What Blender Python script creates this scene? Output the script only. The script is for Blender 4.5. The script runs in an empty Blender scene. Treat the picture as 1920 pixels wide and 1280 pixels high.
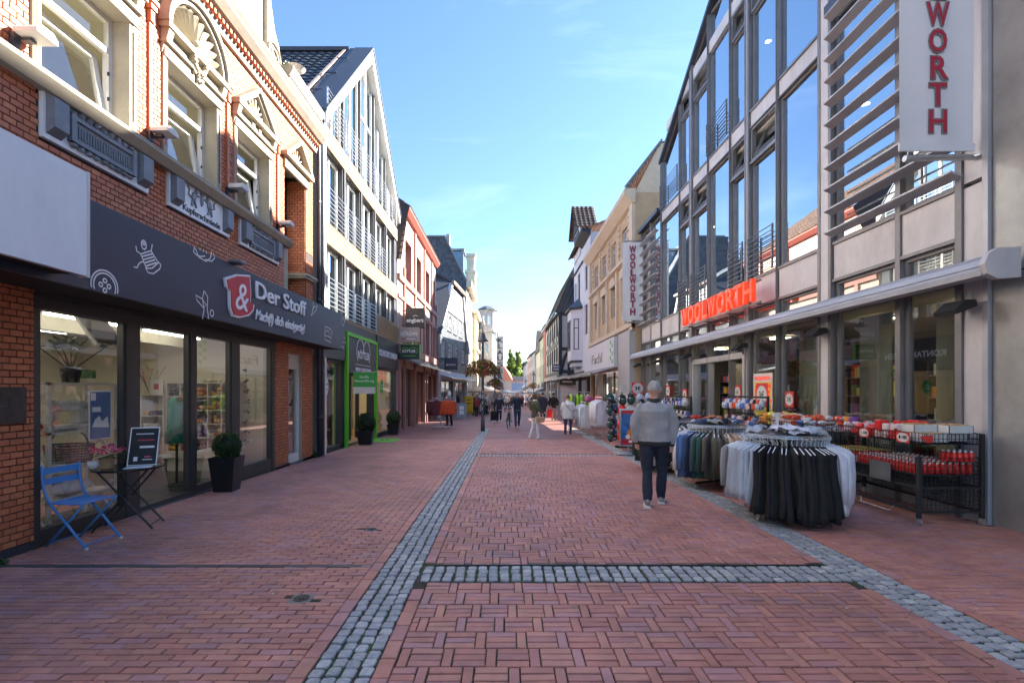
import bpy,bmesh,math,random
from mathutils import Vector,Matrix,noise
sc=bpy.context.scene
COL=sc.collection
R=random.Random(11)
PI=math.pi
# ---------------------------------------------------------------- camera
EYE=1.64
cam_d=bpy.data.cameras.new('camera')
cam=bpy.data.objects.new('camera',cam_d)
COL.objects.link(cam)
cam.location=(0,0,EYE)
cam.rotation_euler=(PI/2,0,0)
cam_d.sensor_width=36
cam_d.lens=36*890/1920
cam_d.shift_x=12/1920
cam_d.shift_y=89/1920
cam_d.clip_end=6000
cam_d.clip_start=0.05
sc.camera=cam
# ---------------------------------------------------------------- sky, sun, exposure
SUN=Vector((1.0,0.465,0.63)).normalized()
elev=math.asin(SUN.z)
world=bpy.data.worlds.new('World')
sc.world=world
world.use_nodes=True
wn=world.node_tree.nodes
wl=world.node_tree.links
for n_ in list(wn):
 wn.remove(n_)
w_out=wn.new('ShaderNodeOutputWorld')
w_bg=wn.new('ShaderNodeBackground')
w_sky=wn.new('ShaderNodeTexSky')
w_sky.sky_type='NISHITA'
w_sky.sun_disc=False
w_sky.sun_elevation=elev
w_sky.sun_rotation=math.atan2(SUN.x,SUN.y)
w_sky.altitude=150
w_sky.air_density=1.1
w_sky.dust_density=0.2
w_sky.ozone_density=2.0
w_bg.inputs['Strength'].default_value=0.05
# thin high wisps, the same over the whole sky
w_tc=wn.new('ShaderNodeTexCoord'); w_mp=wn.new('ShaderNodeMapping'); w_mp.inputs['Scale'].default_value=(1.0,2.6,5.0)
w_nz=wn.new('ShaderNodeTexNoise'); w_nz.inputs['Scale'].default_value=1.6; w_nz.inputs['Detail'].default_value=9; w_nz.inputs['Roughness'].default_value=.62; w_nz.inputs['Distortion'].default_value=.6
w_mr=wn.new('ShaderNodeMapRange'); w_mr.inputs[1].default_value=.52; w_mr.inputs[2].default_value=.85; w_mr.inputs[4].default_value=.3
w_mx=wn.new('ShaderNodeMix'); w_mx.data_type='RGBA'; w_mx.inputs[7].default_value=(4.0,4.9,6.2,1)
wl.new(w_tc.outputs['Generated'],w_mp.inputs[0]); wl.new(w_mp.outputs[0],w_nz.inputs['Vector']); wl.new(w_nz.outputs[0],w_mr.inputs[0])
w_ti=wn.new('ShaderNodeVectorMath'); w_ti.operation='MULTIPLY'; w_ti.inputs[1].default_value=(.74,.86,1.02)   # clean September blue
wl.new(w_sky.outputs[0],w_ti.inputs[0])
wl.new(w_mr.outputs[0],w_mx.inputs[0]); wl.new(w_ti.outputs[0],w_mx.inputs[6])
wl.new(w_mx.outputs[2],w_bg.inputs[0])
wl.new(w_bg.outputs[0],w_out.inputs[0])
sun_d=bpy.data.lights.new('sun','SUN')
sun_d.energy=4.7
sun_d.angle=math.radians(0.53)
sun_d.color=(1.0,0.93,0.82)
sun=bpy.data.objects.new('sun',sun_d)
COL.objects.link(sun)
sun.rotation_euler=SUN.to_track_quat('Z','Y').to_euler()
sun.location=(40,20,60)
sc.view_settings.view_transform='Standard'
sc.view_settings.look='None'
sc.view_settings.exposure=2.95
sc.view_settings.gamma=1.0
sc.cycles.use_denoising=True
try:
 sc.cycles.denoiser='OPENIMAGEDENOISE'
except Exception:
 pass
sc.cycles.max_bounces=8
sc.cycles.diffuse_bounces=4
sc.cycles.glossy_bounces=4
sc.cycles.transparent_max_bounces=16
sc.cycles.sample_clamp_indirect=6
sc.cycles.caustics_refractive=False
# ---------------------------------------------------------------- helpers
def gz(y):
 """the street falls gently away from the camera"""
 return -0.015*(min(max(y,6.0),160.0) - 6.0)
def ground_at(px,py):
 if py > 972:
  d=890*EYE/(py - 729)
 else:
  d=(890*EYE - 80.1)/(py - 742.35)
 return ((px - 948)*d/890,d,gz(d))
class Frame:
 """u along the street, v out of the facade, z up"""
 def __init__(s,O,D,N):
  s.O,s.D,s.N=Vector(O),Vector(D).normalized(),Vector(N).normalized()
  s.flip=s.D.cross(s.N).z < 0
 def __call__(s,p):
  return s.O+s.D*p[0]+s.N*p[1]+Vector((0,0,p[2]))
FL=Frame((-4.85,0,0),(0,1,0),(1,0,0))
FR=Frame((5.88,0,0),(0,1,0),(-1,0,0))
class MB:
 def __init__(s,tf=None):
  s.v,s.f,s.m,s.tf=[],[],[],tf
 def add(s,vs,fs,mi=0):
  b=len(s.v)
  s.v.extend(vs)
  for f in fs:
   s.f.append([b+i for i in f])
   s.m.append(mi)
  return s
 def quad(s,a,b,c,d,mi=0):
  return s.add([a,b,c,d],[(0,1,2,3)],mi)
 def box(s,x0,x1,y0,y1,z0,z1,mi=0):
  if x0 > x1: x0,x1=x1,x0
  if y0 > y1: y0,y1=y1,y0
  if z0 > z1: z0,z1=z1,z0
  return s.add([(x0,y0,z0),(x1,y0,z0),(x1,y1,z0),(x0,y1,z0),(x0,y0,z1),(x1,y0,z1),(x1,y1,z1),(x0,y1,z1)],
     [(0,3,2,1),(4,5,6,7),(0,1,5,4),(1,2,6,5),(2,3,7,6),(3,0,4,7)],mi)
 def cbox(s,x0,x1,y0,y1,z0,z1,c=0.01,mi=0):
  """box with chamfered edges (three crossing slabs as one hull)"""
  if x0 > x1: x0,x1=x1,x0
  if y0 > y1: y0,y1=y1,y0
  if z0 > z1: z0,z1=z1,z0
  c=min(c,(x1 - x0)*.45,(y1 - y0)*.45,(z1 - z0)*.45)
  V=[]
  for z,k in ((z0,c),(z0+c,0),(z1 - c,0),(z1,c)):
   a0,a1,b0,b1=x0+k,x1 - k,y0+k,y1 - k
   q=c if k == 0 else c*.0
   V += [(a0+q,b0,z),(a1 - q,b0,z),(a1,b0+q,z),(a1,b1 - q,z),(a1 - q,b1,z),(a0+q,b1,z),(a0,b1 - q,z),(a0,b0+q,z)]
  F=[tuple(range(7,-1,-1)),tuple(range(24,32))]
  for l in range(3):
   for i in range(8):
    j=(i+1) % 8
    F.append((l*8+i,l*8+j,l*8+8+j,l*8+8+i))
  return s.add(V,F,mi)
 def prism(s,pts,a0,a1,plane='uz',mi=0):
  """extrude a polygon: plane 'uz' (through v), 'vz' (through u), 'uv' (through z)"""
  def P(p,a):
   if plane == 'uz': return (p[0],a,p[1])
   if plane == 'vz': return (a,p[0],p[1])
   return (p[0],p[1],a)
  n=len(pts)
  vs=[P(p,a0) for p in pts]+[P(p,a1) for p in pts]
  fs=[tuple(range(n)),tuple(range(2*n - 1,n - 1,-1))]
  for i in range(n):
   j=(i+1) % n
   fs.append((j,i,n+i,n+j))
  return s.add(vs,fs,mi)
 def tube(s,path,r,n=8,mi=0,cap=True,closed=False):
  path=[Vector(p) for p in path]
  m=len(path)
  rs=r if isinstance(r,(list,tuple)) else [r]*m
  vs,fs=[],[]
  up=None
  for i,p in enumerate(path):
   if closed:
    t=path[(i+1) % m] - path[i - 1]
   else:
    t=path[min(i+1,m - 1)] - path[max(i - 1,0)]
   if t.length < 1e-9: t=Vector((0,0,1))
   t.normalize()
   if up is None:
    up=t.orthogonal().normalized()
   else:
    up=(up - t*up.dot(t))
    up=up.normalized() if up.length > 1e-6 else t.orthogonal().normalized()
   w=t.cross(up)
   for k in range(n):
    a=2*PI*k/n
    vs.append(tuple(p+(up*math.cos(a)+w*math.sin(a))*rs[i]))
  rng=range(m) if closed else range(m - 1)
  for i in rng:
   i2=(i+1) % m
   for k in range(n):
    k2=(k+1) % n
    fs.append((i*n+k,i*n+k2,i2*n+k2,i2*n+k))
  if cap and not closed:
   fs.append(tuple(range(n - 1,-1,-1)))
   fs.append(tuple(range((m - 1)*n,m*n)))
  return s.add(vs,fs,mi)
 def bar(s,p0,p1,w,h=None,mi=0):
  """square bar between two points"""
  h=h or w
  p0,p1=Vector(p0),Vector(p1)
  t=(p1 - p0).normalized()
  ref=Vector((0,0,1)) if abs(t.z) < .9 else Vector((0,1,0))
  a=t.cross(ref).normalized()*w/2
  b=a.cross(t).normalized()*h/2
  vs=[]
  for p in (p0,p1):
   vs += [tuple(p - a - b),tuple(p+a - b),tuple(p+a+b),tuple(p - a+b)]
  return s.add(vs,[(0,1,2,3),(7,6,5,4),(0,4,5,1),(1,5,6,2),(2,6,7,3),(3,7,4,0)],mi)
 def lathe(s,prof,c=(0,0,0),n=16,mi=0,sx=1,sy=1):
  vs,fs=[],[]
  for r,z in prof:
   for k in range(n):
    a=2*PI*k/n
    vs.append((c[0]+r*math.cos(a)*sx,c[1]+r*math.sin(a)*sy,c[2]+z))
  for i in range(len(prof) - 1):
   for k in range(n):
    k2=(k+1) % n
    fs.append((i*n+k,i*n+k2,(i+1)*n+k2,(i+1)*n+k))
  if prof[0][0] > 1e-4: fs.append(tuple(range(n - 1,-1,-1)))
  if prof[-1][0] > 1e-4: fs.append(tuple(range((len(prof) - 1)*n,len(prof)*n)))
  return s.add(vs,fs,mi)
 def grid(s,fn,nu,nv,mi=0,closeu=False):
  vs,fs=[],[]
  for j in range(nv+1):
   for i in range(nu+(0 if closeu else 1)):
    vs.append(tuple(fn(i/nu,j/nv)))
  w=nu if closeu else nu+1
  for j in range(nv):
   for i in range(nu):
    i2=(i+1) % w
    fs.append((j*w+i,j*w+i2,(j+1)*w+i2,(j+1)*w+i))
  return s.add(vs,fs,mi)
 def blob(s,c,r,n=10,m=7,mi=0,jit=0.0,seed=0):
  rx,ry,rz=r if isinstance(r,(tuple,list)) else (r,r,r)
  def fn(a,b):
   th,ph=2*PI*a,PI*b
   d=Vector((math.sin(ph)*math.cos(th),math.sin(ph)*math.sin(th),-math.cos(ph)))
   k=1+(jit*noise.noise(d*2.3+Vector((seed*3.7,seed,c[0]))) if jit else 0)
   return (c[0]+d.x*rx*k,c[1]+d.y*ry*k,c[2]+d.z*rz*k)
  return s.grid(fn,n,m,mi,closeu=True)
 def mesh(s,name,mats,smooth=False):
  vs=[tuple(s.tf(p)) for p in s.v] if s.tf else s.v
  fs=[f[::-1] for f in s.f] if (s.tf and s.tf.flip) else s.f
  me=bpy.data.meshes.new(name)
  me.from_pydata(vs,[],fs)
  for m in (mats if isinstance(mats,(list,tuple)) else [mats]):
   me.materials.append(MAT[m] if isinstance(m,str) else m)
  me.polygons.foreach_set('material_index',s.m)
  if smooth:
   me.polygons.foreach_set('use_smooth',[True]*len(me.polygons))
  me.update()
  return me
 def build(s,name,mats,parent=None,smooth=False,local=False,**props):
  return link(name,s.mesh(name,mats,smooth),parent,local,**props)
WINV={}
def link(name,me,parent=None,local=False,label=None,cat=None,group=None,kind=None):
 o=bpy.data.objects.new(name,me)
 COL.objects.link(o)
 if parent:
  o.parent=parent
  if not local and parent.name in WINV:
   o.matrix_parent_inverse=WINV[parent.name]
 if label: o['label']=label
 if cat: o['category']=cat
 if group: o['group']=group
 if kind: o['kind']=kind
 return o
def thing(name,label,cat,loc=(0,0,0),rotz=0.0,group=None,kind=None):
 o=bpy.data.objects.new(name,None)
 COL.objects.link(o)
 o.empty_display_size=0.2
 o.location=loc
 o.rotation_euler=(0,0,rotz)
 WINV[o.name]=(Matrix.Translation(Vector(loc)) @ Matrix.Rotation(rotz,4,'Z')).inverted()
 if label: o['label']=label
 if cat: o['category']=cat
 if group: o['group']=group
 if kind: o['kind']=kind
 return o
KIDS={}
def copy_tree(root,loc,rotz=None,label=None,group=None,scale=None):
 def rec(o,par):
  c=o.copy()
  COL.objects.link(c)
  c.parent=par
  for ch in o.children:
   rec(ch,c)
  return c
 r=rec(root,None)
 r.location=loc
 if rotz is not None: r.rotation_euler=(0,0,rotz)
 if scale: r.scale=(scale,)*3 if not isinstance(scale,tuple) else scale
 if label: r['label']=label
 if group: r['group']=group
 return r
def text_mesh(body,size,name='letters',depth=0.01,align='CENTER',shear=0.0,bold=0.0,spacing=1.0):
 cu=bpy.data.curves.new(name,'FONT')
 cu.body=body
 cu.size=size
 cu.extrude=depth/2
 cu.align_x=align
 cu.align_y='CENTER'
 cu.shear=shear
 cu.offset=bold
 cu.space_character=spacing
 cu.resolution_u=3
 o=bpy.data.objects.new(name,cu)
 me=bpy.data.meshes.new_from_object(o)
 bpy.data.objects.remove(o)
 bpy.data.curves.remove(cu)
 return me
def put_text(body,size,origin,right,up,mat,parent=None,name='lettering',depth=0.01,align='CENTER',shear=0.0,bold=0.0,width=None,spacing=1.0,local=False):
 me=text_mesh(body,size,name,depth,align,shear,bold,spacing)
 r,u=Vector(right).normalized(),Vector(up).normalized()
 n=r.cross(u)
 sx=1.0
 if width:
  xs=[v.co.x for v in me.vertices]
  sx=width/max(1e-6,max(xs) - min(xs))
 O=Vector(origin)
 for v in me.vertices:
  c=v.co
  v.co=O+r*c.x*sx+u*c.y+n*c.z
 me.materials.clear()
 me.materials.append(MAT[mat])
 me.name=name
 return link(name,me,parent,local)
def stroke(mb,pts,w,n,t=0.004,closed=False,mi=0):
 """flat ribbon drawn on a plane; pts are 3D, n the plane normal"""
 n=Vector(n).normalized()
 P=[Vector(p) for p in pts]
 m=len(P)
 L,Q=[],[]
 for i in range(m):
  if closed: d=P[(i+1) % m] - P[i - 1]
  else: d=P[min(i+1,m - 1)] - P[max(i - 1,0)]
  d.normalize()
  s_=n.cross(d)*(w/2)
  L.append(P[i] - s_+n*t); Q.append(P[i]+s_+n*t)
 vs=[tuple(x) for x in L]+[tuple(x) for x in Q]
 fs=[]
 for i in range(m if closed else m - 1):
  j=(i+1) % m
  fs.append((i,j,m+j,m+i))
 mb.add(vs,fs,mi)
def wall_cells(mb,u0,u1,z0,z1,v,holes,depth=0.2,mi=0,mir=None,reveal=True):
 us=sorted({u0,u1} | {min(max(h[k],u0),u1) for h in holes for k in (0,1)})
 zs=sorted({z0,z1} | {min(max(h[k],z0),z1) for h in holes for k in (2,3)})
 for i in range(len(us) - 1):
  for j in range(len(zs) - 1):
   cu,cz=(us[i]+us[i+1])/2,(zs[j]+zs[j+1])/2
   if any(h[0] < cu < h[1] and h[2] < cz < h[3] for h in holes): continue
   a,b,c,d=us[i],us[i+1],zs[j],zs[j+1]
   mb.quad((a,v,c),(a,v,d),(b,v,d),(b,v,c),mi)
 if reveal:
  r=mi if mir is None else mir
  for h in holes:
   a,b,c,d=h[:4]
   w=v - depth
   mb.quad((a,v,c),(a,w,c),(a,w,d),(a,v,d),r)
   mb.quad((b,v,c),(b,v,d),(b,w,d),(b,w,c),r)
   mb.quad((a,v,d),(a,w,d),(b,w,d),(b,v,d),r)
   mb.quad((a,v,c),(b,v,c),(b,w,c),(a,w,c),r)
def window(parent,tf,u0,u1,z0,z1,v,fw=0.06,mull=(),trans=(),mat='white_paint',pane='glass_win',fd=0.06,name='window'):
 """frame with mullions (fractions of the width) and transoms (fractions of the height); the pane is its sub-part"""
 mb=MB(tf)
 mb.box(u0,u0+fw,v - fd,v,z0,z1)
 mb.box(u1 - fw,u1,v - fd,v,z0,z1)
 mb.box(u0+fw,u1 - fw,v - fd,v,z0,z0+fw)
 mb.box(u0+fw,u1 - fw,v - fd,v,z1 - fw,z1)
 for m in mull:
  c=u0+(u1 - u0)*m
  mb.box(c - fw*.55,c+fw*.55,v - fd,v - .004,z0+fw,z1 - fw)
 for t in trans:
  c=z0+(z1 - z0)*t
  mb.box(u0+fw,u1 - fw,v - fd,v - .006,c - fw*.5,c+fw*.5)
 w=mb.build(name,mat,parent)
 pb=MB(tf)
 pb.quad((u0+fw*.5,v - fd*.6,z0+fw*.5),(u0+fw*.5,v - fd*.6,z1 - fw*.5),(u1 - fw*.5,v - fd*.6,z1 - fw*.5),(u1 - fw*.5,v - fd*.6,z0+fw*.5))
 pb.build('pane',pane,w)
 return w
# ---------------------------------------------------------------- materials
MAT={}
def nd(nt,t,**kw):
 n=nt.nodes.new(t)
 for k,v in kw.items():
  setattr(n,k,v)
 return n
def M(name,col,rough=0.6,metal=0.0,var=0.12,scale=5.0,bump=0.0,bscale=60.0,rnd=0.0,rcols=None,spec=0.5,emit=None,estr=1.0,sheen=0.0,coat=0.0,stain=0.0,stretch=None,hue=0.0,trans=0.0):
 m=bpy.data.materials.new(name)
 m.use_nodes=True
 nt=m.node_tree
 L=nt.links.new
 b=nt.nodes['Principled BSDF']
 b.inputs['Roughness'].default_value=rough
 b.inputs['Metallic'].default_value=metal
 b.inputs['Specular IOR Level'].default_value=spec
 if sheen: b.inputs['Sheen Weight'].default_value=sheen
 if coat: b.inputs['Coat Weight'].default_value=coat
 geo=nd(nt,'ShaderNodeNewGeometry')
 pos=geo.outputs['Position']
 if stretch:
  mp=nd(nt,'ShaderNodeVectorMath',operation='MULTIPLY')
  mp.inputs[1].default_value=stretch
  L(pos,mp.inputs[0]); pos=mp.outputs[0]
 cur=None
 def rgb(c):
  n=nd(nt,'ShaderNodeRGB'); n.outputs[0].default_value=(*c,1); return n.outputs[0]
 if rcols:
  oi=nd(nt,'ShaderNodeObjectInfo')
  ad=nd(nt,'ShaderNodeMath',operation='ADD'); L(oi.outputs['Random'],ad.inputs[0]); L(geo.outputs['Random Per Island'],ad.inputs[1])
  fr=nd(nt,'ShaderNodeMath',operation='FRACT'); L(ad.outputs[0],fr.inputs[0])
  cr=nd(nt,'ShaderNodeValToRGB'); cr.color_ramp.interpolation='CONSTANT'
  e=cr.color_ramp.elements
  k=len(rcols)
  e[0].position=0; e[0].color=(*rcols[0],1)
  e[1].position=1.0/k; e[1].color=(*rcols[1],1)
  for i in range(2,k):
   q=e.new(i/k); q.color=(*rcols[i],1)
  L(fr.outputs[0],cr.inputs[0]); cur=cr.outputs[0]
 else:
  cur=rgb(col)
 if rnd:
  oi=nd(nt,'ShaderNodeObjectInfo')
  ad=nd(nt,'ShaderNodeMath',operation='ADD'); L(oi.outputs['Random'],ad.inputs[0]); L(geo.outputs['Random Per Island'],ad.inputs[1])
  fr=nd(nt,'ShaderNodeMath',operation='FRACT'); L(ad.outputs[0],fr.inputs[0])
  mr=nd(nt,'ShaderNodeMapRange'); mr.inputs[3].default_value=1 - rnd; mr.inputs[4].default_value=1+rnd
  L(fr.outputs[0],mr.inputs[0])
  hs=nd(nt,'ShaderNodeHueSaturation'); L(cur,hs.inputs['Color']); L(mr.outputs[0],hs.inputs['Value'])
  if hue:
   f2=nd(nt,'ShaderNodeMath',operation='MULTIPLY'); f2.inputs[1].default_value=7.31; L(fr.outputs[0],f2.inputs[0])
   f3=nd(nt,'ShaderNodeMath',operation='FRACT'); L(f2.outputs[0],f3.inputs[0])
   m3=nd(nt,'ShaderNodeMapRange'); m3.inputs[3].default_value=.5 - hue; m3.inputs[4].default_value=.5+hue
   L(f3.outputs[0],m3.inputs[0]); L(m3.outputs[0],hs.inputs['Hue'])
  cur=hs.outputs[0]
 if var:
  nz=nd(nt,'ShaderNodeTexNoise'); nz.inputs['Scale'].default_value=scale; nz.inputs['Detail'].default_value=5; nz.inputs['Roughness'].default_value=.65
  L(pos,nz.inputs['Vector'])
  mr=nd(nt,'ShaderNodeMapRange'); mr.inputs[1].default_value=.25; mr.inputs[2].default_value=.75; mr.inputs[3].default_value=1 - var; mr.inputs[4].default_value=1+var
  L(nz.outputs[0],mr.inputs[0])
  vm=nd(nt,'ShaderNodeVectorMath',operation='SCALE'); L(cur,vm.inputs[0]); L(mr.outputs[0],vm.inputs['Scale'])
  cur=vm.outputs[0]
  rr=nd(nt,'ShaderNodeMapRange'); rr.inputs[3].default_value=max(0.02,rough - .1*min(1,rough*2)); rr.inputs[4].default_value=min(1,rough+.1)
  L(nz.outputs[0],rr.inputs[0]); L(rr.outputs[0],b.inputs['Roughness'])
 if stain:
  n2=nd(nt,'ShaderNodeTexNoise'); n2.inputs['Scale'].default_value=1.3; n2.inputs['Detail'].default_value=8; n2.inputs['Roughness'].default_value=.7
  sm=nd(nt,'ShaderNodeVectorMath',operation='MULTIPLY'); sm.inputs[1].default_value=(1,1,.35); L(geo.outputs['Position'],sm.inputs[0]); L(sm.outputs[0],n2.inputs['Vector'])
  cr=nd(nt,'ShaderNodeMapRange'); cr.inputs[1].default_value=.48; cr.inputs[2].default_value=.72; cr.inputs[3].default_value=0; cr.inputs[4].default_value=stain
  L(n2.outputs[0],cr.inputs[0])
  mx=nd(nt,'ShaderNodeMix',data_type='RGBA'); L(cr.outputs[0],mx.inputs[0]); L(cur,mx.inputs[6]); mx.inputs[7].default_value=(.07,.06,.05,1)
  cur=mx.outputs[2]
 L(cur,b.inputs['Base Color'])
 if bump:
  nb=nd(nt,'ShaderNodeTexNoise'); nb.inputs['Scale'].default_value=bscale; nb.inputs['Detail'].default_value=3
  L(pos,nb.inputs['Vector'])
  bp=nd(nt,'ShaderNodeBump'); bp.inputs['Strength'].default_value=bump; bp.inputs['Distance'].default_value=.01
  L(nb.outputs[0],bp.inputs['Height']); L(bp.outputs[0],b.inputs['Normal'])
 if emit:
  b.inputs['Emission Color'].default_value=(*emit,1)
  b.inputs['Emission Strength'].default_value=estr
 MAT[name]=m
 return m
def glass(name,tint=(1,1,1),refl=0.06,rough=0.0,gcol=(1,1,1),wav=0.0):
 """thin pane: mirror share rises with the angle, the rest passes straight through"""
 m=bpy.data.materials.new(name); m.use_nodes=True
 nt=m.node_tree; L=nt.links.new
 nt.nodes.remove(nt.nodes['Principled BSDF'])
 out=nt.nodes['Material Output']
 tr=nd(nt,'ShaderNodeBsdfTransparent'); tr.inputs[0].default_value=(*tint,1)
 gl=nd(nt,'ShaderNodeBsdfGlossy'); gl.inputs['Roughness'].default_value=rough; gl.inputs[0].default_value=(*gcol,1)
 lw=nd(nt,'ShaderNodeLayerWeight'); lw.inputs[0].default_value=.5
 pw=nd(nt,'ShaderNodeMath',operation='POWER'); pw.inputs[1].default_value=2.6; L(lw.outputs['Facing'],pw.inputs[0])
 mr=nd(nt,'ShaderNodeMapRange'); mr.inputs[3].default_value=refl; mr.inputs[4].default_value=1.0; L(pw.outputs[0],mr.inputs[0])
 if wav:
  geo=nd(nt,'ShaderNodeNewGeometry')
  nz=nd(nt,'ShaderNodeTexNoise'); nz.inputs['Scale'].default_value=.9; nz.inputs['Detail'].default_value=1; L(geo.outputs['Position'],nz.inputs['Vector'])
  bp=nd(nt,'ShaderNodeBump'); bp.inputs['Strength'].default_value=wav; bp.inputs['Distance'].default_value=.03; L(nz.outputs[0],bp.inputs['Height']); L(bp.outputs[0],gl.inputs['Normal'])
 mx=nd(nt,'ShaderNodeMixShader'); L(mr.outputs[0],mx.inputs[0]); L(tr.outputs[0],mx.inputs[1]); L(gl.outputs[0],mx.inputs[2])
 L(mx.outputs[0],out.inputs[0])
 MAT[name]=m
def leafmat(name,cols,rough=.5):
 M(name,cols[0],rough=rough,var=.25,scale=3,rcols=cols if len(cols) > 1 else None)
 m=MAT[name]; nt=m.node_tree
 b=nt.nodes['Principled BSDF']
 b.inputs['Transmission Weight'].default_value=0
 # a leaf lets some light through
 tl=nd(nt,'ShaderNodeBsdfTranslucent')
 src=b.inputs['Base Color'].links[0].from_socket
 nt.links.new(src,tl.inputs[0])
 mx=nd(nt,'ShaderNodeMixShader'); mx.inputs[0].default_value=.3
 nt.links.new(b.outputs[0],mx.inputs[1]); nt.links.new(tl.outputs[0],mx.inputs[2])
 nt.links.new(mx.outputs[0],nt.nodes['Material Output'].inputs[0])
glass('glass_shop',(.86,.88,.87),.12)
glass('glass_win',(.80,.87,.88),.26,wav=.03)
glass('glass_clear',(.95,.97,.96),.08,wav=.02)
glass('glass_coat',(.42,.52,.55),.68,gcol=(.92,.97,1.0),wav=.03)
glass('glass_ground',(.72,.76,.74),.20,wav=.03)
PAVE=[(.50,.215,.165),(.52,.225,.17),(.48,.205,.16),(.45,.205,.175),(.50,.235,.18),(.43,.20,.185),(.48,.225,.165),(.40,.205,.20)]
M('paver',PAVE[0],rough=.6,var=.2,scale=5,rcols=PAVE,rnd=.10,bump=.35,bscale=150,stain=.35,spec=.45)
M('paver_far',(.34,.14,.11),rough=.62,var=.2,scale=2,bump=.2,bscale=30,stain=.3)
M('joint',(.04,.036,.026),rough=.95,var=.5,scale=14,bump=.8,bscale=90)
M('moss',(.06,.13,.02),rough=.9,var=.5,scale=30,rnd=.4)
M('cobble',(.34,.35,.36),rough=.6,var=.3,scale=25,rcols=[(.36,.37,.38),(.30,.32,.33),(.42,.43,.43),(.33,.34,.36),(.26,.28,.30)],rnd=.12,bump=.6,bscale=70)
M('iron',(.07,.065,.06),rough=.5,metal=.6,var=.3,scale=12,bump=.4,bscale=60)
BR=[(.47,.152,.066),(.51,.166,.072),(.43,.132,.06),(.49,.17,.074),(.40,.118,.052)]
M('brick',BR[0],rough=.5,var=.2,scale=20,rcols=BR,rnd=.12,bump=.3,bscale=130)
M('mortar_dark',(.045,.03,.027),rough=.9,var=.3,scale=30)
M('white_paint',(.64,.63,.60),rough=.5,var=.07,scale=3,stain=.08)
M('white_stone',(.36,.32,.245),rough=.7,var=.1,scale=6,bump=.2,bscale=50,stain=.12)
M('grey_relief',(.20,.215,.24),rough=.55,var=.2,scale=8,bump=.3,bscale=40)
M('cornice_grey',(.29,.26,.21),rough=.65,var=.15,scale=4,stain=.25)
M('terracotta',(.45,.14,.065),rough=.55,var=.15,scale=8)
M('navy_panel',(.020,.033,.066),rough=.38,var=.2,scale=2,bump=.04,bscale=200)
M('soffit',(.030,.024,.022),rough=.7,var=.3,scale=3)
M('white_sheet',(.80,.82,.84),rough=.45,var=.05,scale=2,spec=.4,stain=.10)
M('letter_white',(.8,.8,.8),rough=.5,var=.03)
M('letter_black',(.015,.015,.017),rough=.5,var=.05)
M('logo_red',(.50,.015,.03),rough=.4,var=.06)
M('dark_frame',(.065,.062,.060),rough=.42,metal=.3,var=.15,scale=4)
M('zinc',(.20,.215,.23),rough=.42,metal=.7,var=.2,scale=3,stain=.15)
M('zinc_dark',(.085,.095,.115),rough=.4,metal=.6,var=.2,scale=3)
M('steel',(.55,.56,.57),rough=.28,metal=.95,var=.1,scale=6)
M('alu_grey',(.43,.43,.45),rough=.42,metal=.3,var=.12,scale=1.5,stain=.18)
M('alu_panel',(.56,.525,.525),rough=.5,metal=.1,var=.12,scale=1.2,stain=.32)
M('alu_dark',(.20,.195,.20),rough=.4,metal=.4,var=.15,scale=3)
M('pier_steel',(.33,.325,.315),rough=.5,metal=.45,var=.22,scale=2.2,bump=.08,bscale=300,stain=.3)
M('awning_cloth',(.42,.43,.46),rough=.55,var=.08,scale=3)
M('cream_wall',(.62,.58,.45),rough=.8,var=.05,scale=2)
M('room_dark',(.06,.055,.05),rough=.85,var=.3,scale=1)  # interior darkness behind the panes is put into this colour
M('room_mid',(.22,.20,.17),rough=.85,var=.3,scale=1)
M('ceiling',(.6,.6,.58),rough=.8,var=.04)
M('floor_dark',(.07,.06,.055),rough=.28,var=.2,scale=2)
M('tube_light',(.9,.9,.85),emit=(1,.95,.82),estr=5.0,var=0)
M('lamp_glow',(.9,.9,.85),emit=(1,.82,.5),estr=4.5,var=0)
M('beige_clad',(.28,.175,.075),rough=.5,var=.08,scale=2,rnd=.05)
M('roof_tile',(.035,.032,.032),rough=.28,var=.35,scale=9,rnd=.35,spec=.6)
M('roof_brown',(.095,.055,.038),rough=.7,var=.4,scale=5,rnd=.35,stain=.35)
M('slate',(.065,.072,.085),rough=.5,var=.3,scale=6,rnd=.3)
M('black_gloss',(.012,.012,.014),rough=.2,var=.1)
M('black_matt',(.018,.018,.02),rough=.6,var=.2,scale=8)
M('rottler_dark',(.030,.032,.038),rough=.4,var=.12,scale=2)
M('neon_green',(.12,.52,.02),rough=.4,var=.05,emit=(.12,.9,.02),estr=.0)
M('green_banner',(.06,.36,.07),rough=.6,var=.06)
M('green_mat',(.16,.50,.05),rough=.9,var=.2,scale=20,bump=.5,bscale=200)
M('wood_warm',(.50,.30,.13),rough=.5,var=.2,scale=4,stretch=(1,1,6))
M('pink_brick',(.36,.17,.14),rough=.65,var=.15,scale=8,bump=.2,bscale=60)
M('pink_render',(.48,.34,.28),rough=.75,var=.08,scale=3)
M('sign_brown',(.06,.05,.05),rough=.5,var=.1)
M('sign_beige',(.42,.34,.30),rough=.5,var=.06)
M('tan_facade',(.50,.37,.23),rough=.75,var=.10,scale=2.5,bump=.15,bscale=30,stain=.18)
M('tan_trim',(.60,.50,.37),rough=.7,var=.1,scale=4,stain=.12)
M('lilac_white',(.64,.63,.67),rough=.7,var=.05,scale=2,stain=.06)
M('pure_white',(.42,.42,.43),rough=.65,var=.05,scale=2,stain=.05)
M('timber_black',(.025,.027,.033),rough=.6,var=.2,scale=6)
M('cream_render',(.60,.54,.42),rough=.75,var=.08,scale=2,stain=.1)
M('grey_render',(.36,.36,.36),rough=.75,var=.1,scale=2,stain=.1)
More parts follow.
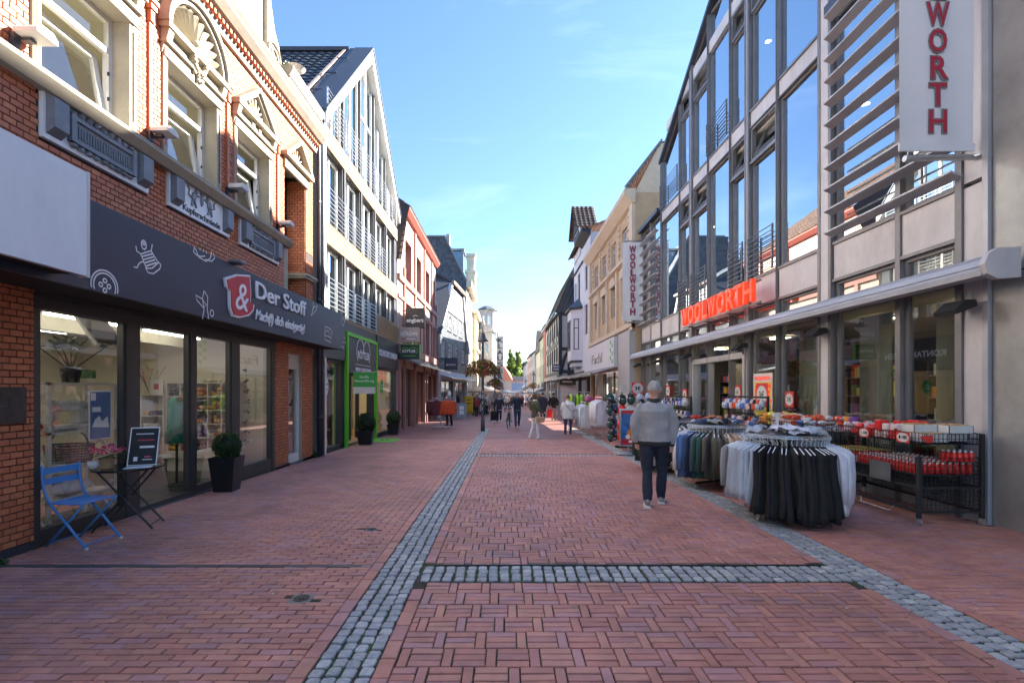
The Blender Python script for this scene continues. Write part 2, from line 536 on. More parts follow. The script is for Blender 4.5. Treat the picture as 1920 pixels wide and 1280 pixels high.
M('dark_red',(.30,.07,.05),rough=.7,var=.1)
M('green_render',(.35,.40,.30),rough=.75,var=.08)
M('blue_glass',(.10,.22,.36),rough=.15,var=.1,spec=.8)
M('red_letter',(.62,.035,.012),rough=.32,var=.05,emit=(1,.07,.02),estr=.12)
M('banner_white',(.70,.70,.71),rough=.7,var=.04,scale=1.5)
M('banner_red',(.42,.02,.05),rough=.6,var=.05)
M('banner_grey',(.20,.19,.20),rough=.6,var=.05)
M('chair_blue',(.045,.22,.56),rough=.35,var=.08,scale=10,coat=.2)
M('pot_black',(.012,.014,.018),rough=.3,var=.2)
leafmat('leaf_box',[(.035,.085,.018),(.05,.11,.025),(.025,.06,.014),(.07,.13,.03)])
leafmat('leaf_dark',[(.03,.06,.02),(.045,.085,.03),(.02,.04,.015)])
leafmat('leaf_basket',[(.07,.14,.02),(.12,.18,.03),(.04,.09,.02),(.10,.13,.02)])
leafmat('leaf_poplar',[(.13,.21,.03),(.18,.25,.04),(.08,.15,.025),(.22,.26,.05)])
leafmat('leaf_tree',[(.04,.08,.015),(.06,.11,.02),(.03,.055,.012)])
M('flower_red',(.50,.03,.02),rough=.5,rcols=[(.5,.03,.02),(.6,.12,.02),(.55,.05,.06)],var=.15)
M('flower_pink',(.55,.03,.09),rough=.5,rcols=[(.55,.03,.09),(.7,.12,.2),(.42,.015,.06),(.75,.3,.35)],var=.15)
M('terracotta_pot',(.40,.25,.14),rough=.7,var=.2)
M('bark',(.10,.075,.05),rough=.9,var=.3,scale=12,bump=.6,bscale=30)
M('skin',(.60,.33,.23),rough=.5,var=.06)
M('hair_grey',(.40,.385,.365),rough=.6,var=.5,scale=28,bump=.5,bscale=200)
M('hair_brown',(.12,.065,.035),rough=.5,var=.3,scale=60,bump=.5,bscale=150)
M('hair_red',(.22,.085,.035),rough=.5,var=.3,scale=60,bump=.5,bscale=150)
M('hair_dark',(.03,.025,.02),rough=.5,var=.3,scale=60)
M('jacket_grey',(.33,.335,.345),rough=.75,var=.10,scale=7,bump=.5,bscale=16,sheen=.2)
M('jeans',(.014,.020,.04),rough=.8,var=.35,scale=14,bump=.3,bscale=30)
M('jeans_blue',(.03,.05,.11),rough=.8,var=.3,scale=14,bump=.3,bscale=30)
M('knit_dark',(.03,.033,.036),rough=.9,var=.2,scale=40)
M('shoe_grey',(.22,.215,.21),rough=.7,var=.15)
M('sole_white',(.65,.65,.62),rough=.6,var=.1)
M('cloth_olive',(.065,.075,.045),rough=.8,var=.15,scale=9,bump=.3,bscale=20)
M('cloth_white',(.70,.70,.71),rough=.75,var=.06,scale=6,bump=.3,bscale=14)
M('cloth_navy',(.018,.028,.055),rough=.8,var=.2,scale=9,bump=.3,bscale=20)
M('cloth_black',(.014,.013,.014),rough=.85,var=.4,scale=14,bump=.5,bscale=60)
M('cloth_grey',(.20,.20,.21),rough=.8,var=.15,scale=9)
M('plastic_red',(.70,.025,.02),rough=.3,var=.1)
# ---------------------------------------------------------------- ground and paving
def joint_material():
 m=MAT['joint']; nt=m.node_tree; b=nt.nodes['Principled BSDF']
 src=b.inputs['Base Color'].links[0].from_socket
 geo=nd(nt,'ShaderNodeNewGeometry')
 nz=nd(nt,'ShaderNodeTexNoise'); nz.inputs['Scale'].default_value=2.2; nz.inputs['Detail'].default_value=9; nz.inputs['Roughness'].default_value=.75
 nt.links.new(geo.outputs['Position'],nz.inputs['Vector'])
 mr=nd(nt,'ShaderNodeMapRange'); mr.inputs[1].default_value=.5; mr.inputs[2].default_value=.62
 nt.links.new(nz.outputs[0],mr.inputs[0])
 mx=nd(nt,'ShaderNodeMix',data_type='RGBA'); nt.links.new(mr.outputs[0],mx.inputs[0]); nt.links.new(src,mx.inputs[6]); mx.inputs[7].default_value=(.055,.10,.02,1)
 nt.links.new(mx.outputs[2],b.inputs['Base Color'])
joint_material()
def wear(name):
 """trodden tracks and flattened gum on the bricks"""
 nt=MAT[name].node_tree; b=nt.nodes['Principled BSDF']; L=nt.links.new
 src=b.inputs['Base Color'].links[0].from_socket
 geo=nd(nt,'ShaderNodeNewGeometry')
 n1=nd(nt,'ShaderNodeTexNoise'); n1.inputs['Scale'].default_value=.45; n1.inputs['Detail'].default_value=6; n1.inputs['Roughness'].default_value=.6
 L(geo.outputs['Position'],n1.inputs['Vector'])
 mr=nd(nt,'ShaderNodeMapRange'); mr.inputs[1].default_value=.3; mr.inputs[2].default_value=.7; mr.inputs[3].default_value=.78; mr.inputs[4].default_value=1.2
 L(n1.outputs[0],mr.inputs[0])
 sc_n=nd(nt,'ShaderNodeVectorMath',operation='SCALE'); L(src,sc_n.inputs[0]); L(mr.outputs[0],sc_n.inputs['Scale'])
 vo=nd(nt,'ShaderNodeTexVoronoi'); vo.inputs['Scale'].default_value=2.6; L(geo.outputs['Position'],vo.inputs['Vector'])
 g=nd(nt,'ShaderNodeMapRange'); g.inputs[1].default_value=.055; g.inputs[2].default_value=.035; g.inputs[4].default_value=.75; L(vo.outputs[0],g.inputs[0])
 mx=nd(nt,'ShaderNodeMix',data_type='RGBA'); L(g.outputs[0],mx.inputs[0]); L(sc_n.outputs[0],mx.inputs[6]); mx.inputs[7].default_value=(.20,.19,.19,1)
 L(mx.outputs[2],b.inputs['Base Color'])
wear('paver')
def far_paving(name,rot):
 """brick texture for the paving too far off to tell the pieces apart"""
 M(name,(.3,.13,.1),rough=.62,var=.2,scale=1.5,stain=.3)
 m=MAT[name]; nt=m.node_tree; b=nt.nodes['Principled BSDF']
 geo=nd(nt,'ShaderNodeNewGeometry')
 bt=nd(nt,'ShaderNodeTexBrick'); bt.offset=.5
 bt.inputs['Color1'].default_value=(.37,.14,.105,1); bt.inputs['Color2'].default_value=(.28,.125,.115,1); bt.inputs['Mortar'].default_value=(.07,.06,.045,1)
 bt.inputs['Scale'].default_value=1.0; bt.inputs['Mortar Size'].default_value=.004; bt.inputs['Brick Width'].default_value=.205; bt.inputs['Row Height'].default_value=.07
 nt.links.new(geo.outputs['Position'],bt.inputs['Vector'])
 nz=nd(nt,'ShaderNodeTexNoise'); nz.inputs['Scale'].default_value=.8; nz.inputs['Detail'].default_value=6
 nt.links.new(geo.outputs['Position'],nz.inputs['Vector'])
 mr=nd(nt,'ShaderNodeMapRange'); mr.inputs[1].default_value=.3; mr.inputs[2].default_value=.7; mr.inputs[3].default_value=.75; mr.inputs[4].default_value=1.2
 nt.links.new(nz.outputs[0],mr.inputs[0])
 vm=nd(nt,'ShaderNodeVectorMath',operation='SCALE'); nt.links.new(bt.outputs[0],vm.inputs[0]); nt.links.new(mr.outputs[0],vm.inputs['Scale'])
 nt.links.new(vm.outputs[0],b.inputs['Base Color'])
far_paving('paving_tex',0)
mb=MB()
YS=[-40,0,6,16,30,60,160,400,3000]
XS=[-900,-60,-4.85,5.88,60,900]
vs=[(x,y,gz(y) - .034) for y in YS for x in XS]
fs=[]
for j in range(len(YS) - 1):
 for i in range(len(XS) - 1):
  a=j*len(XS)+i
  fs.append((a,a+1,a+len(XS)+1,a+len(XS)))
mb.add(vs,fs)
mb.build('ground','paving_tex',kind='structure')
YG=17.0     # as far as the pieces are built one by one
mb=MB()
mb.add([(-6,1.2,-.014),(8.0,1.2,-.014),(8.0,6,-.014),(-6,6,-.014),(8.0,YG,gz(YG) - .014),(-6,YG,gz(YG) - .014)],[(0,1,2,3),(3,2,4,5)])
mb.build('joint_bed','joint',kind='structure')
def paver_mesh(w,l,seed):
 """a paving brick w (x) by l (y), its top face slightly crowned and uneven"""
 r=random.Random(seed)
 mb=MB()
 h,c=.03,.004
 a,b=w/2,l/2
 j=lambda s: r.uniform(-s,s)
 q=[(-a,-b),(a,-b),(a,b),(-a,b)]
 q=[(x+j(.0012),y+j(.0012)) for x,y in q]
 vs=[(x,y,-h) for x,y in q]+[(x,y,-c) for x,y in q]
 vs += [(x*(1 - c/a),y*(1 - c/b),j(.0012)) for x,y in q]
 fs=[(0,1,5,4),(1,2,6,5),(2,3,7,6),(3,0,4,7),(4,5,9,8),(5,6,10,9),(6,7,11,10),(7,4,8,11),(8,9,10,11)]
 return mb.add(vs,fs)
def cobble_mb(seed,w=.081,l=.081):
 r=random.Random(seed)
 mb=MB()
 n=8
 base=[]
 for cx_,cy_ in ((1,-.7),(1,.7),(.7,1),(-.7,1),(-1,.7),(-1,-.7),(-.7,-1),(.7,-1)):
  base.append((cx_*w/2*r.uniform(.88,1.06),cy_*l/2*r.uniform(.88,1.06)))
 for k in range(0):
  an=0
  # rounded square
  ca,sa=math.cos(an),math.sin(an)
  rr=1/max(abs(ca),abs(sa))
  rr=min(rr,1.36)
  base.append((ca*rr*w/2*r.uniform(.93,1.03),sa*rr*l/2*r.uniform(.93,1.03)))
 vs=[(x,y,-.03) for x,y in base]+[(x,y,-.007) for x,y in base]+[(x*.90,y*.90,r.uniform(-.003,.001)) for x,y in base]+[(r.uniform(-.01,.01),r.uniform(-.01,.01),.0005)]
 fs=[]
 for l_ in range(2):
  for k in range(n):
   k2=(k+1) % n
   fs.append((l_*n+k,l_*n+k2,l_*n+n+k2,l_*n+n+k))
 for k in range(n):
  fs.append((2*n+k,2*n+(k+1) % n,3*n))
 return mb.add(vs,fs)
PJ=.0075   # joint
BW,BL=.2,.0655
variants={}
def variant(kind,k):
 key=(kind,k)
 if key not in variants:
  if kind == 'x': variants[key]=paver_mesh(BW - PJ+.0,BL - PJ,100+k)
  elif kind == 'y': variants[key]=paver_mesh(BL - PJ,BW - PJ,200+k)
  elif kind == 'e': variants[key]=paver_mesh(.096,BW - PJ,300+k)
  elif isinstance(kind,tuple): variants[key]=paver_mesh(kind[1],kind[2],700+k)
  elif kind == 'x2': variants[key]=paver_mesh(BW/2 - PJ,BL - PJ,400+k)
  else: variants[key]=cobble_mb(500+k)
 return variants[key]
vmesh={}
def vm_(kind,k,mat):
 if (kind,k) not in vmesh:
  vmesh[(kind,k)]=variant(kind,k).mesh('paving_piece',mat,smooth=False)
 return vmesh[(kind,k)]
def lay(parent,pieces,name,mat,nobj=300,smooth=False):
 """pieces: (x, y, kind). The nearest nobj in the picture become objects, the rest one joined part"""
 def key(p):
  inside=-980*p[1]/890 < p[0] < 1000*p[1]/890 and p[1] > 2.6
  return (0 if inside else 1,p[1] ** 2+p[0] ** 2*.3)
 pieces.sort(key=key)
 rr=random.Random(len(pieces))
 for (x,y,kind) in pieces[:nobj]:
  o=link(name,vm_(kind,rr.randrange(5),mat),parent)
  o.location=(x,y,gz(y)+rr.uniform(-.003,.002))
  o.rotation_euler=(rr.uniform(-.008,.008),rr.uniform(-.008,.008),rr.uniform(-.012,.012) if kind != 'c' else rr.choice([0,PI/2,PI,-PI/2])+rr.uniform(-.07,.07))
 big=MB()
 for (x,y,kind) in pieces[nobj:]:
  v=variant(kind,rr.randrange(5))
  z=gz(y)+rr.uniform(-.003,.002)
  tx,ty,tz=rr.uniform(-.012,.012),rr.uniform(-.012,.012),rr.uniform(-.012,.012)
  if kind == 'c':
   tz=rr.choice([0,1,2,3])*PI/2+rr.uniform(-.07,.07)
  c,s=math.cos(tz),math.sin(tz)
  big.add([(x+a*c - b*s,y+a*s+b*c,z+h_+a*tx+b*ty) for a,b,h_ in v.v],v.f)
 if big.v:
  big.build(name,mat,parent,smooth=smooth,kind='stuff')
BANDS=[(4.07,4.41),(12.35,12.68)]
def in_band(y,m=.05):
 return any(a - m < y < b+m for a,b in BANDS)
left_pav=thing('left_pavement',None,None,(-3,6,0),kind='structure')
street=thing('street_paving',None,None,(1,6,0),kind='structure')
right_pav=thing('right_pavement',None,None,(4.5,6,0),kind='structure')
gutter=thing('cobble_gutter',None,None,(-.95,6,0),kind='structure')
def vis(x,y,m=.4):
 return -948*y/890 - m < x < 972*y/890+m and y > 2.3
# running bond on both sides, long side across the street
def running(x0,x1,skip=None):
 out=[]
 row,y=0,2.25
 while y < YG:
  x=x0+(BW/2 if row % 2 else 0)
  if row % 2 and vis(x0+BW/4,y): out.append((x0+BW/4,y,'x2'))
  while x+BW*.5 < x1+.02:
   cx=x+BW/2
   if x+BW > x1+.02:
    out.append((x+BW/4,y,'x2'))
   elif vis(cx,y) and not (skip and skip(cx,y)):
    out.append((cx,y,'x'))
   x += BW
  y += BL; row += 1
 return out
MANHOLES=[(-1.60,3.72,.085),(-1.565,5.55,.075)]
def skip_l(x,y):
 if abs(y - 4.41) < .04: return True
 return any(abs(x - a) < c+.0 and abs(y - b) < c for a,b,c in MANHOLES)
lp=running(-4.84,-1.245,skip_l)
lay(left_pav,lp,'paving_brick','paver',300)
rp=[p for p in running(3.48,7.6) if not (p[1] > 5.72 and p[0] > 5.83)]
lay(right_pav,rp,'paving_brick','paver',300)
# basket pattern of three and one between the cobble strips, cut where it meets the edging
cp=[]
row,y=0,2.2
PER=BW+BL+.002
CX0,CX1=-.664,2.905
def clipped(cx,cy,w,l,kind):
 a,b=max(cx - w/2,CX0),min(cx+w/2,CX1)
 if b - a < .03 or not vis(cx,cy): return
 if b - a > w - .004: cp.append((cx,cy,kind))
 else: cp.append(((a+b)/2,cy,('r',round(b - a - PJ,3),l - PJ)))
while y < YG:
 yc=y+BW/2
 if not in_band(yc,.03):
  x=CX0 - [0,.55,.2,.72][row % 4]*PER
  while x < CX1:
   for k in range(3):
    clipped(x+BW/2,y+BL*(k+.5)+.002*k,BW,BL,'x')
   clipped(x+BW+BL/2,yc,BL,BW,'y')
   x += PER
 y += BW+.0035
 row += 1
lay(street,cp,'paving_brick','paver',300)
# edging bricks along the strips, then the cobbles
ed=[]
y=2.2
while y < YG:
 for x in (-1.19,-.715,2.955,3.427):
  if vis(x,y) and not (in_band(y,.1) and x in (-.715,2.955)): ed.append((x,y,'e'))
 y += BW
lay(street,ed,'edging_brick','paver',150)
cb=[]
PC=.0915
y=2.2
while y < YG+6:
 for k in range(4):
  cb.append((-1.09+k*PC+R.uniform(-.006,.006),y+R.uniform(-.006,.006)+(PC*.5 if k % 2 else 0)*.4,'c'))
  cb.append((3.045+k*PC+R.uniform(-.006,.006),y+R.uniform(-.006,.006)+(PC*.5 if k % 2 else 0)*.4,'c'))
 y += PC
for a,b in BANDS:
 for k in range(4):
  x=-.70
  while x < 2.98:
   cb.append((x+R.uniform(-.006,.006),a+(b - a)*(k+.5)/4+R.uniform(-.006,.006),'c'))
   x += PC*1.08
cb=[c for c in cb if vis(c[0],c[1],.1)]
lay(gutter,cb,'cobblestone','cobble',300)
# a narrow slot drain crosses the left pavement and runs on along the band of cobbles
mb=MB()
mb.box(-4.86,-1.24,4.388,4.402,-.02,.002)
mb.box(-4.86,-1.24,4.418,4.432,-.02,.002)
for k in range(28):
 x=-4.8+k*.127
 mb.box(x,x+.012,4.402,4.418,-.02,-.002)
mb.build('slot_drain','zinc',label='narrow grey slot drain crossing the left pavement in front of the shop',cat='drain')
mb=MB()
mb.box(-.66,2.95,4.435,4.45,-.02,.001)
mb.box(-.66,2.95,4.462,4.477,-.02,.001)
mb.build('slot_drain','iron',label='dark slot drain along the far edge of the cobble band',cat='drain')
# small round and square covers
for i,(x,y,s) in enumerate(MANHOLES):
 t=thing('valve_cover',['square iron valve cover nearest the camera in the left pavement','small round iron cover farther up the left pavement'][i],'cover',(x,y,gz(y)))
 mb=MB()
 if i == 0:
  mb.cbox(-s,s,-s,s,-.03,.002,.004)
 else:
  mb.lathe([(s,-.03),(s,.0),(s - .01,.002)],n=20)
 mb.build('rim','zinc',t,local=True)
 mb=MB()
 mb.lathe([(s*.72,.003),(s*.72,.006),(s*.62,.006),(s*.6,.004),(.001,.004)],n=20)
 mb.build('lid','iron',t,local=True)
 mb=MB(); mb.box(-s*.3,s*.3,-.012,.012,.004,.009); mb.box(-.012,.012,-s*.3,0,.004,.0085)
 mb.build('handle','iron',t,local=True)
for i,(px,py) in enumerate([(880,830),(1195,770),(985,812)]):
 pass
# moss, weeds and litter
mb=MB()
for k in range(900):
 if R.random() < .6: x,y=R.uniform(-3.4,-1.3),R.uniform(2.6,7)
 else: x,y=R.uniform(-.6,3.2),R.uniform(2.6,5.5)
 if noise.noise(Vector((x*1.1,y*1.1,0))) < .12: continue
 row_y=2.25+round((y - 2.25)/BL - .5)*BL+BL/2
 for q in range(3):
  a=R.uniform(0,2*PI); h=R.uniform(.002,.009); w=R.uniform(.004,.012)
  c=(x+R.uniform(-.03,.03),row_y+R.uniform(-.004,.004),gz(row_y) - .004)
  mb.add([c,(c[0]+w*math.cos(a),c[1]+w*math.sin(a)*.5,c[2]+h),(c[0]+w*math.cos(a+1),c[1]+w*math.sin(a+1)*.5,c[2]+h)],[(0,1,2)])
mb.build('joint_moss','moss',label='green moss growing in the joints of the paving',cat='moss',kind='stuff')
def weed(loc,n,h,name,label):
 mb=MB()
 for k in range(n):
  a=R.uniform(0,2*PI); L_=h*R.uniform(.5,1.1); w=R.uniform(.006,.014)
  d=Vector((math.cos(a),math.sin(a),0)); s=Vector((-d.y,d.x,0))*w
  o=Vector((R.uniform(-.04,.04),R.uniform(-.04,.04),0))
  p1=o+d*L_*.3+Vector((0,0,L_*.6)); p2=o+d*L_*.8+Vector((0,0,L_*.75))
  mb.add([tuple(o - s*.4),tuple(o+s*.4),tuple(p1+s),tuple(p1 - s),tuple(p2)],[(0,1,2,3),(3,2,4)])
 t=thing(name,label,'weed',loc)
 mb.build('leaf','leaf_box',t,local=True,kind='stuff')
weed((-4.78,11.95,gz(11.95)),26,.24,'weed','green weed tuft at the foot of the grey downpipe')
weed((-4.7,4.45,0),18,.08,'weed','low green weed beside the brick wall at the left edge')
cl=[]
for k in range(34):
 mb=MB()
 x,y=R.uniform(-3.5,3.4),R.uniform(2.8,9)
 if k < 6: x,y=R.uniform(3.0,3.6),R.uniform(2.9,4)
 s=R.uniform(.006,.014)
 z=gz(y)+.004
 mb.add([(x - s,y - s*.4,z),(x+s,y - s*.3,z+.003),(x+s*.8,y+s*.5,z),(x - s*.7,y+s*.4,z+.002)],[(0,1,2,3)])
 cl.append(mb)
big=MB()
for m_ in cl: big.add(m_.v,m_.f)
big.build('litter','cloth_white',label='small white specks of litter scattered on the paving',cat='litter',kind='stuff')
# ---------------------------------------------------------------- left: brick house with the fabric shop
def brick_field(u0,u1,z0,z1,holes,v=0.0,bl=.131,bh=.067,jt=.009,prot=.014):
 """header-faced bricks clipped to the openings -> list of (u0,u1,z0,z1)"""
 out=[]
 row,z=0,z0
 while z+bh <= z1+.01:
  u=u0 - (bl/2 if row % 2 else 0)
  while u < u1:
   segs=[(max(u,u0),min(u+bl,u1))]
   for h in holes:
    if h[2] < z+bh*.6 and h[3] > z+bh*.4:
     ns=[]
     for a,b in segs:
      if h[1] <= a or h[0] >= b: ns.append((a,b)); continue
      if h[0] > a: ns.append((a,h[0]))
      if h[1] < b: ns.append((h[1],b))
     segs=ns
   for a,b in segs:
    if b - a > .03: out.append((a,b - jt,z,z+bh - jt))
   u += bl
  z += bh; row += 1
 return out
def bricks_to(parent,tf,lst,v,prot=.014,nobj=300,name='brick',mat='brick',order=None):
 lst.sort(key=order or (lambda b: b[0]))
 full={}
 rr=random.Random(5)
 k=0
 for (a,b,c,d) in lst[:nobj]:
  key=(round(b - a,3),round(d - c,3))
  if key not in full:
   m=MB(); w,h=key
   ch=.003
   m.add([(-w/2,0,-h/2),(w/2,0,-h/2),(w/2,0,h/2),(-w/2,0,h/2),(-w/2+ch,prot,-h/2+ch),(w/2-ch,prot,-h/2+ch),(w/2-ch,prot,h/2-ch),(-w/2+ch,prot,h/2-ch)],
    [(4,5,6,7),(0,1,5,4),(1,2,6,5),(2,3,7,6),(3,0,4,7)])
   # local frame -> world axes
   D,N=tf.D,tf.N
   m.v=[tuple(D*p[0]+N*p[1]+Vector((0,0,p[2]))) for p in m.v]
   if not tf.flip: m.f=[f[::-1] for f in m.f]
   full[key]=m.mesh('brick',mat)
  o=link(name,full[key],parent)
  o.location=tf(((a+b)/2,v+rr.uniform(-.002,.002),(c+d)/2))
 big=MB(tf)
 for (a,b,c,d) in lst[nobj:]:
  p=prot+rr.uniform(-.002,.002)
  ch=.003
  big.add([(a,v,c),(b,v,c),(b,v,d),(a,v,d),(a+ch,v+p,c+ch),(b-ch,v+p,c+ch),(b-ch,v+p,d-ch),(a+ch,v+p,d-ch)],
    [(4,7,6,5),(0,4,5,1),(1,5,6,2),(2,6,7,3),(3,7,4,0)])
 if big.v: big.build(name,mat,parent,kind='stuff')
house=thing('brick_house','red brick house with white stone window surrounds above the navy fabric shop sign','building',(-4.85,8,0))
# openings
WINS=[(4.94,6.10),(6.79,7.95),(8.55,9.71)]
WZ0,WZ1=5.0,6.35
SHOP=(4.89,10.0,-.3,2.60)
DOOR=(10.63,11.33,-.3,2.45)
NICHE=(10.42,11.52,3.4,6.75)
holes=[(a,b,WZ0,WZ1) for a,b in WINS]+[SHOP,DOOR,NICHE]
holes += [(3.1,4.26,WZ0,WZ1),(1.3,2.46,WZ0,WZ1)]
mb=MB(FL)
wall_cells(mb,-6,11.98,-.4,8.0,-.014,holes,depth=.24,mir=1)
# end wall towards the gabled neighbour, back and top
mb.quad((11.98,-.014,-.4),(11.98,-.014,8),(11.98,-9,8),(11.98,-9,-.4))
mb.quad((-6,-.014,-.4),(-6,-.014,8),(-6,-9,8),(-6,-9,-.4))
mb.quad((-6,-9,-.4),(-6,-9,8),(11.98,-9,8),(11.98,-9,-.4))
wall=mb.build('wall',['mortar_dark','white_stone'],house)
# brick courses
plaques=[(4.94,6.40,4.27,4.80),(6.79,8.28,4.27,4.80),(8.62,10.08,4.27,4.80)]
trimw=.10
bh_holes=[(a - trimw,b+trimw,WZ0 - .1,6.8) for a,b in WINS]+[SHOP,DOOR,NICHE]+plaques
bh_holes += [(3.0,4.36,WZ0 - .1,6.8)]
bl_=brick_field(3.6,11.95,-.25,7.62,bh_holes+[(3.6,12,4.80,5.0)])
seen=[b for b in bl_ if not (2.7 < b[2] < 3.45)]
def show(b):
 u,z=(b[0]+b[1])/2,(b[2]+b[3])/2
 x=948 - 890*4.85/u; y=729 - 890*(z - EYE)/u
 return (0 if (0 < x and 0 < y) else 1,u)
bricks_to(wall,FL,seen,-.014,order=show)
def part(name,mat,fn,parent=house,tf=FL,smooth=False,**kw):
 m=MB(tf); fn(m)
 return m.build(name,mat,parent,smooth=smooth,**kw)
# plinth
part('plinth','zinc_dark',lambda m: (m.box(-6,4.89,0,.025,-.4,.08),m.box(10.0,10.63,0,.02,-.4,.0),m.box(11.33,11.98,0,.02,-.4,-.02)))
# sill cornice with a shadow gap and a drip edge
def sillc(m):
 m.prism([(-.014,4.78),(.10,4.80),(.16,4.86),(.16,4.90),(.12,4.93),(.05,4.97),(-.014,4.98)],-6,10.42,'vz')
part('sill_cornice','cornice_grey',sillc)
part('sill_cornice_lip','white_stone',lambda m: m.prism([(.10,4.741),(.175,4.84),(.175,4.862),(.158,4.862),(.158,4.85),(.09,4.777),(.0,4.776),(.0,4.741)],-6,10.5,'vz'))
# niche of the last bay
def niche(m):
 a,b,c,d=NICHE
 m.quad((a,-.45,c),(a,-.45,d),(b,-.45,d),(b,-.45,c),0)
 m.quad((a,-.014,c),(a,-.45,c),(a,-.45,d),(a,-.014,d),1)
 m.quad((b,-.014,c),(b,-.45,c),(b,-.45,d),(b,-.014,d),0)
 m.quad((a,-.014,d),(a,-.45,d),(b,-.45,d),(b,-.014,d),1)
part('niche',['mortar_dark','white_stone'],niche)
# bricks on the side of the far pier, facing the camera
FP=Frame((-4.85 - .45,11.52,0),(1,0,0),(0,-1,0))
pier=[b for b in brick_field(0,.445,3.45,6.70,[])]
pw=MB(FP); pw.quad((0,.001,3.4),(0,.001,6.75),(.45,.001,6.75),(.45,.001,3.4))
pwall=pw.build('pier_side','mortar_dark',house)
bricks_to(pwall,FP,pier,.001,nobj=300)
part('pier_band','white_stone',lambda m: (m.box(11.40,12.02,-.44,.06,4.30,4.36),m.box(11.38,12.04,-.44,.09,4.36,4.42)))
window(house,FL,10.44,11.0,4.62,6.45,-.40,fw=.07,trans=(.62,),mat='white_paint',pane='glass_clear')
part('window_panel','white_stone',lambda m: (m.box(10.42,11.02,-.44,-.36,3.4,4.62),m.box(10.42,10.62,-.3,-.02,3.4,4.77)))
# upper windows: tilted lower sash, fixed top light
def upper_window(a,b,tilt=True):
 v=-.20
 zt=WZ0+(WZ1 - WZ0)*.66
 window(house,FL,a,b,zt,WZ1,v,fw=.065,mat='white_paint',pane='glass_clear',name='window_top_light')
 w=part('window_frame','white_paint',lambda m: (m.box(a,a+.06,v - .08,v,WZ0,zt),m.box(b - .06,b,v - .08,v,WZ0,zt),m.box(a+.06,b - .06,v - .08,v,WZ0,WZ0+.06)))
 # sash leaning inwards
 t=math.radians(9 if tilt else 0)
 a2,b2=a+.07,b - .07
 h=zt - WZ0 - .09
 m=MB(FL)
 def P(u,s,w_):
  return (u,v - .02 - math.sin(t)*s - w_*math.cos(t),WZ0+.07+math.cos(t)*s - w_*math.sin(t))
 def slab(u0,u1,s0,s1,mi=0):
  q=[P(u0,s0,0),P(u1,s0,0),P(u1,s1,0),P(u0,s1,0),P(u0,s0,.05),P(u1,s0,.05),P(u1,s1,.05),P(u0,s1,.05)]
  m.add(q,[(0,1,2,3),(7,6,5,4),(0,4,5,1),(1,5,6,2),(2,6,7,3),(3,7,4,0)],mi)
 slab(a2,a2+.07,0,h); slab(b2 - .07,b2,0,h); slab(a2+.07,b2 - .07,0,.07); slab(a2+.07,b2 - .07,h - .07,h)
 s=m.build('tilted_sash','white_paint',house)
 m=MB(FL); m.quad(P(a2+.05,.05,.02),P(b2 - .05,.05,.02),P(b2 - .05,h - .05,.02),P(a2+.05,h - .05,.02))
 m.build('pane','glass_clear',s)
 m=MB(FL)
 for z in (WZ0+.3,WZ0+.62): m.box(b - .062,b - .05,v - .02,v+.004,z,z+.05)
 m.build('hinge','black_matt',house)
for a,b in WINS:
 upper_window(a,b)
part('rooms_behind_windows','cream_wall',lambda m: (m.quad((3.0,-1.6,4.7),(3.0,-1.6,7.0),(11.3,-1.6,7.0),(11.3,-1.6,4.7)),
 m.quad((3.0,-.3,6.6),(3.0,-1.6,6.6),(11.3,-1.6,6.6),(11.3,-.46,6.6)),m.quad((3.0,-.26,4.75),(3.0,-1.6,4.75),(11.3,-1.6,4.75),(11.3,-.46,4.75))))
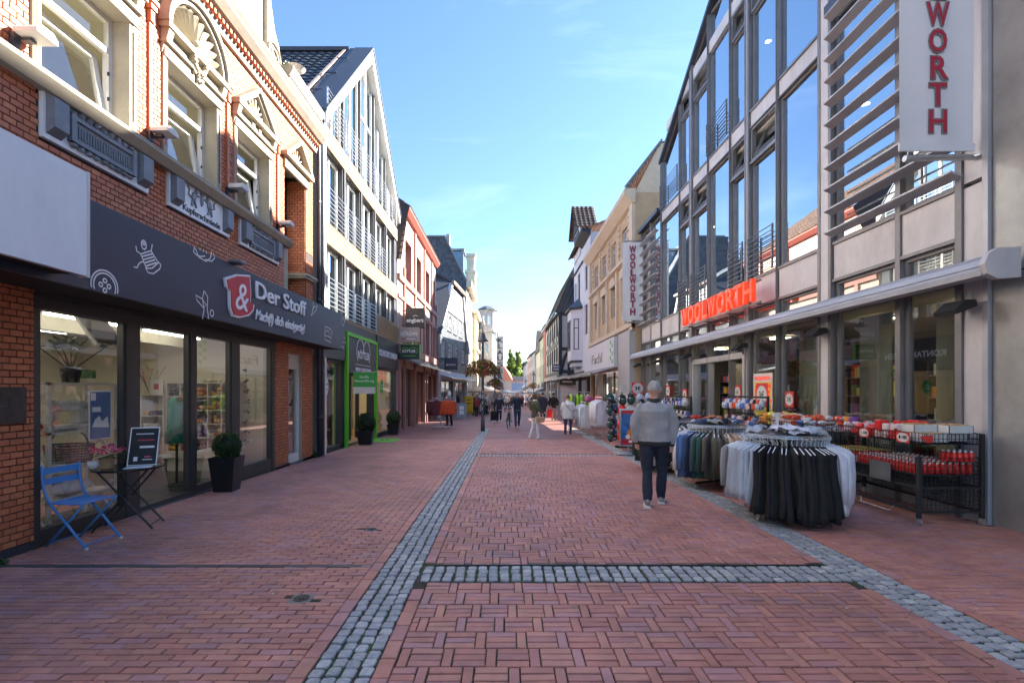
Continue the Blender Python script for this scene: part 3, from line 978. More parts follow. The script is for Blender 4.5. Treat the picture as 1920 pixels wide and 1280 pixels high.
# surrounds
for k,(a,b) in enumerate(WINS):
 def jambs(m):
  for (p,q) in ((a - trimw,a - .05),(b+.05,b+trimw)):
   m.box(p,q,-.014,.03,WZ0 - .02,WZ1)
  for (p,q) in ((a - .05,a),(b,b+.05)):
   m.box(p,q,-.014,.018,WZ0 - .02,WZ1)
 part('window_jamb','white_stone',jambs)
 part('terracotta_strip','terracotta',lambda m: (m.box(a - .066,a - .05,-.01,.036,WZ0+.1,WZ1 - .1),m.box(b+.05,b+.066,-.01,.036,WZ0+.1,WZ1 - .1)))
 def lintel(m):
  m.box(a - trimw,b+trimw,-.014,.05,WZ1,WZ1+.17)
  m.box(a - trimw - .03,b+trimw+.03,-.014,.10,WZ1+.17,WZ1+.21)
  m.box(a - trimw,b+trimw,-.014,.04,WZ1+.21,6.72)
  m.box(a - trimw - .05,b+trimw+.05,-.014,.15,6.72,6.80)
  for q in (a - trimw - .02,b+trimw - .08):
   m.prism([(0,6.72),(.13,6.72),(.10,6.60),(.045,6.48),(.02,6.38),(0,6.38)],q,q+.10,'vz')
  # keystone brackets over the opening
  for q in ((a+b)/2 - .16,(a+b)/2+.08):
   m.box(q,q+.08,.0,.075,WZ1+.19,6.73)
 part('lintel','white_stone',lintel)
 cu=(a+b)/2
 if k in (0,1):
  hw=.68
  def arch(m):
   # half-round hood with a shell fan inside
   n=14
   for (r0,r1,v1) in ((hw,hw+.07,.16),(hw - .06,hw,.11)):
    for i in range(n):
     a0,a1=PI*i/n,PI*(i+1)/n
     pts=[(cu+math.cos(t)*r,6.8+math.sin(t)*r*1.05) for t,r in ((a0,r0),(a0,r1),(a1,r1),(a1,r0))]
     m.prism(pts,-.014,v1,'uz')
  part('arched_pediment','cornice_grey',arch)
  def shell(m):
   n=13
   pts=[(cu,6.8)]+[(cu+math.cos(PI*i/16)*(hw - .06),6.8+math.sin(PI*i/16)*(hw - .06)*1.05) for i in range(17)]
   m.prism(pts,-.014,.006,'uz')
   for i in range(n):
    t0=PI*(i+.12)/n; t1=PI*(i+.88)/n
    tm=(t0+t1)/2
    q=lambda t,r,v: (cu+math.cos(t)*r,v,6.82+math.sin(t)*r)
    m.add([q(t0,.14,.01),q(t1,.14,.01),q(t1,.58,.02),q(tm,.63,.05),q(t0,.58,.02),q(tm,.14,.05),q(tm,.56,.09)],
     [(0,5,6,4),(5,1,2,6),(4,6,3),(6,2,3)])
  part('shell_relief','white_stone',shell)
  def wreath(m):
   n=18
   for i in range(n):
    t=2*PI*i/n
    m.blob((cu+math.cos(t)*.14,.09+R.uniform(-.015,.015),6.70+math.sin(t)*.16),(.045,.05,.045),6,4,jit=.3,seed=i)
   m.blob((cu - .02,.08,6.92),(.08,.08,.10),8,6,jit=.3)
   for i in range(5): m.blob((cu+R.uniform(-.1,.1),.08,6.5 - i*.02),.035,6,4)
  part('wreath_relief','white_stone',wreath,smooth=True)
 else:
  hw=.66; hh=.62
  def tri(m):
   for s in (-1,1):
    m.prism([(cu+s*(hw+.08),6.80),(cu+s*(hw - .02),6.80),(cu,6.80+hh - .09),(cu,6.80+hh)],-.014,.15,'uz')
    m.prism([(cu+s*(hw - .02),6.80),(cu+s*(hw - .08),6.80),(cu,6.80+hh - .16),(cu,6.80+hh - .09)],-.014,.10,'uz')
  part('triangular_pediment','cornice_grey',tri)
  def fan(m):
   m.prism([(cu - hw+.08,6.80),(cu+hw - .08,6.80),(cu,6.80+hh - .16)],-.014,.006,'uz')
   for i in range(9):
    t=PI*(i+.5)/9
    l_=.12+.3*max(.3,math.sin(t))*(1 if abs(math.cos(t)) < .8 else 1.1)
    p=[(cu+math.cos(t - .09)*.1,6.83+math.sin(t - .09)*.1),(cu+math.cos(t+.09)*.1,6.83+math.sin(t+.09)*.1),(cu+math.cos(t+.06)*l_,6.83+math.sin(t+.06)*l_*.85),(cu+math.cos(t - .06)*l_,6.83+math.sin(t - .06)*l_*.85)]
    m.prism(p,.0,.045,'uz')
  part('fan_relief','white_stone',fan)
# pediment over the niche
def tri4(m):
 cu=10.97; hw=.62; hh=.58
 for s in (-1,1):
  m.prism([(cu+s*(hw+.08),6.80),(cu+s*(hw - .04),6.80),(cu,6.80+hh - .1),(cu,6.80+hh)],-.014,.15,'uz')
 m.box(cu - hw - .1,cu+hw+.1,-.014,.14,6.72,6.80)
 m.box(cu - hw,cu+hw,-.014,.05,6.5,6.72)
 for i in range(7):
  t=PI*(i+.5)/7
  m.prism([(cu+math.cos(t - .1)*.08,6.83+math.sin(t - .1)*.08),(cu+math.cos(t+.1)*.08,6.83+math.sin(t+.1)*.08),(cu+math.cos(t+.06)*.34,6.83+math.sin(t+.06)*.3),(cu+math.cos(t - .06)*.34,6.83+math.sin(t - .06)*.3)],.0,.04,'uz')
part('triangular_pediment','white_stone',tri4)
# brick pilasters' terracotta capitals between the bays
for u in (6.45,8.25,10.06):
 part('terracotta_capital','terracotta',lambda m: (m.box(u - .07,u+.07,-.01,.10,6.86,6.92),m.box(u - .055,u+.055,-.01,.08,6.78,6.86),m.box(u - .035,u+.035,-.01,.06,6.62,6.78),m.box(u - .03,u+.03,-.01,.035,5.0,6.62)))
# main cornice, dentils, upper floor and scrolled gable
def cornice(m):
 m.prism([(-.014,7.62),(.05,7.62),(.08,7.72),(.08,7.80),(.20,7.84),(.30,7.95),(.30,8.0),(.34,8.05),(.34,8.10),(-.014,8.14)],-6,12.05,'vz')
part('main_cornice','cornice_grey',cornice)
for s0,s1 in ((3.6,12.0),):
 m=MB(FL); u=s0
 while u < s1:
  m.box(u,u+.055,.079,.15,7.735,7.80); u += .11
 m.build('dentil','terracotta',house,kind='stuff')
def topwall(m):
 m.box(-6,9.55,-.5,-.02,8.1,11.2)
 m.prism([(9.55,8.1),(9.55,10.6),(9.62,10.0),(9.70,9.5),(9.86,9.05),(10.05,8.85),(10.1,8.6),(10.02,8.35),(10.1,8.1)],-.5,.06,'uz')
part('upper_wall','white_stone',topwall)
def volute(m):
 pts=[]
 for i in range(40):
  t=i*.32; r=.28 - i*.0062
  pts.append((9.78+math.cos(t)*r,.085,8.50+math.sin(t)*r))
 m.tube(pts,.022,6)
part('gable_volute','white_stone',volute)
part('parapet_block','cornice_grey',lambda m: (m.box(10.3,12.0,-.3,.16,8.1,8.42),m.prism([(-.3,8.42),(.18,8.42),(.26,8.55),(.26,8.62),(-.3,8.66)],10.25,12.05,'vz'),m.box(10.4,10.75,-.2,.1,8.66,8.8)))
m=MB(FL)
for k in range(60):
 m.blob((10.3+R.uniform(0,1.3),R.uniform(-.2,.1),8.70+R.uniform(0,.14)),.04,5,3)
m.build('parapet_plant','leaf_dark',house,kind='stuff')
window(house,FL,7.75,8.75,8.5,10.6,-.01,fw=.08,mull=(.5,),mat='white_paint',pane='glass_clear')
part('satellite_dish','white_paint',lambda m: m.lathe([(.001,.0),(.12,.03),(.2,.10)],c=(10.55,.2,8.66),n=14))
# roof
part('roof','roof_tile',lambda m: m.prism([(-.5,8.1),(-9,8.1),(-4.7,11.5)],-6,11.9,'vz'))
# plaques below the windows
for k,(a,b,c,d) in enumerate(plaques):
 part('plaque','white_sheet',lambda m: m.box(a,b,-.014,.035,c,d - .04))
 def blocks(m):
  for (p,q) in ((a+.03,a+.20),(b - .20,b - .03)):
   m.prism([(.035,c+.05),(.13,c+.12),(.13,d - .10),(.035,d - .05)],p,q,'vz')
 part('plaque_bracket','grey_relief',blocks)
 if k != 1:
  def relief(m):
   u0,u1=a+.33,b - .33
   z0,z1=c+.12,d - .15
   m.box(u0,u1,.03,.06,z0+.03,z1 - .03)
   m.box(u0 - .05,u1+.05,.03,.085,z1 - .03,z1+.015); m.box(u0 - .05,u1+.05,.03,.085,z0 - .02,z0+.025)
   m.box(u0 - .06,u0,.03,.095,z0 - .02,z1+.02); m.box(u1,u1+.06,.03,.095,z0 - .02,z1+.02)
   n=22
   for i in range(n):
    uu=u0+(u1 - u0)*(i+.5)/n
    m.box(uu - .006,uu+.006,.06,.075,z0+.05,z1 - .08)
   for i in range(9):
    uu=u0+(u1 - u0)*i/8
    m.blob((uu,.05,z1+.05+.03*math.sin(PI*i/8)),(.05,.04,.035+.03*math.sin(PI*i/8)),6,4,jit=.5,seed=i)
    m.blob((uu,.05,z0 - .05),(.05,.035,.028),6,4,jit=.5,seed=i+20)
  part('relief_ornament','grey_relief',relief)
 else:
  def crest(m):
   # two beasts holding a central device
   cu,zc=(a+b)/2 - .02,(c+d)/2+.06
   for s in (-1,1):
    x=cu+s*.19
    m.blob((x,.045,zc),(.06,.02,.085),7,5,jit=.5,seed=3)
    m.blob((x - s*.05,.045,zc+.10),(.04,.02,.04),6,4,jit=.3)
    m.bar((x - s*.03,.045,zc+.04),(cu+s*.05,.045,zc+.06),.02,.02)
    m.bar((x,.045,zc - .05),(x - s*.05,.045,zc - .15),.028,.02)
    m.bar((x+s*.03,.045,zc - .05),(x+s*.06,.045,zc - .15),.028,.02)
    m.tube([(x+s*.05,.045,zc - .03),(x+s*.13,.045,zc),(x+s*.11,.045,zc+.08),(x+s*.16,.045,zc+.12)],.012,5)
   m.blob((cu,.045,zc+.12),(.06,.02,.04),6,4)
   m.blob((cu,.045,zc+.01),(.035,.02,.09),6,5,jit=.4)
  part('crest_relief','grey_relief',crest)
  put_text('Kupferschmiede',.13,FL(((a+b)/2,.037,c+.09)),(0,1,0),(0,0,1),'letter_black',house,'gothic_lettering',depth=.006,width=.92,bold=.003)
# little spotlights standing on the sill cornice
for i,u in enumerate((4.72,6.50,8.30,10.12)):
 t=thing('spotlight','small white spotlight on the brick sill, '+['nearest the camera','between the first and second window','third from the camera','beside the last narrow window'][i],'spotlight',FL((u,.1,5.05)),group='spotlights along the sill of the brick house')
 part('bracket','zinc_dark',lambda m: (m.box(u - .09,u - .02,-.0,.05,5.0,5.13),m.box(u - .03,u+.03,.04,.16,5.08,5.11)),t)
 part('lamp_head','white_paint',lambda m: (m.prism([(u - .11,5.12),(u+.11,5.12),(u+.11,5.16),(u+.06,5.21),(u - .06,5.21),(u - .11,5.16)],.06,.30,'uz')),t)
# shop front --------------------------------------------------------------
FZ1=2.60
def fr(u0,u1,z0=.0,z1=FZ1,v0=-.14,v1=-.02):
 return lambda m: m.box(u0,u1,v0,v1,z0,z1)
for (p,q) in ((4.89,4.96),(6.10,6.32),(7.35,7.49),(8.45,8.70),(9.90,10.0)):
 part('mullion','dark_frame',fr(p,q,-.12))
part('head_beam','dark_frame',lambda m: (m.box(4.89,10.0,-.16,-.01,2.48,2.62),m.box(4.89,10.0,-.16,.06,2.62,2.66)))
part('threshold','zinc',lambda m: (m.box(6.32,8.45,-.16,.02,-.12,-.0),m.box(10.0,12.0,.0,.02,-.3,-.03)))
for (p,q,z0) in ((4.96,6.10,.16),(6.32,7.35,.06),(7.49,8.45,.12),(8.70,9.90,.20)):
 w=part('shop_window','dark_frame',lambda m: (m.box(p,q,-.13,-.03,-.12,z0),m.box(p,p+.03,-.12,-.04,z0,2.48),m.box(q - .03,q,-.12,-.04,z0,2.48)))
 part('pane','glass_shop',lambda m: m.quad((p,-.08,z0),(p,-.08,2.48),(q,-.08,2.48),(q,-.08,z0)),w)
dd=part('side_door','white_paint',lambda m: (m.box(10.63,10.71,-.16,-.08,-.1,2.45),m.box(11.25,11.33,-.16,-.08,-.1,2.45),m.box(10.71,11.25,-.16,-.08,-.1,.14),m.box(10.71,11.25,-.16,-.08,2.1,2.45)))
part('pane','glass_win',lambda m: m.quad((10.70,-.12,.12),(10.70,-.12,2.12),(11.26,-.12,2.12),(11.26,-.12,.12)),dd)
part('handle','steel',lambda m: m.box(10.73,10.75,-.08,-.03,.95,1.15),dd)
part('hallway','room_mid',lambda m: m.quad((10.4,-1.2,-.1),(10.4,-1.2,2.6),(11.6,-1.2,2.6),(11.6,-1.2,-.1)))
# room
RB=-4.2
room=thing('shop_room',None,None,(-7,7.5,0),kind='structure')
part('floor','floor_dark',lambda m: m.box(4.0,10.3,RB - .1,-.16,-.16,-.06),room)
part('back_wall','cream_wall',lambda m: m.box(4.0,10.3,RB - .1,RB,-.06,2.9),room)
part('side_wall','cream_wall',lambda m: (m.box(4.0,4.1,RB,-.16,-.06,2.9),m.box(10.2,10.3,RB,-.16,-.06,2.9)),room)
part('ceiling','ceiling',lambda m: m.box(4.0,10.3,RB - .1,-.16,2.72,2.95),room)
part('ceiling_beam','cream_wall',lambda m: m.box(4.1,10.2,-2.0,-1.8,2.5,2.72),room)
for i,(u,v) in enumerate(((5.2,-1.2),(7.0,-1.25),(8.8,-1.3),(5.6,-3.0),(7.8,-3.05))):
 t=thing('tube_lamp','glowing ceiling tube lamp in the fabric shop, '+['over the first window','over the entrance','over the third window','at the back left','at the back right'][i],'lamp',FL((u,v,2.6)),group='tube lamps in the fabric shop')
 part('housing','white_paint',lambda m: m.box(u - .75,u+.75,v - .03,v+.03,2.66,2.72),t)
 part('tube','tube_light',lambda m: m.tube([(u - .73,v,2.64),(u+.73,v,2.64)],.016,8),t)
# yarn shelf against the back wall
YARN=[(.45,.03,.03),(.55,.16,.03),(.6,.4,.04),(.03,.03,.04),(.05,.16,.16),(.5,.12,.16),(.6,.55,.4),(.08,.2,.05),(.10,.04,.12),(.55,.30,.08)]
for i,c in enumerate(YARN): M('yarn%d' % i,c,rough=.9,var=.25,scale=40,bump=.6,bscale=120)
yarn_me={}
def yarn_ball(loc,k,r=.055):
 if k not in yarn_me:
  m=MB(); m.blob((0,0,0),(1.25*r,r,r),9,6)
  yarn_me[k]=m.mesh('yarn_ball','yarn%d' % k,smooth=True)
 o=link('yarn_ball',yarn_me[k],label='ball of coloured yarn in the white cube shelf',cat='yarn',group='yarn balls in the cube shelf')
 o.location=loc
 o.rotation_euler=(R.uniform(-.3,.3),R.uniform(-.3,.3),R.uniform(0,3))
 return o
FS=Frame((-4.85,10.17,0),(-1,0,0),(0,-1,0))   # the far side wall of the shop,facing the camera
sh=thing('cube_shelf','white cube shelf full of yarn at the back of the fabric shop','shelf',FS((1.5,.15,-.06)))
SU0,ncol,nrow,cs,SZ=.78,5,5,.285,.34
def shelf(m):
 for i in range(ncol+1): m.box(SU0+i*cs - .01,SU0+i*cs+.01,.0,.3,SZ,SZ+nrow*cs)
 for j in range(nrow+1): m.box(SU0 - .01,SU0+ncol*cs+.01,.0,.302,SZ+j*cs - .01,SZ+j*cs+.01)
 m.box(SU0 - .03,SU0+ncol*cs+.03,.0,.36,.2,SZ - .012)
 m.box(SU0+.02,SU0+ncol*cs - .02,.0,.30,-.06,.2)
part('carcass','white_paint',shelf,sh,FS)
CN={0: 'red',1: 'orange',2: 'yellow',3: 'black',4: 'teal',5: 'pink',6: 'cream',7: 'green',8: 'purple',9: 'amber'}
for i in range(ncol):
 for j in range(nrow):
  k=R.randrange(len(YARN))
  for q in range(R.choice([4,5,6,6])):
   kk=k if R.random() < .75 else R.randrange(len(YARN))
   row_=q // 3
   o=yarn_ball(FS((SU0+i*cs+.055+(q % 3)*.088,.22+R.uniform(-.03,.05),SZ+j*cs+.06+row_*.085)),kk,.045)
   o['label']='%s yarn ball in the %s cubby row of the white cube shelf' % (CN[kk],['lowest','second lowest','middle','second highest','top'][j])
for i in range(6):
 o=yarn_ball(FS((.95+i*.11,.16,SZ+nrow*cs+.055)),6,.05); o['label']='cream yarn ball on top of the white cube shelf'
s2=thing('low_shelf','low white shelf with a framed picture on top, left of the yarn shelf','shelf',FS((2.5,.15,-.06)))
def low(m):
 for u in (2.26,2.72): m.box(u - .012,u+.012,0,.32,-.06,1.52)
 for z in (.25,.62,1.08,1.52): m.box(2.26,2.72,0,.322,z - .012,z+.012)
part('carcass','white_paint',low,s2,FS)
for k in range(4):
 m=MB(FS); u=2.33+k*.1
 m.tube([(u,.05,1.14),(u,.30,1.14)],.045,9)
 m.build('fabric_roll','yarn%d' % [3,8,3,9][k],label='%s rolled dark fabric on the low white shelf' % ['first','second','third','fourth'][3 - k],cat='fabric roll',group='fabric rolls on the low shelf')
pf=thing('framed_picture','white framed picture with a dark red square on the low shelf','picture',FS((2.5,.2,1.54)))
part('frame','white_paint',lambda m: m.box(2.34,2.62,.18,.21,1.54,1.84),pf,FS)
part('print','logo_red',lambda m: m.box(2.43,2.53,.21,.214,1.63,1.75),pf,FS)
bag=thing('tote_bag','white tote bag with black print leaning on the low shelf','bag',FS((2.5,.45,.62)))
part('body','cloth_white',lambda m: m.prism([(2.36,.63),(2.62,.64),(2.64,.93),(2.37,.92)],.3,.36,'uz'),bag,FS)
part('print','letter_black',lambda m: (m.box(2.40,2.60,.36,.364,.80,.85),m.box(2.40,2.58,.36,.364,.70,.75)),bag,FS)
tr_=thing('flower_branches','bare twigs with pink blossom beside the framed picture in the shop','branches',FS((2.7,.2,1.5)))
def twigs(m):
 for k in range(9):
  a=R.uniform(-.5,.5); l_=R.uniform(.35,.6)
  m.tube([(2.68,.12,1.53),(2.68+math.sin(a)*l_*.5,.14,1.53+l_*.5),(2.68+math.sin(a)*l_*1.2,.12,1.53+l_)],.004,4)
part('twig','bark',twigs,tr_,FS)
part('blossom','flower_pink',lambda m: [m.blob((2.68+R.uniform(-.25,.25),.14,1.7+R.uniform(0,.4)),.02,5,4) for k in range(14)],tr_,FS,kind='stuff')
sc_=thing('hanging_screen','screen hung from the ceiling at the shop entrance','screen',FL((6.6,-.8,2.4)))
part('panel','white_paint',lambda m: m.prism([(-.95,2.62),(-.90,2.62),(-.62,2.24),(-.66,2.22)],6.36,6.86,'vz'),sc_)
m=MB(FL); m.quad((6.39,-.89,2.60),(6.83,-.89,2.60),(6.83,-.63,2.262),(6.39,-.63,2.262)); m.build('display','leaf_dark',sc_)
FW=Frame((-4.85,.45,0),(0,1,0),(1,0,0))
# display ladder rack behind the first window
rk=thing('display_rack','white trestle rack with sloping braces in the first shop window','rack',FW((5.5,-.6,-.06)))
def rack(m):
 for v in (-.42,-.85):
  for u in (5.02,5.98): m.box(u - .02,u+.02,v - .02,v+.02,-.06,1.72)
 for z in (.32,.72,1.12,1.70):
  m.box(5.0,6.0,-.44,-.40,z - .015,z+.015); m.box(5.0,6.0,-.87,-.83,z - .015,z+.015)
  m.box(5.0,6.0,-.83,-.44,z - .006,z+.006)
part('shelf_frame','white_paint',rack,rk,FW)
def brace(m):
 for z in (-.0,.78,1.2):
  m.bar((5.04,-.80,z),(5.04,-.46,z+.42),.028); m.bar((5.04,-.46,z),(5.04,-.80,z+.42),.028)
  m.bar((5.96,-.80,z),(5.96,-.46,z+.42),.028); m.bar((5.96,-.46,z),(5.96,-.80,z+.42),.028)
part('cross_brace','white_paint',brace,rk,FW)
def leafy(loc,name,label,stem_h,spread,nleaf,lmat,potmat,pr=.1,ph=.2,size=.07,branches=5):
 t=thing(name,label,'plant',loc)
 m=MB(); m.lathe([(pr*.75,0),(pr,ph),(pr*.9,ph),(pr*.8,ph*.8),(.001,ph*.8)],n=14)
 m.build('pot',potmat,t,local=True,smooth=False)
 st,lf=MB(),MB()
 for b in range(branches):
  a=2*PI*b/branches+R.uniform(-.4,.4); l_=stem_h*R.uniform(.6,1.0); s=spread*R.uniform(.3,1)
  if b == 0: s=0; l_=stem_h
  tip=Vector((math.cos(a)*s,math.sin(a)*s,ph+l_))
  mid=Vector((math.cos(a)*s*.5,math.sin(a)*s*.5,ph+l_*.45))
  st.tube([(0,0,ph*.8),mid,tip],[.012,.009,.005],5)
  for q in range(nleaf // branches):
   base=mid.lerp(tip,R.uniform(.5,1.05))
   an,el=R.uniform(0,2*PI),R.uniform(-.3,.7)
   d=Vector((math.cos(an)*math.cos(el),math.sin(an)*math.cos(el),math.sin(el)))
   sd=d.cross(Vector((0,0,1))).normalized()*size*.32
   L_=size*R.uniform(.8,1.5)
   lf.add([tuple(base),tuple(base+d*L_*.5+sd),tuple(base+d*L_),tuple(base+d*L_*.5 - sd)],[(0,1,2,3)])
 st.build('stem','bark',t,local=True)
 lf.build('leaf',lmat,t,local=True,kind='stuff')
 return t
leafy(FW((5.5,-.6,1.72)),'potted_plant','leafy plant in a dark pot on top of the window rack',.38,.40,110,'leaf_dark','black_matt',.11,.18,.10,6)
ps=thing('window_poster','blue poster with white shapes hung in the first shop window','poster',FL((5.85,-.2,1.3)))
part('sheet','white_sheet',lambda m: m.box(5.70,6.02,-.16,-.152,1.02,1.62),ps)
M('poster_blue',(.06,.14,.34),rough=.5,var=.15)
part('print','poster_blue',lambda m: m.box(5.715,6.005,-.152,-.149,1.035,1.605),ps)
part('print_shape','letter_white',lambda m: (m.box(5.74,5.86,-.149,-.147,1.36,1.42),m.prism([(5.74,1.18),(5.98,1.16),(5.96,1.3),(5.88,1.24),(5.84,1.31),(5.78,1.27)],-.149,-.147,'uz'),m.box(5.72,5.79,-.149,-.147,1.50,1.59)),ps)
def basket(loc,rx,ry,h,label,mat):
 t=thing('basket',label,'basket',loc)
 m=MB()
 for k in range(7):
  z=h*k/6; s=1+.12*k/6
  m.tube([(rx*s*math.cos(a*PI/10),ry*s*math.sin(a*PI/10),z) for a in range(20)],.013,5,closed=True)
 for a in range(20):
  m.tube([(rx*math.cos(a*PI/10),ry*math.sin(a*PI/10),0),(rx*1.12*math.cos(a*PI/10),ry*1.12*math.sin(a*PI/10),h)],.007,4)
 m.lathe([(.001,.01),(rx,.01)],n=16,sy=ry/rx)
 m.build('weave',mat,t,local=True)
 m=MB(); m.tube([(rx*math.cos(PI*k/10),0,h+math.sin(PI*k/10)*.2) for k in range(11)],.011,5)
 m.build('handle',mat,t,local=True)
basket(FW((5.5,-.62,.74)),.24,.17,.2,'dark wicker basket on the middle shelf of the window rack','zinc_dark')
sm=thing('sewing_machine','white sewing machine on the window rack above the basket','sewing machine',FW((5.45,-.6,1.13)))
part('body','white_paint',lambda m: (m.cbox(5.2,5.7,-.70,-.52,1.14,1.20,.02),m.cbox(5.58,5.70,-.68,-.54,1.2,1.44,.02),m.cbox(5.22,5.70,-.68,-.54,1.36,1.50,.03),m.cbox(5.22,5.30,-.66,-.56,1.24,1.38,.02)),sm,FW)
part('handwheel','steel',lambda m: m.tube([(5.70,-.61,1.43),(5.74,-.61,1.43)],.05,12),sm,FW)
cu_=thing('cushion','white folded cloth parcel on the lowest shelf of the window rack','cushion',FW((5.4,-.6,.33)))
part('body','cloth_white',lambda m: m.blob((5.45,-.6,.42),(.3,.16,.09),14,8,jit=.3),cu_,FW,smooth=True)
for i,(u,z,c) in enumerate(((5.15,1.16,'yarn0'),(5.85,1.2,'yarn0'),(5.3,.42,'yarn4'),(5.75,1.78,'yarn7'))):
 part('sewing_kit_box',c,lambda m: m.cbox(u - .07,u+.07,-.75,-.55,z,z+.11,.012),None,FW,label='small %s box in the first shop window' % ['red','dark red','teal','green'][i],cat='box')
# dress form in the third window, garment, light garland
df=thing('dress_form','teal dress on a stand beside the shop door','dress form',FL((8.3,-.9,-.06)))
M('teal_cloth',(.04,.26,.20),rough=.8,var=.15)
part('dress','teal_cloth',lambda m: m.lathe([(.001,1.5),(.06,1.5),(.14,1.42),(.11,1.2),(.14,1.05),(.17,.7),(.001,.7)][::-1],c=(8.3,-.9,0),n=14),df,smooth=True)
part('stand','black_matt',lambda m: (m.tube([(8.3,-.9,-.06),(8.3,-.9,.72)],.02,8),m.lathe([(.16,-.06),(.16,-.03),(.02,.0)],c=(8.3,-.9,0),n=14)),df)
tb=thing('display_table','white display table in the last shop window','table',FL((9.3,-.8,-.06)))
part('top','white_paint',lambda m: m.box(8.85,9.75,-1.1,-.5,.42,.46),tb)
for u in (8.9,9.7):
 for v in (-1.05,-.55): part('leg','white_paint',lambda m: m.box(u - .02,u+.02,v - .02,v+.02,-.06,.42),tb)
part('tape_dispenser','steel',lambda m: (m.cbox(9.1,9.3,-.8,-.7,.46,.52,.01),m.tube([(9.2,-.75,.52),(9.2,-.75,.72)],.012,8)),None,label='small device on the white display table in the last shop window',cat='device')
gl=thing('leaf_garland','dark leaf garland hanging in the last shop window','garland',FL((9.4,-.3,.9)))
def garl(m):
 m.tube([(9.42,-.3,.55),(9.42,-.3,2.2)],.004,4)
 for k in range(8):
  z=.6+k*.2
  for s in range(4): m.blob((9.42+R.uniform(-.05,.05),-.3+R.uniform(-.05,.05),z+R.uniform(-.03,.03)),(.03,.03,.02),5,4)
part('leaf','leaf_dark',garl,gl)
# tarnished name plate on the pier
part('name_plate','iron',lambda m: (m.cbox(4.30,4.79,.0,.02,1.30,1.66,.004),m.lathe([(.008,0),(.008,.006)],c=(4.76,.02,1.33),n=6)),None,label='dark bronze name plate on the brick pier at the left edge',cat='plate')
# ---------------------------------------------------------------- shop sign above the fabric shop
sg=thing('shop_sign','long navy shop fascia with white sewing icons above the fabric shop','sign',FL((8,.69,2.63)))
SV=.69
part('panel','navy_panel',lambda m: m.box(2.2,12.30,SV - .06,SV,2.635,3.535),sg)
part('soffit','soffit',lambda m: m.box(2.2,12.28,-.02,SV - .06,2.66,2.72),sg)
part('top_cover','navy_panel',lambda m: (m.box(2.2,12.30,-.01,SV - .06,3.44,3.50),m.box(12.24,12.30,-.01,SV - .06,2.66,3.44)),sg)
def on_sign(u,z): return (u,SV,z)
NS=(0,1,0)
ic=[]
def icon(fn):
 m=MB(FL); fn(m); m.build('icon','letter_white',sg)
SW=.016
def S(m,pts,closed=False,w=SW): stroke(m,[on_sign(*p) for p in pts],w,NS,.004,closed)
def circ(cu,cz,r,n=22,sx=1.0): return [(cu+math.cos(2*PI*k/n)*r*sx,cz+math.sin(2*PI*k/n)*r) for k in range(n)]
# px -> u on the sign plane (X = -4.16): u = 890*4.16/(948-x);  z = EYE + (729-y)*u/890
def su(x): return 890*4.16/(948 - x)
def sz(x,y): return EYE+(729 - y)*su(x)/890
def SP(l): return [(su(x),sz(x,y)) for x,y in l]
# button
def button(m):
 c=SP([(196,537)])[0]
 full=[p for p in circ(c[0],c[1],.165,40) if p[1] > 2.64]
 full.sort(key=lambda p: math.atan2(p[1] - c[1],p[0] - c[0]))
 def arc(r):
  P_=[(c[0]+math.cos(t)*r,c[1]+math.sin(t)*r) for t in [PI*1.5+2*PI*k/48 for k in range(49)]]
  seg=[]
  for p in P_:
   if p[1] > 2.65: seg.append(p)
   elif len(seg) > 1: S(m,seg); seg=[]
   else: seg=[]
  if len(seg) > 1: S(m,seg)
 arc(.165); arc(.135)
 for dx,dz in ((0,.05),(-.05,0),(.05,0),(0,-.05)): S(m,circ(c[0]+dx,c[1]+dz+.01,.022,12),True)
icon(button)
# thread spool
def spool(m):
 S(m,circ(*SP([(269,459)])[0],.05,18,.75),True); S(m,circ(*SP([(269,457)])[0],.016,10),True)
 S(m,SP([(254,461),(256,471),(264,476),(283,470),(285,458)]))
 S(m,SP([(263,476),(274,503)])); S(m,SP([(283,471),(296,492)]))
 for k in range(4): S(m,SP([(265+2.6*k,481+6*k),(285+2.6*k,476+5.4*k)]),w=.018)
 S(m,SP([(272,501),(277,511),(287,513),(299,504),(301,496),(296,491)])); S(m,SP([(274,503),(284,503),(296,493)]))
 S(m,SP([(250,500),(256,502),(260,494),(266,490),(271,494)]))
icon(spool)
def halfbutton(m):
 S(m,SP([(364,463),(362,472),(368,478),(376,481),(384,480)])); S(m,SP([(366,466),(372,482),(386,490),(394,484),(396,472)])); S(m,SP([(384,486),(396,490),(402,484),(399,474)]))
 for k in range(3): S(m,SP([(374+6*k,466+3*k),(375+6*k,469+3*k)]),w=.02)
icon(halfbutton)
def scissors(m):
 S(m,SP([(366,553),(369,563),(381,577),(386,571),(378,560)]),True); S(m,SP([(382,545),(379,560),(382,580)])); S(m,SP([(382,545),(389,556),(388,580)]))
 S(m,SP([(382,580),(380,592),(379,598)])); S(m,SP([(388,580),(390,590),(390,598)])); S(m,circ(*SP([(397,587)])[0],.045,14,.9),True)
icon(scissors)
icon(lambda m: (S(m,SP([(587,565),(587,575),(583,592),(592,582),(595,572)])),S(m,SP([(583,592),(588,576),(592,574)]))))
icon(lambda m: (S(m,SP([(610,612),(620,617),(621,632),(620,642),(609,636),(608,627),(610,612)])),S(m,SP([(609,628),(620,633)])),S(m,SP([(610,623),(614,619),(617,622),(617,631)])),S(m,SP([(622,618),(623,628)]))))
icon(lambda m: (S(m,SP([(641,593),(640,604),(643,611),(646,604),(647,597)])),S(m,SP([(645,595),(643,598),(646,602)]))))
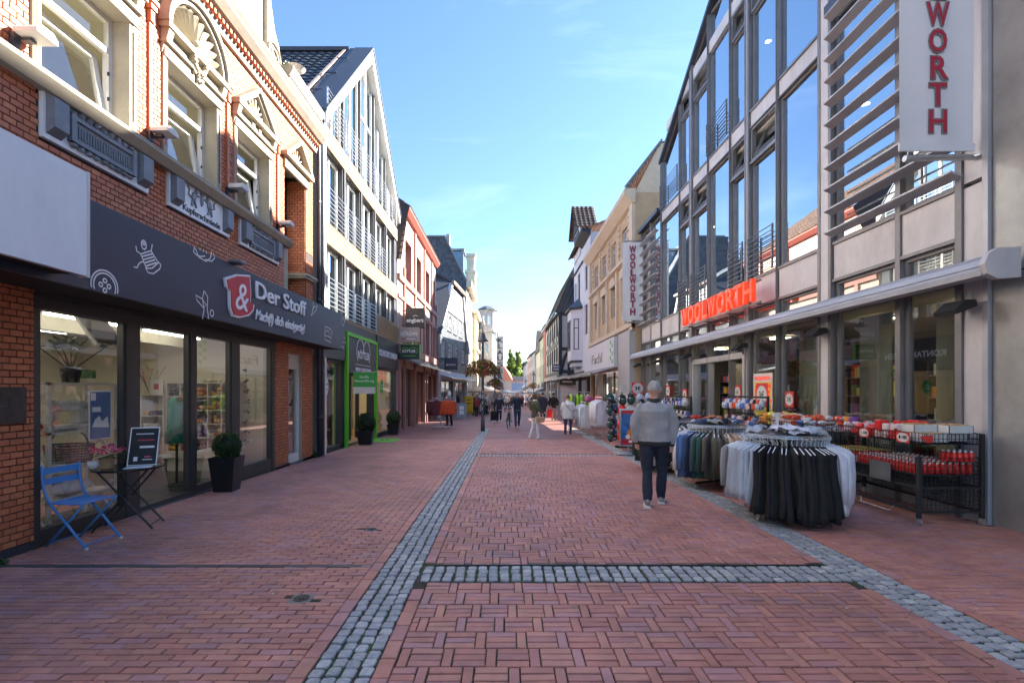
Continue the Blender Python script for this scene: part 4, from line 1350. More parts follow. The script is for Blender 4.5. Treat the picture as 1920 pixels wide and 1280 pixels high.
for (x,y) in ((645,633),(643.4,641),(646.6,641),(640.4,649),(643.6,650)):
 put_text('x',.11,FL((su(x),SV+.004,sz(x,y))),(0,1,0),(0,0,1),'letter_white',sg,'cross_stitch',depth=.004)
# emblem
em=MB(FL)
out=[(418,521),(440,514),(465,516),(467,548),(466,567),(473,571),(472,582),(463,592),(445,596),(432,593),(427,577),(426,545),(420,537)]
em.prism(SP(out),SV,SV+.035,'uz',0)
ce=SP([(446,556)])[0]
inner=[((p[0] - ce[0])*.90+ce[0],(p[1] - ce[1])*.92+ce[1]) for p in SP(out)]
em.prism(inner,SV+.03,SV+.045,'uz',1)
emb=em.build('emblem',['letter_white','logo_red'],sg)
put_text('&',.62,FL((ce[0]+.01,SV+.047,ce[1] - .02)),(0,1,0),(0,0,1),'letter_white',emb,'ampersand',depth=.008,shear=.2,width=.36)
u0,u1=su(476),su(571)
put_text('Der Stoff',.40,FL(((u0+u1)/2,SV+.014,sz(523,562))),(0,1,0),(0,0,1),'letter_white',sg,'lettering',depth=.024,width=u1 - u0,bold=.004)
u0,u1=su(477),su(570)
put_text('Mach(f) dich einzigartig!',.24,FL(((u0+u1)/2,SV+.01,sz(523,603))),(0,1,0),(0,0,1),'letter_white',sg,'slogan_lettering',depth=.014,width=u1 - u0,shear=.25,bold=.004)
u_=10.1
spt=thing('sign_lamp','small flat lamp on top of the navy fascia above the scissors icon','lamp',FL((su(440),SV,3.54)))
part('head','zinc',lambda m: m.cbox(su(432),su(444),SV - .05,SV+.16,3.55,3.60,.01),spt)
part('stem','zinc',lambda m: m.box(su(438),su(440),SV - .1,SV - .04,3.50,3.57),spt)
# pale box sign of the next shop, jutting further out
bx=thing('box_sign','blank white metal box sign jutting out at the left edge','sign',FL((2,.95,2.69)))
part('face','white_sheet',lambda m: m.box(-3,4.42,.90,.95,2.69,3.655),bx)
part('edge_trim','white_paint',lambda m: (m.box(4.42,4.45,.86,.955,2.68,3.665),),bx)
part('case','white_sheet',lambda m: m.box(-3,4.41,-.01,.90,3.60,3.645),bx)
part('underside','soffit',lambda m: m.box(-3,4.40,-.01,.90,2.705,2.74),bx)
# downpipes between the houses
for i,(u,r,mt,lb) in enumerate(((12.15,.05,'zinc_dark','slim grey rainwater pipe at the end of the brick house'),(12.38,.06,'zinc','zinc rainwater pipe running down between brick house and gabled house'))):
 t=thing('downpipe',lb,'pipe',FL((u,.07,gz(u))))
 part('pipe',mt,lambda m: m.tube([(u,.07,-.12),(u,.07,8.6 - i*.2),(u - .1,.0,8.9 - i*.2)],r,12),t,smooth=True)
 part('pipe_collar',mt,lambda m: [m.tube([(u,.07,z),(u,.07,z+.05)],r+.008,12) for z in (.9,3.9,6.4)],t)
# ---------------------------------------------------------------- left: gabled house with the optician
gb=thing('gabled_house','cream clad house with a steep glazed gable and steel railings above the optician','building',(-4.85,17,gz(17)))
G0,G1,GE,GP,GM=12.62,21.2,9.1,13.6,16.9
bays=[(12.75,14.18),(14.42,15.84),(16.08,17.5),(17.74,19.12),(19.36,20.78)]
gh=[]
for k,(a,b) in enumerate(bays):
 gh.append((a,b,3.78 if k < 3 else 4.5,5.6))
 gh.append((a,b,6.2,8.2))
gh += [(12.72,14.2,-.4,2.48),(14.42,17.5,-.4,2.48),(17.72,20.9,-.4,2.48)]
mb=MB(FL)
wall_cells(mb,G0,G1,-.6,8.78,-.03,gh,depth=.25,mir=1)
mb.quad((G0,-.03,-.6),(G0,-.03,GE),(G0,-10,GE),(G0,-10,-.6),2)
mb.quad((G1,-.03,-.6),(G1,-.03,GE+.3),(G1,-10,GE+.3),(G1,-10,-.6),2)
gw=mb.build('wall',['zinc_dark','dark_frame','grey_render'],gb)
# cladding boards (cream, ribbed horizontally): each a piece of its own
bd=0
for (z0,z1) in ((5.60,6.20),(8.22,8.76),(3.66,3.78)):
 n=max(1,round((z1 - z0)/.125))
 for k,(a,b) in enumerate([(G0+.1,14.30),(14.30,15.96),(15.96,17.62),(17.62,19.24),(19.24,G1)]):
  for j in range(n):
   h=(z1 - z0)/n
   part('cladding_board','beige_clad',lambda m: m.prism([(-.03,z0+j*h),(.022,z0+j*h+.004),(.012,z0+(j+1)*h - .006),(-.03,z0+(j+1)*h - .006)],a+.006,b - .006,'vz'),gw)
for (a,b) in ((17.62,19.24),(19.24,G1)):
 for j in range(6):
  z0=3.78+j*.12
  part('cladding_board','beige_clad',lambda m: m.prism([(-.03,z0),(.022,z0+.004),(.012,z0+.114),(-.03,z0+.114)],a+.006,b - .006,'vz'),gw)
part('corner_strip','white_paint',lambda m: m.box(G0 - .06,G0+.1,-.05,.05,-.3,GE))
# windows
for k,(a,b) in enumerate(bays):
 for (z0,z1) in ((3.78 if k < 3 else 4.5,5.6),(6.2,8.2)):
  window(gb,FL,a,b,z0,z1,-.16,fw=.08,mull=(.5,),mat='white_paint',pane='glass_coat')
  m=MB(FL)
  m.quad((a - .1,-.8,z0),(a - .1,-.8,z1),(b+.1,-.8,z1),(b+.1,-.8,z0))
  m.build('curtain','cream_wall' if (k+int(z0)) % 3 else 'room_mid',gb)
part('pilaster_strip','dark_frame',lambda m: [m.box(x - .06,x+.06,-.03,.015,3.78,8.22) for x in (14.30,15.96,17.62,19.24)],gb)
# railings: seven rails on two posts, each bay one railing
def railing(u0,u1,z0,h=.95,n=8,v=.06,parent=gb,mat='steel'):
 m=MB(FL)
 m.box(u0,u0+.03,v - .01,v+.03,z0,z0+h); m.box(u1 - .03,u1,v - .01,v+.03,z0,z0+h); c=(u0+u1)/2
 m.box(c - .012,c+.012,v - .01,v+.02,z0,z0+h)
 r=m.build('railing',mat,parent)
 for j in range(n):
  z=z0+.06+(h - .08)*j/(n - 1)
  q=MB(FL); q.tube([(u0,v+.03,z),(u1,v+.03,z)],.011,5); q.build('rail',mat,r)
for k,(a,b) in enumerate(bays):
 if k < 3: railing(a - .05,b+.05,3.72)
 if k < 4: railing(a - .05,b+.05,6.16)
# glazed gable: sloping frames, mullions, panes
def roofz(u):
 return GE+(GP - GE)*(1 - abs(u - GM)/(GM - G0)) if u <= GM else GE+.35+(GP - GE - .35)*(1 - (u - GM)/(G1 - GM))
def gable_frame(m):
 for (a,za,b,zb) in ((G0 - .1,GE - .12,GM,GP+.1),(G1+.12,GE+.25,GM,GP+.1)):
  d=.30
  m.prism([(a,za),(a,za - d),(b,zb - d*1.5),(b,zb)],-.35,.12,'uz')
part('gable_frame','white_paint',gable_frame,gb)
part('gable_edge','zinc_dark',lambda m: [m.prism([(a,za+.002),(a,za+.08),(b,zb+.09),(b,zb+.012)],-.5,.16,'uz') for (a,za,b,zb) in ((G0 - .16,GE - .16,GM,GP+.1),(G1+.18,GE+.21,GM,GP+.1))],gb)
edges=[G0+.1,14.30,15.96,17.62,19.24,G1 - .1]
part('gable_post','dark_frame',lambda m: [m.box(x - .055,x+.055,-.2,-.02,8.76,roofz(x) - .42) for x in edges[1:-1]],gb)
for i in range(5):
 a,b=edges[i]+.055,edges[i+1] - .055
 def topz(u): return min(roofz(u) - .42,GP - .62)
 c=(a+b)/2
 poly=[(a,8.8)]+[(b,8.8),(b,max(8.82,topz(b)))]+([(GM,topz(GM))] if a < GM < b else [])+[(a,max(8.82,topz(a)))]
 w=part('gable_window','white_paint',lambda m: (m.box(a,b,-.18,-.1,8.78,8.86),m.box(c - .045,c+.045,-.18,-.1,8.86,topz(c) - .02),m.box(a,a+.05,-.18,-.1,8.86,max(8.9,topz(a))),m.box(b - .05,b,-.18,-.1,8.86,max(8.9,topz(b))),
   m.box(a+.05,b - .05,-.175,-.105,10.95,11.03) if min(topz(a),topz(b)) > 11.05 else None),gb)
 part('pane','glass_coat',lambda m: m.add([(p[0],-.14,p[1]) for p in poly],[tuple(range(len(poly)))]),w)
for i,(a,b) in enumerate(bays):
 if i in (0,4):
  h=.95
 railing(a - .05,b+.05,8.78,h=.95,n=8)
part('attic_back','cream_wall',lambda m: m.prism([(G0,8.7),(G1,8.7),(GM,GP - .3)],-1.3,-1.25,'uz'),gb)
# roof: zinc strip in front, dark interlocking tiles behind
m=MB(FL)
for (a,za) in ((G0 - .12,GE - .16),(G1+.14,GE+.21)):
 m.prism([(a,za+.02),(a,za+.06),(GM,GP+.16),(GM,GP+.1)],-.72,-.36,'uz')
m.build('zinc_roof_strip','zinc_dark',gb)
m=MB(FL)
for s in range(4):
 q=s/4
 u=G0 - .12+(GM - G0)*q; z=GE - .16+(GP - GE+.26)*q
 m.bar((u,-.72,z+.075),(u,-.36,z+.075),.03,.02)
m.build('zinc_seam','zinc_dark',gb)
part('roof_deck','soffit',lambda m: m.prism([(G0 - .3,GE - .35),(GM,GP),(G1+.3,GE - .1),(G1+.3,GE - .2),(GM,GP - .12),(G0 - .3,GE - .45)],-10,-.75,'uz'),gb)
roof=part('roof','roof_tile',lambda m: m.box(GM - .1,GM+.1,-10,-.7,GP+.02,GP+.16),gb)
# tiles
sl=Vector((GM - G0+.3,0,GP - GE+.35)); ln=sl.length; sl.normalize()
nrm=Vector((-sl.z,0,sl.x))
tw,th=.30,.34
def tile_mesh():
 m=MB()
 n=6
 for i in range(n):
  a0,a1=i/n,(i+1)/n
  def P(a,s):
   hgt=.035*math.sin(PI*a) ** .8+.01
   w=-tw/2+tw*a
   # x: along the ridge, y: up the slope, z: off the roof
   return (w,-th*.55+s*th*1.12,hgt+(.03 if s == 0 else 0))
  m.add([P(a0,0),P(a1,0),P(a1,1),P(a0,1)],[(0,1,2,3)])
  m.add([P(a0,0),P(a1,0),(P(a1,0)[0],P(a1,0)[1],P(a1,0)[2] - .03),(P(a0,0)[0],P(a0,0)[1],P(a0,0)[2] - .03)],[(3,2,1,0)])
 return m
tm=tile_mesh(); tme=tm.mesh('roof_tile','roof_tile',smooth=False)
# world axes on the near slope: along = -X (back), up = sl (u->Y)
along=Vector((-1,0,0)); upv=Vector((0,sl.x,sl.z)); offv=Vector((0,-sl.z,sl.x))
org=FL((G0 - .3,-.88,GE - .33))
rows,colsn=int(ln/th),24
lst=[]
for i in range(rows):
 for j in range(colsn):
  lst.append((i,j))
lst.sort(key=lambda t: t[1] - t[0]*.4)
rot=Matrix((along,upv,offv)).transposed().to_4x4()
big=MB()
for c,(i,j) in enumerate(lst):
 p=org+along*(j*tw+tw/2)+upv*(i*th+th/2)+offv*.01
 if c < 300:
  o=link('roof_tile',tme,roof)
  o.matrix_basis=Matrix.Translation(p) @ rot
 else:
  big.add([tuple(p+along*a+upv*b+offv*h) for a,b,h in tm.v],tm.f)
big.build('roof_tile','roof_tile',roof,kind='stuff')
part('verge','pink_render',lambda m: m.prism([(G0 - .34,GE - .42),(G0 - .34,GE - .22),(GM,GP+.16),(GM,GP - .04)],-.89,-.79,'uz'),gb)
part('verge_board','white_paint',lambda m: m.prism([(G0 - .30,GE - .52),(G0 - .30,GE - .40),(GM,GP - .02),(GM,GP - .14)],-.85,-.74,'uz'),gb)
part('gutter_box','zinc_dark',lambda m: (m.box(G0 - .42,G0 - .05,-1.0,.10,GE - .42,GE - .28),m.box(G0 - .2,G0 - .02,-.9,.0,8.1,GE - .42)),gb)
# optician's front
part('shop_band','rottler_dark',lambda m: (m.box(G0+.02,14.22,-.02,.06,2.48,3.66),m.box(17.7,G1,-.02,.06,2.48,3.66),m.box(14.22,17.7,-.02,.03,2.48,3.66)),gb)
for (a,b) in ((12.72,14.2),(17.72,20.9)):
 w=part('shop_window','rottler_dark',lambda m: (m.box(a,a+.1,-.22,-.04,-.4,2.48),m.box(b - .1,b,-.22,-.04,-.4,2.48),m.box(a,b,-.22,-.04,-.4,.12+gz(a)),m.box(a,b,-.22,-.04,2.38,2.48)),gb)
 part('pane','glass_shop',lambda m: m.quad((a+.08,-.12,0),(a+.08,-.12,2.40),(b - .08,-.12,2.40),(b - .08,-.12,0)),w)
rm=thing('optician_room',None,None,FL((16,-2,-.1)),kind='structure')
part('back_wall','wood_warm',lambda m: m.box(12.5,21.1,-3.1,-3.0,-.3,2.7),rm)
part('side_wall','cream_wall',lambda m: (m.box(12.4,12.5,-3,-.25,-.3,2.7),m.box(21.1,21.2,-3,-.25,-.3,2.7)),rm)
part('floor','wood_warm',lambda m: m.box(12.5,21.1,-3,-.25,-.3,-.12),rm)
part('ceiling','ceiling',lambda m: m.box(12.5,21.1,-3,-.25,2.55,2.7),rm)
M('yellow_lit_wall',(.55,.42,.10),rough=.7,var=.05)  # yellow of the lamplit interior is put into this wall's colour
part('yellow_lit_wall','yellow_lit_wall',lambda m: m.box(14.05,14.12,-2.9,-1.2,-.1,2.5),rm)
for i,(u,v) in enumerate(((13.4,-1.2),(15.6,-1.4),(18.2,-1.2),(19.8,-1.2))):
 t=thing('ceiling_lamp','glowing ceiling lamp inside the optician, %s' % ['in the first window','behind the door','right of the door','in the last window'][i],'lamp',FL((u,v,2.5)),group='ceiling lamps in the optician')
 part('diffuser','lamp_glow',lambda m: m.box(u - .35,u+.35,v - .1,v+.1,2.53,2.549),t)
 part('rim','white_paint',lambda m: (m.box(u - .38,u - .35,v - .12,v+.12,2.52,2.549),m.box(u+.35,u+.38,v - .12,v+.12,2.52,2.549)),t)
sh=thing('spectacle_shelf','lit wooden spectacle shelf in the first optician window','shelf',FL((13.8,-1.6,-.1)))
part('frame','wood_warm',lambda m: (m.box(13.0,13.85,-1.9,-1.8,.3,2.2),m.box(13.8,13.86,-1.8,-1.5,.3,2.2)),sh)
for j in range(6):
 part('shelf_board','wood_warm',lambda m: m.box(13.02,13.8,-1.8,-1.55,.45+j*.28,.47+j*.28),sh)
for j in range(5):
 m=MB(FL)
 for q in range(5):
  u=13.08+q*.15; z=.52+j*.28
  for s in (-1,1): m.tube([(u+s*.025+math.cos(t*PI/5)*.022,-1.6,z+math.sin(t*PI/5)*.018) for t in range(10)],.004,4,closed=True)
 m.build('spectacles','black_matt',sh,kind='stuff')
dk=thing('display_counter','pale wooden counter behind the first optician window','counter',FL((13.3,-.8,-.1)))
part('body','pink_render',lambda m: m.box(12.8,13.5,-1.2,-.5,-.12,.6),dk)
part('top','wood_warm',lambda m: m.box(12.76,13.55,-1.25,-.45,.6,.64),dk)
# oval stickers
def oval(u,z,r,mat,label,lines,tm_='letter_black'):
 t=thing('window_sticker',label,'sticker',FL((u,-.1,z)))
 part('disc',mat,lambda m: m.prism([(u+math.cos(k*PI/12)*r*1.0,z+math.sin(k*PI/12)*r*1.25) for k in range(24)],-.112,-.106,'uz'),t)
 for q,(tx,s,dz) in enumerate(lines):
  put_text(tx,s,FL((u,-.104,z+dz)),(0,1,0),(0,0,1),tm_,t,'lettering',depth=.003)
oval(13.05,1.72,.23,'white_paint','white oval sticker reading two glasses one price in the first optician window',[('2 Brillen',.11,.06),('1 Preis',.11,-.08)],'rottler_dark')
oval(19.0,1.75,.22,'green_banner','green oval sticker in the optician window right of the door',[('Gratis',.09,.04),('Sehtest',.09,-.07)],'letter_white')
# neon green portal
pt=thing('green_portal','bright green door frame around the optician entrance','portal',FL((16,.2,gz(16))))
PU0,PU1,PZ=14.28,17.6,3.38
part('post','neon_green',lambda m: m.box(PU0,PU0+.10,.0,.10,gz(14) - .05,PZ),pt)
part('post','neon_green',lambda m: m.box(PU1 - .10,PU1,.0,.10,gz(17) - .05,PZ),pt)
part('lintel','neon_green',lambda m: m.box(PU0+.10,PU1 - .10,.0,.10,PZ - .12,PZ),pt)
op=thing('optician_sign','dark optician sign with heart shaped spectacles logo under the green lintel','sign',FL((16,.1,2.3)))
part('panel','rottler_dark',lambda m: m.box(PU0+.16,PU1 - .16,.03,.08,2.12,PZ - .16),op)
def logo(m,cu,cz,s,v,tf_n=NS):
 for sg_ in (-1,1):
  pts=[]
  for k in range(20):
   t=-PI*.28+k/19*PI*1.32
   x=math.cos(t)*.5+.46; z=math.sin(t)*.52+.10
   pts.append((cu+sg_*x*s,v,cz+z*s))
  stroke(m,pts if sg_ > 0 else pts[::-1],.035*s*1.6,tf_n,.004)
part('logo','letter_white',lambda m: logo(m,15.95,2.78,.78,.08),op)
put_text('RÖTTLER',.34,FL((15.95,.086,2.74)),(0,1,0),(0,0,1),'letter_white',op,'lettering',depth=.006,width=1.3,bold=.006)
put_text('BRILLEN + KONTAKTLINSEN',.15,FL((15.95,.086,2.27)),(0,1,0),(0,0,1),'letter_white',op,'lettering',depth=.006,width=1.7,bold=.003)
part('rule','letter_white',lambda m: m.box(15.1,16.8,.08,.086,2.42,2.435),op)
bl2=thing('lens_lettering','white contact lens lettering on the dark band right of the portal','lettering',FL((19.3,.07,3.0)))
put_text('KONTAKTLINSEN',.34,FL((19.45,.066,3.02)),(0,1,0),(0,0,1),'letter_white',bl2,'lettering',depth=.012,width=2.9,bold=.006)
bl3=thing('glasses_lettering','end of the white glasses lettering showing beside the navy fascia','lettering',FL((13.1,.07,3.0)))
put_text('BRILLEN',.34,FL((13.35,.066,2.95)),(0,1,0),(0,0,1),'letter_white',bl3,'lettering',depth=.012,width=1.45,bold=.006)
# entrance recess
ent=thing('optician_door','glass entrance door of the optician inside the green frame','door',FL((16,-.5,-.15)))
part('frame','rottler_dark',lambda m: [m.box(x - .05,x+.05,-.62,-.5,-.2,2.2) for x in (14.6,15.5,16.4,17.3)]+[m.box(14.55,17.35,-.62,-.5,2.1,2.3)],ent)
part('pane','glass_shop',lambda m: m.quad((14.6,-.56,-.15),(14.6,-.56,2.1),(17.3,-.56,2.1),(17.3,-.56,-.15)),ent)
# hanging green opening banner, at right angles to the wall
hb=thing('hanging_banner','green and white opening banner hung at the optician portal','banner',(-4.2,14.2,1.5))
m=MB(); m.box(-4.56,-3.9,14.195,14.205,1.70,2.14); m.build('green_field','green_banner',hb)
m=MB(); m.box(-4.56,-3.9,14.196,14.204,1.50,1.70); m.build('white_field','white_paint',hb)
m=MB(); m.tube([(-4.62,14.2,2.15),(-3.86,14.2,2.15)],.012,6); m.build('rod','steel',hb)
[put_text(tx,.105,(-4.23,14.193,zz),(1,0,0),(0,0,1),'letter_white',hb,'lettering',depth=.003) for tx,zz in (('Große',2.0),('Neueröffnung',1.88))]
# ---------------------------------------------------------------- left: pink pilastered house (menswear)
ph=thing('pilastered_house','pink brick and cream house with tall recessed windows beyond the optician','building',(-4.85,27,gz(27)))
P0,P1,PE=21.35,33.6,10.2
xs=[22.6,25.3,28.2,31.1,33.0]
wn_=[(23.0,24.6),(25.7,27.4),(28.7,30.4),(31.6,32.7)]
hl=[(a,b,6.9,8.95) for a,b in wn_]+[(a,b,3.75,5.75) for a,b in wn_]+[(21.9,33.2,-.8,2.65)]
m=MB(FL)
us=[P0,22.0,22.8,23.6]
wall_cells(m,23.6 - 1.0,32.4+.3,-.8,PE,-.02,[h for h in hl],depth=.5,mir=1)
wall_cells(m,P0,22.6,-.8,7.6,-.02,[(21.9,22.6,-.8,2.65)],depth=.01)
wall_cells(m,32.7,P1,-.8,7.6,-.02,[(32.7,33.2,-.8,2.65)],depth=.01)
m.add([(P0,-.02,7.6),(22.6,-.02,7.6),(22.6,-.02,PE)],[(0,1,2)]); m.add([(P1,-.02,7.6),(32.7,-.02,7.6),(32.7,-.02,PE)],[(2,1,0)])
m.quad((P0,-.02,-.8),(P0,-.02,7.6),(P0,-9,7.6),(P0,-9,-.8),0)
m.build('wall',['pink_render','pink_brick'],ph)
part('pilaster','pink_brick',lambda m: [m.box(x - .12,x+.12,-.02,.08,-.6,PE - .3 if 22.7 < x < 32.8 else 7.4) for x in xs],ph)
part('string_course','pink_brick',lambda m: (m.box(P0,P1,-.02,.10,6.62,6.86),m.box(P0,P1,-.02,.10,3.3,3.7),m.box(P0,P1,-.02,.06,5.8,5.95)),ph)
part('eave','dark_red',lambda m: (m.prism([(-.02,PE - .25),(.12,PE - .2),(.3,PE),(.3,PE+.12),(-.02,PE+.12)],22.5,32.9,'vz')),ph)
for (a,b) in wn_:
 for (z0,z1) in ((6.9,8.95),(3.75,5.75)):
  window(ph,FL,a+.05,b - .05,z0,z1,-.42,fw=.07,mull=(.5,),trans=(.5,),mat='dark_frame',pane='glass_win')
  railing(a+.1,b - .1,z0+.05,h=.8,n=6,v=-.3,parent=ph,mat='zinc_dark') if z0 > 6 else None
part('rooms','room_dark',lambda m: m.box(22,33,-2.2,-2.1,3,10),ph)
def tiled_slope(m,p00,p10,p01,p11,rows,cols,hump=.05):
 """courses of tiles on a sloping quad: real steps and humps"""
 p00,p10,p01,p11=map(Vector,(p00,p10,p01,p11))
 n=((p10 - p00).cross(p01 - p00)).normalized()
 for i in range(rows):
  t0,t1=i/rows,(i+1.12)/rows
  for j in range(cols):
   s0,s1=j/cols,(j+1)/cols; sm_=(s0+s1)/2
   def P(s,t,h):
    return tuple(p00.lerp(p10,s).lerp(p01.lerp(p11,s),min(t,1))+n*h)
   m.add([P(s0,t0,hump*.6),P(sm_,t0,hump*1.3),P(s1,t0,hump*.6),P(s1,t1,0),P(sm_,t1,hump*.6),P(s0,t1,0)],[(0,1,4,5),(1,2,3,4)])
   m.add([P(s0,t0,hump*.6),P(sm_,t0,hump*1.3),P(s1,t0,hump*.6),P(s1,t0,-.02),P(s0,t0,-.02)],[(0,4,3,2,1)])
def roof3(m):
 tiled_slope(m,(32.9,.32,PE+.1),(22.5,.32,PE+.1),(32.0,-4.2,PE+3.6),(23.6,-4.2,PE+3.6),14,34)
 tiled_slope(m,(P0 - .1,-.02,7.55),(P0 - .1,-8,7.55),(23.6,-4.2,PE+3.6),(23.6,-8,PE+3.6),14,18)
 m.add([(22.45,.32,PE+.1),(P0 - .15,.0,7.5),(23.6,-4.2,PE+3.6)],[(0,1,2)])
 tiled_slope(m,(P0 - .12,.20,7.45),(P0 - .12,-.3,7.45),(22.62,.25,PE+.1),(22.62,-.4,PE+.1),9,2)
part('roof','roof_brown',roof3,ph)
# shop front of the menswear store
part('shop_pier','pink_brick',lambda m: [m.box(x - .2,x+.2,-.3,.06,-.8,2.7) for x in (21.65,25.3,29.2,33.35)],ph)
for (a,b) in ((21.9,25.1),(25.5,29.0),(29.4,33.1)):
 w=part('shop_window','dark_frame',lambda m: (m.box(a,a+.07,-.3,-.2,-.8,2.6),m.box(b - .07,b,-.3,-.2,-.8,2.6),m.box(a,b,-.3,-.2,2.5,2.6),m.box((a+b)/2 - .03,(a+b)/2+.03,-.3,-.2,-.8,2.5)),ph)
 part('pane','glass_shop',lambda m: m.quad((a,-.25,-.6),(a,-.25,2.5),(b,-.25,2.5),(b,-.25,-.6)),w)
rm=thing('menswear_room',None,None,FL((27,-2,-.3)),kind='structure')
part('back_wall','room_mid',lambda m: m.box(21.6,33.4,-3.1,-3,-.9,2.8),rm)
part('ceiling','room_dark',lambda m: m.box(21.6,33.4,-3.1,-.3,2.66,2.8),rm)
part('lit_niche','wood_warm',lambda m: m.box(26.2,28.0,-2.9,-2.6,-.3,2.2),rm)
for i,u in enumerate((23.0,25.0,27.2,29.5)):
 t=thing('ceiling_lamp','warm ceiling lamp inside the menswear shop, %s from the street end' % ['first','second','third','fourth'][i],'lamp',FL((u,-1.2,2.6)),group='ceiling lamps in the menswear shop')
 part('diffuser','lamp_glow',lambda m: m.box(u - .15,u+.15,-1.35,-1.05,2.62,2.65),t)
 part('rim','black_matt',lambda m: (m.box(u - .18,u - .15,-1.37,-1.03,2.61,2.66),m.box(u+.15,u+.18,-1.37,-1.03,2.61,2.66)),t)
# awning over the pavement
aw=thing('awning','grey folding awning over the menswear shop window','awning',FL((27,.6,2.8)))
part('cloth','awning_cloth',lambda m: m.prism([(.02,3.02),(.04,3.06),(.95,2.80),(.95,2.76)],21.6,33.4,'vz'),aw)
part('front_bar','steel',lambda m: m.box(21.55,33.45,.95,1.02,2.72,2.81),aw)
part('cassette','zinc',lambda m: m.box(21.55,33.45,.06,.2,3.06,3.2),aw)
# perpendicular signs (facing the camera)
def blade_sign(name,x0,x1,y,z0,z1,mat,label,arm=-4.8):
 t=thing(name,label,'sign',((x0+x1)/2,y,z0))
 m=MB(); m.cbox(x0,x1,y - .06,y+.06,z0,z1,.012); m.build('panel',mat,t)
 m=MB(); m.box(arm,x0+.02,y - .02,y+.02,z1 - .16,z1 - .12); m.box(arm,x0+.02,y - .02,y+.02,z0+.12,z0+.16); m.build('bracket','zinc_dark',t)
 return t
t=blade_sign('blade_sign',-4.62,-3.74,21.95,4.44,5.38,'sign_brown','dark brown menswear sign, the topmost of three stacked blade signs')
put_text('engbers',.27,(-4.18,21.885,4.80),(1,0,0),(0,0,1),'letter_white',t,'lettering',depth=.004,width=.78,bold=.006)
m=MB(); stroke(m,[(-4.28,21.885,4.98),(-4.18,21.885,5.03),(-4.05,21.885,5.0)],.025,(0,-1,0),.003); m.build('flourish','letter_white',t)
t=blade_sign('blade_sign',-4.84,-3.90,21.5,3.76,4.42,'sign_beige','beige blade sign with white and red lettering between two dark signs')
put_text('GÖRG=N',.25,(-4.37,21.435,4.12),(1,0,0),(0,0,1),'letter_white',t,'lettering',depth=.004,width=.76,bold=.005)
m=MB(); m.box(-4.72,-4.5,21.43,21.44,3.88,3.92); m.build('red_bar','plastic_red',t)
m=MB(); m.box(-4.48,-4.1,21.43,21.44,3.885,3.915); m.build('white_bar','letter_white',t)
t=blade_sign('blade_sign',-4.84,-3.90,21.5,2.98,3.64,'rottler_dark','black blade sign with green edge, the lowest of three stacked blade signs')
m=MB(); m.box(-3.90,-3.86,21.44,21.56,2.97,3.65); m.box(-4.84,-3.9,21.44,21.56,3.642,3.67); m.build('green_edge','neon_green',t)
m=MB()
for s_ in (-1,1):
 pts=[]
 for k in range(18):
  tt=-PI*.28+k/17*PI*1.32
  pts.append((-4.37+s_*(math.cos(tt)*.20+.19),21.43,3.36+math.sin(tt)*.15))
 stroke(m,pts,.022,(0,-1,0),.003)
m.build('logo','neon_green',t)
put_text('RÖTTLER',.17,(-4.37,21.432,3.34),(1,0,0),(0,0,1),'letter_white',t,'lettering',depth=.004,width=.6,bold=.004)
m=MB(); m.box(-4.66,-4.06,21.432,21.44,3.12,3.15); m.build('strapline','neon_green',t)
# ---------------------------------------------------------------- left: slate house with the white gable
SL=Frame((-4.85,34,0),(1.1,12,0),(12,-1.1,0))
slh=thing('slate_house','dark slate clad house with a white trapezoid gable and small white windows','building',(-4.4,39,gz(39)))
SLn=12.05
wl_=[]
rows_=[(4.0,5.2,[0.9,3.6,6.4,9.2]),(6.3,7.6,[3.2,5.6,8.0])]
for z0,z1,us_ in rows_:
 for u in us_: wl_.append((u,u+1.25,z0,z1))
m=MB(SL)
wall_cells(m,0,SLn,-1,5.9,0,wl_[:4]+[(.5,11.5,-1,2.4)],depth=.2,mi=0,mir=1)
top=[(.3,5.9),(SLn - .1,5.9),(9.4,10.0),(4.2,10.0)]
wall_cells(m,2.6,10.2,5.9,7.8,.0,wl_[4:],depth=.2,mi=0,mir=1)
m.add([(.3,0,5.9),(2.6,0,5.9),(2.6,0,7.8),(2.2,0,7.8)],[(0,1,2,3)])
m.add([(10.2,0,5.9),(SLn - .1,0,5.9),(10.6,0,7.8),(10.2,0,7.8)],[(0,1,2,3)])
m.quad((0,0,-1),(0,0,5.9),(0,-9,5.9),(0,-9,-1))
m.quad((SLn,0,-1),(SLn,0,5.9),(SLn,-9,5.9),(SLn,-9,-1))
m.build('wall',['slate','white_paint'],slh)
# slate courses: thin proud boards
m=MB(SL)
z=2.5
while z < 7.8:
 u0,u1=(0,SLn) if z < 5.9 else (.3+(z - 5.9),SLn - .1 - (z - 5.9)*.8)
 for seg in range(24):
  a,b=u0+(u1 - u0)*seg/24,u0+(u1 - u0)*(seg+.96)/24
  if any(h[0] - .1 < (a+b)/2 < h[1]+.1 and h[2] - .12 < z+.1 < h[3]+.1 for h in wl_): continue
  m.prism([(0,z),(.03,z),(.006,z+.22)],a,b,'vz')
 z += .22
m.build('slate_shingle','slate',slh,kind='stuff')
part('white_gable','pure_white',lambda m: m.prism([(3.2,7.75),(9.9,7.75),(8.9,9.9),(4.6,9.9)],-.02,.06,'uz'),slh,SL)
part('gable_board','pure_white',lambda m: [m.prism([(2.9+.05*k,7.9+k*.26),(10.1 - .05*k,7.9+k*.26),(10.1 - .05*k,8.12+k*.26),(2.9+.05*k,8.12+k*.26)],.05,.075 - .002*k,'uz') for k in range(0)] or m.box(3.4,9.7,.06,.10,7.75,7.9),slh,SL)
m=MB(SL)
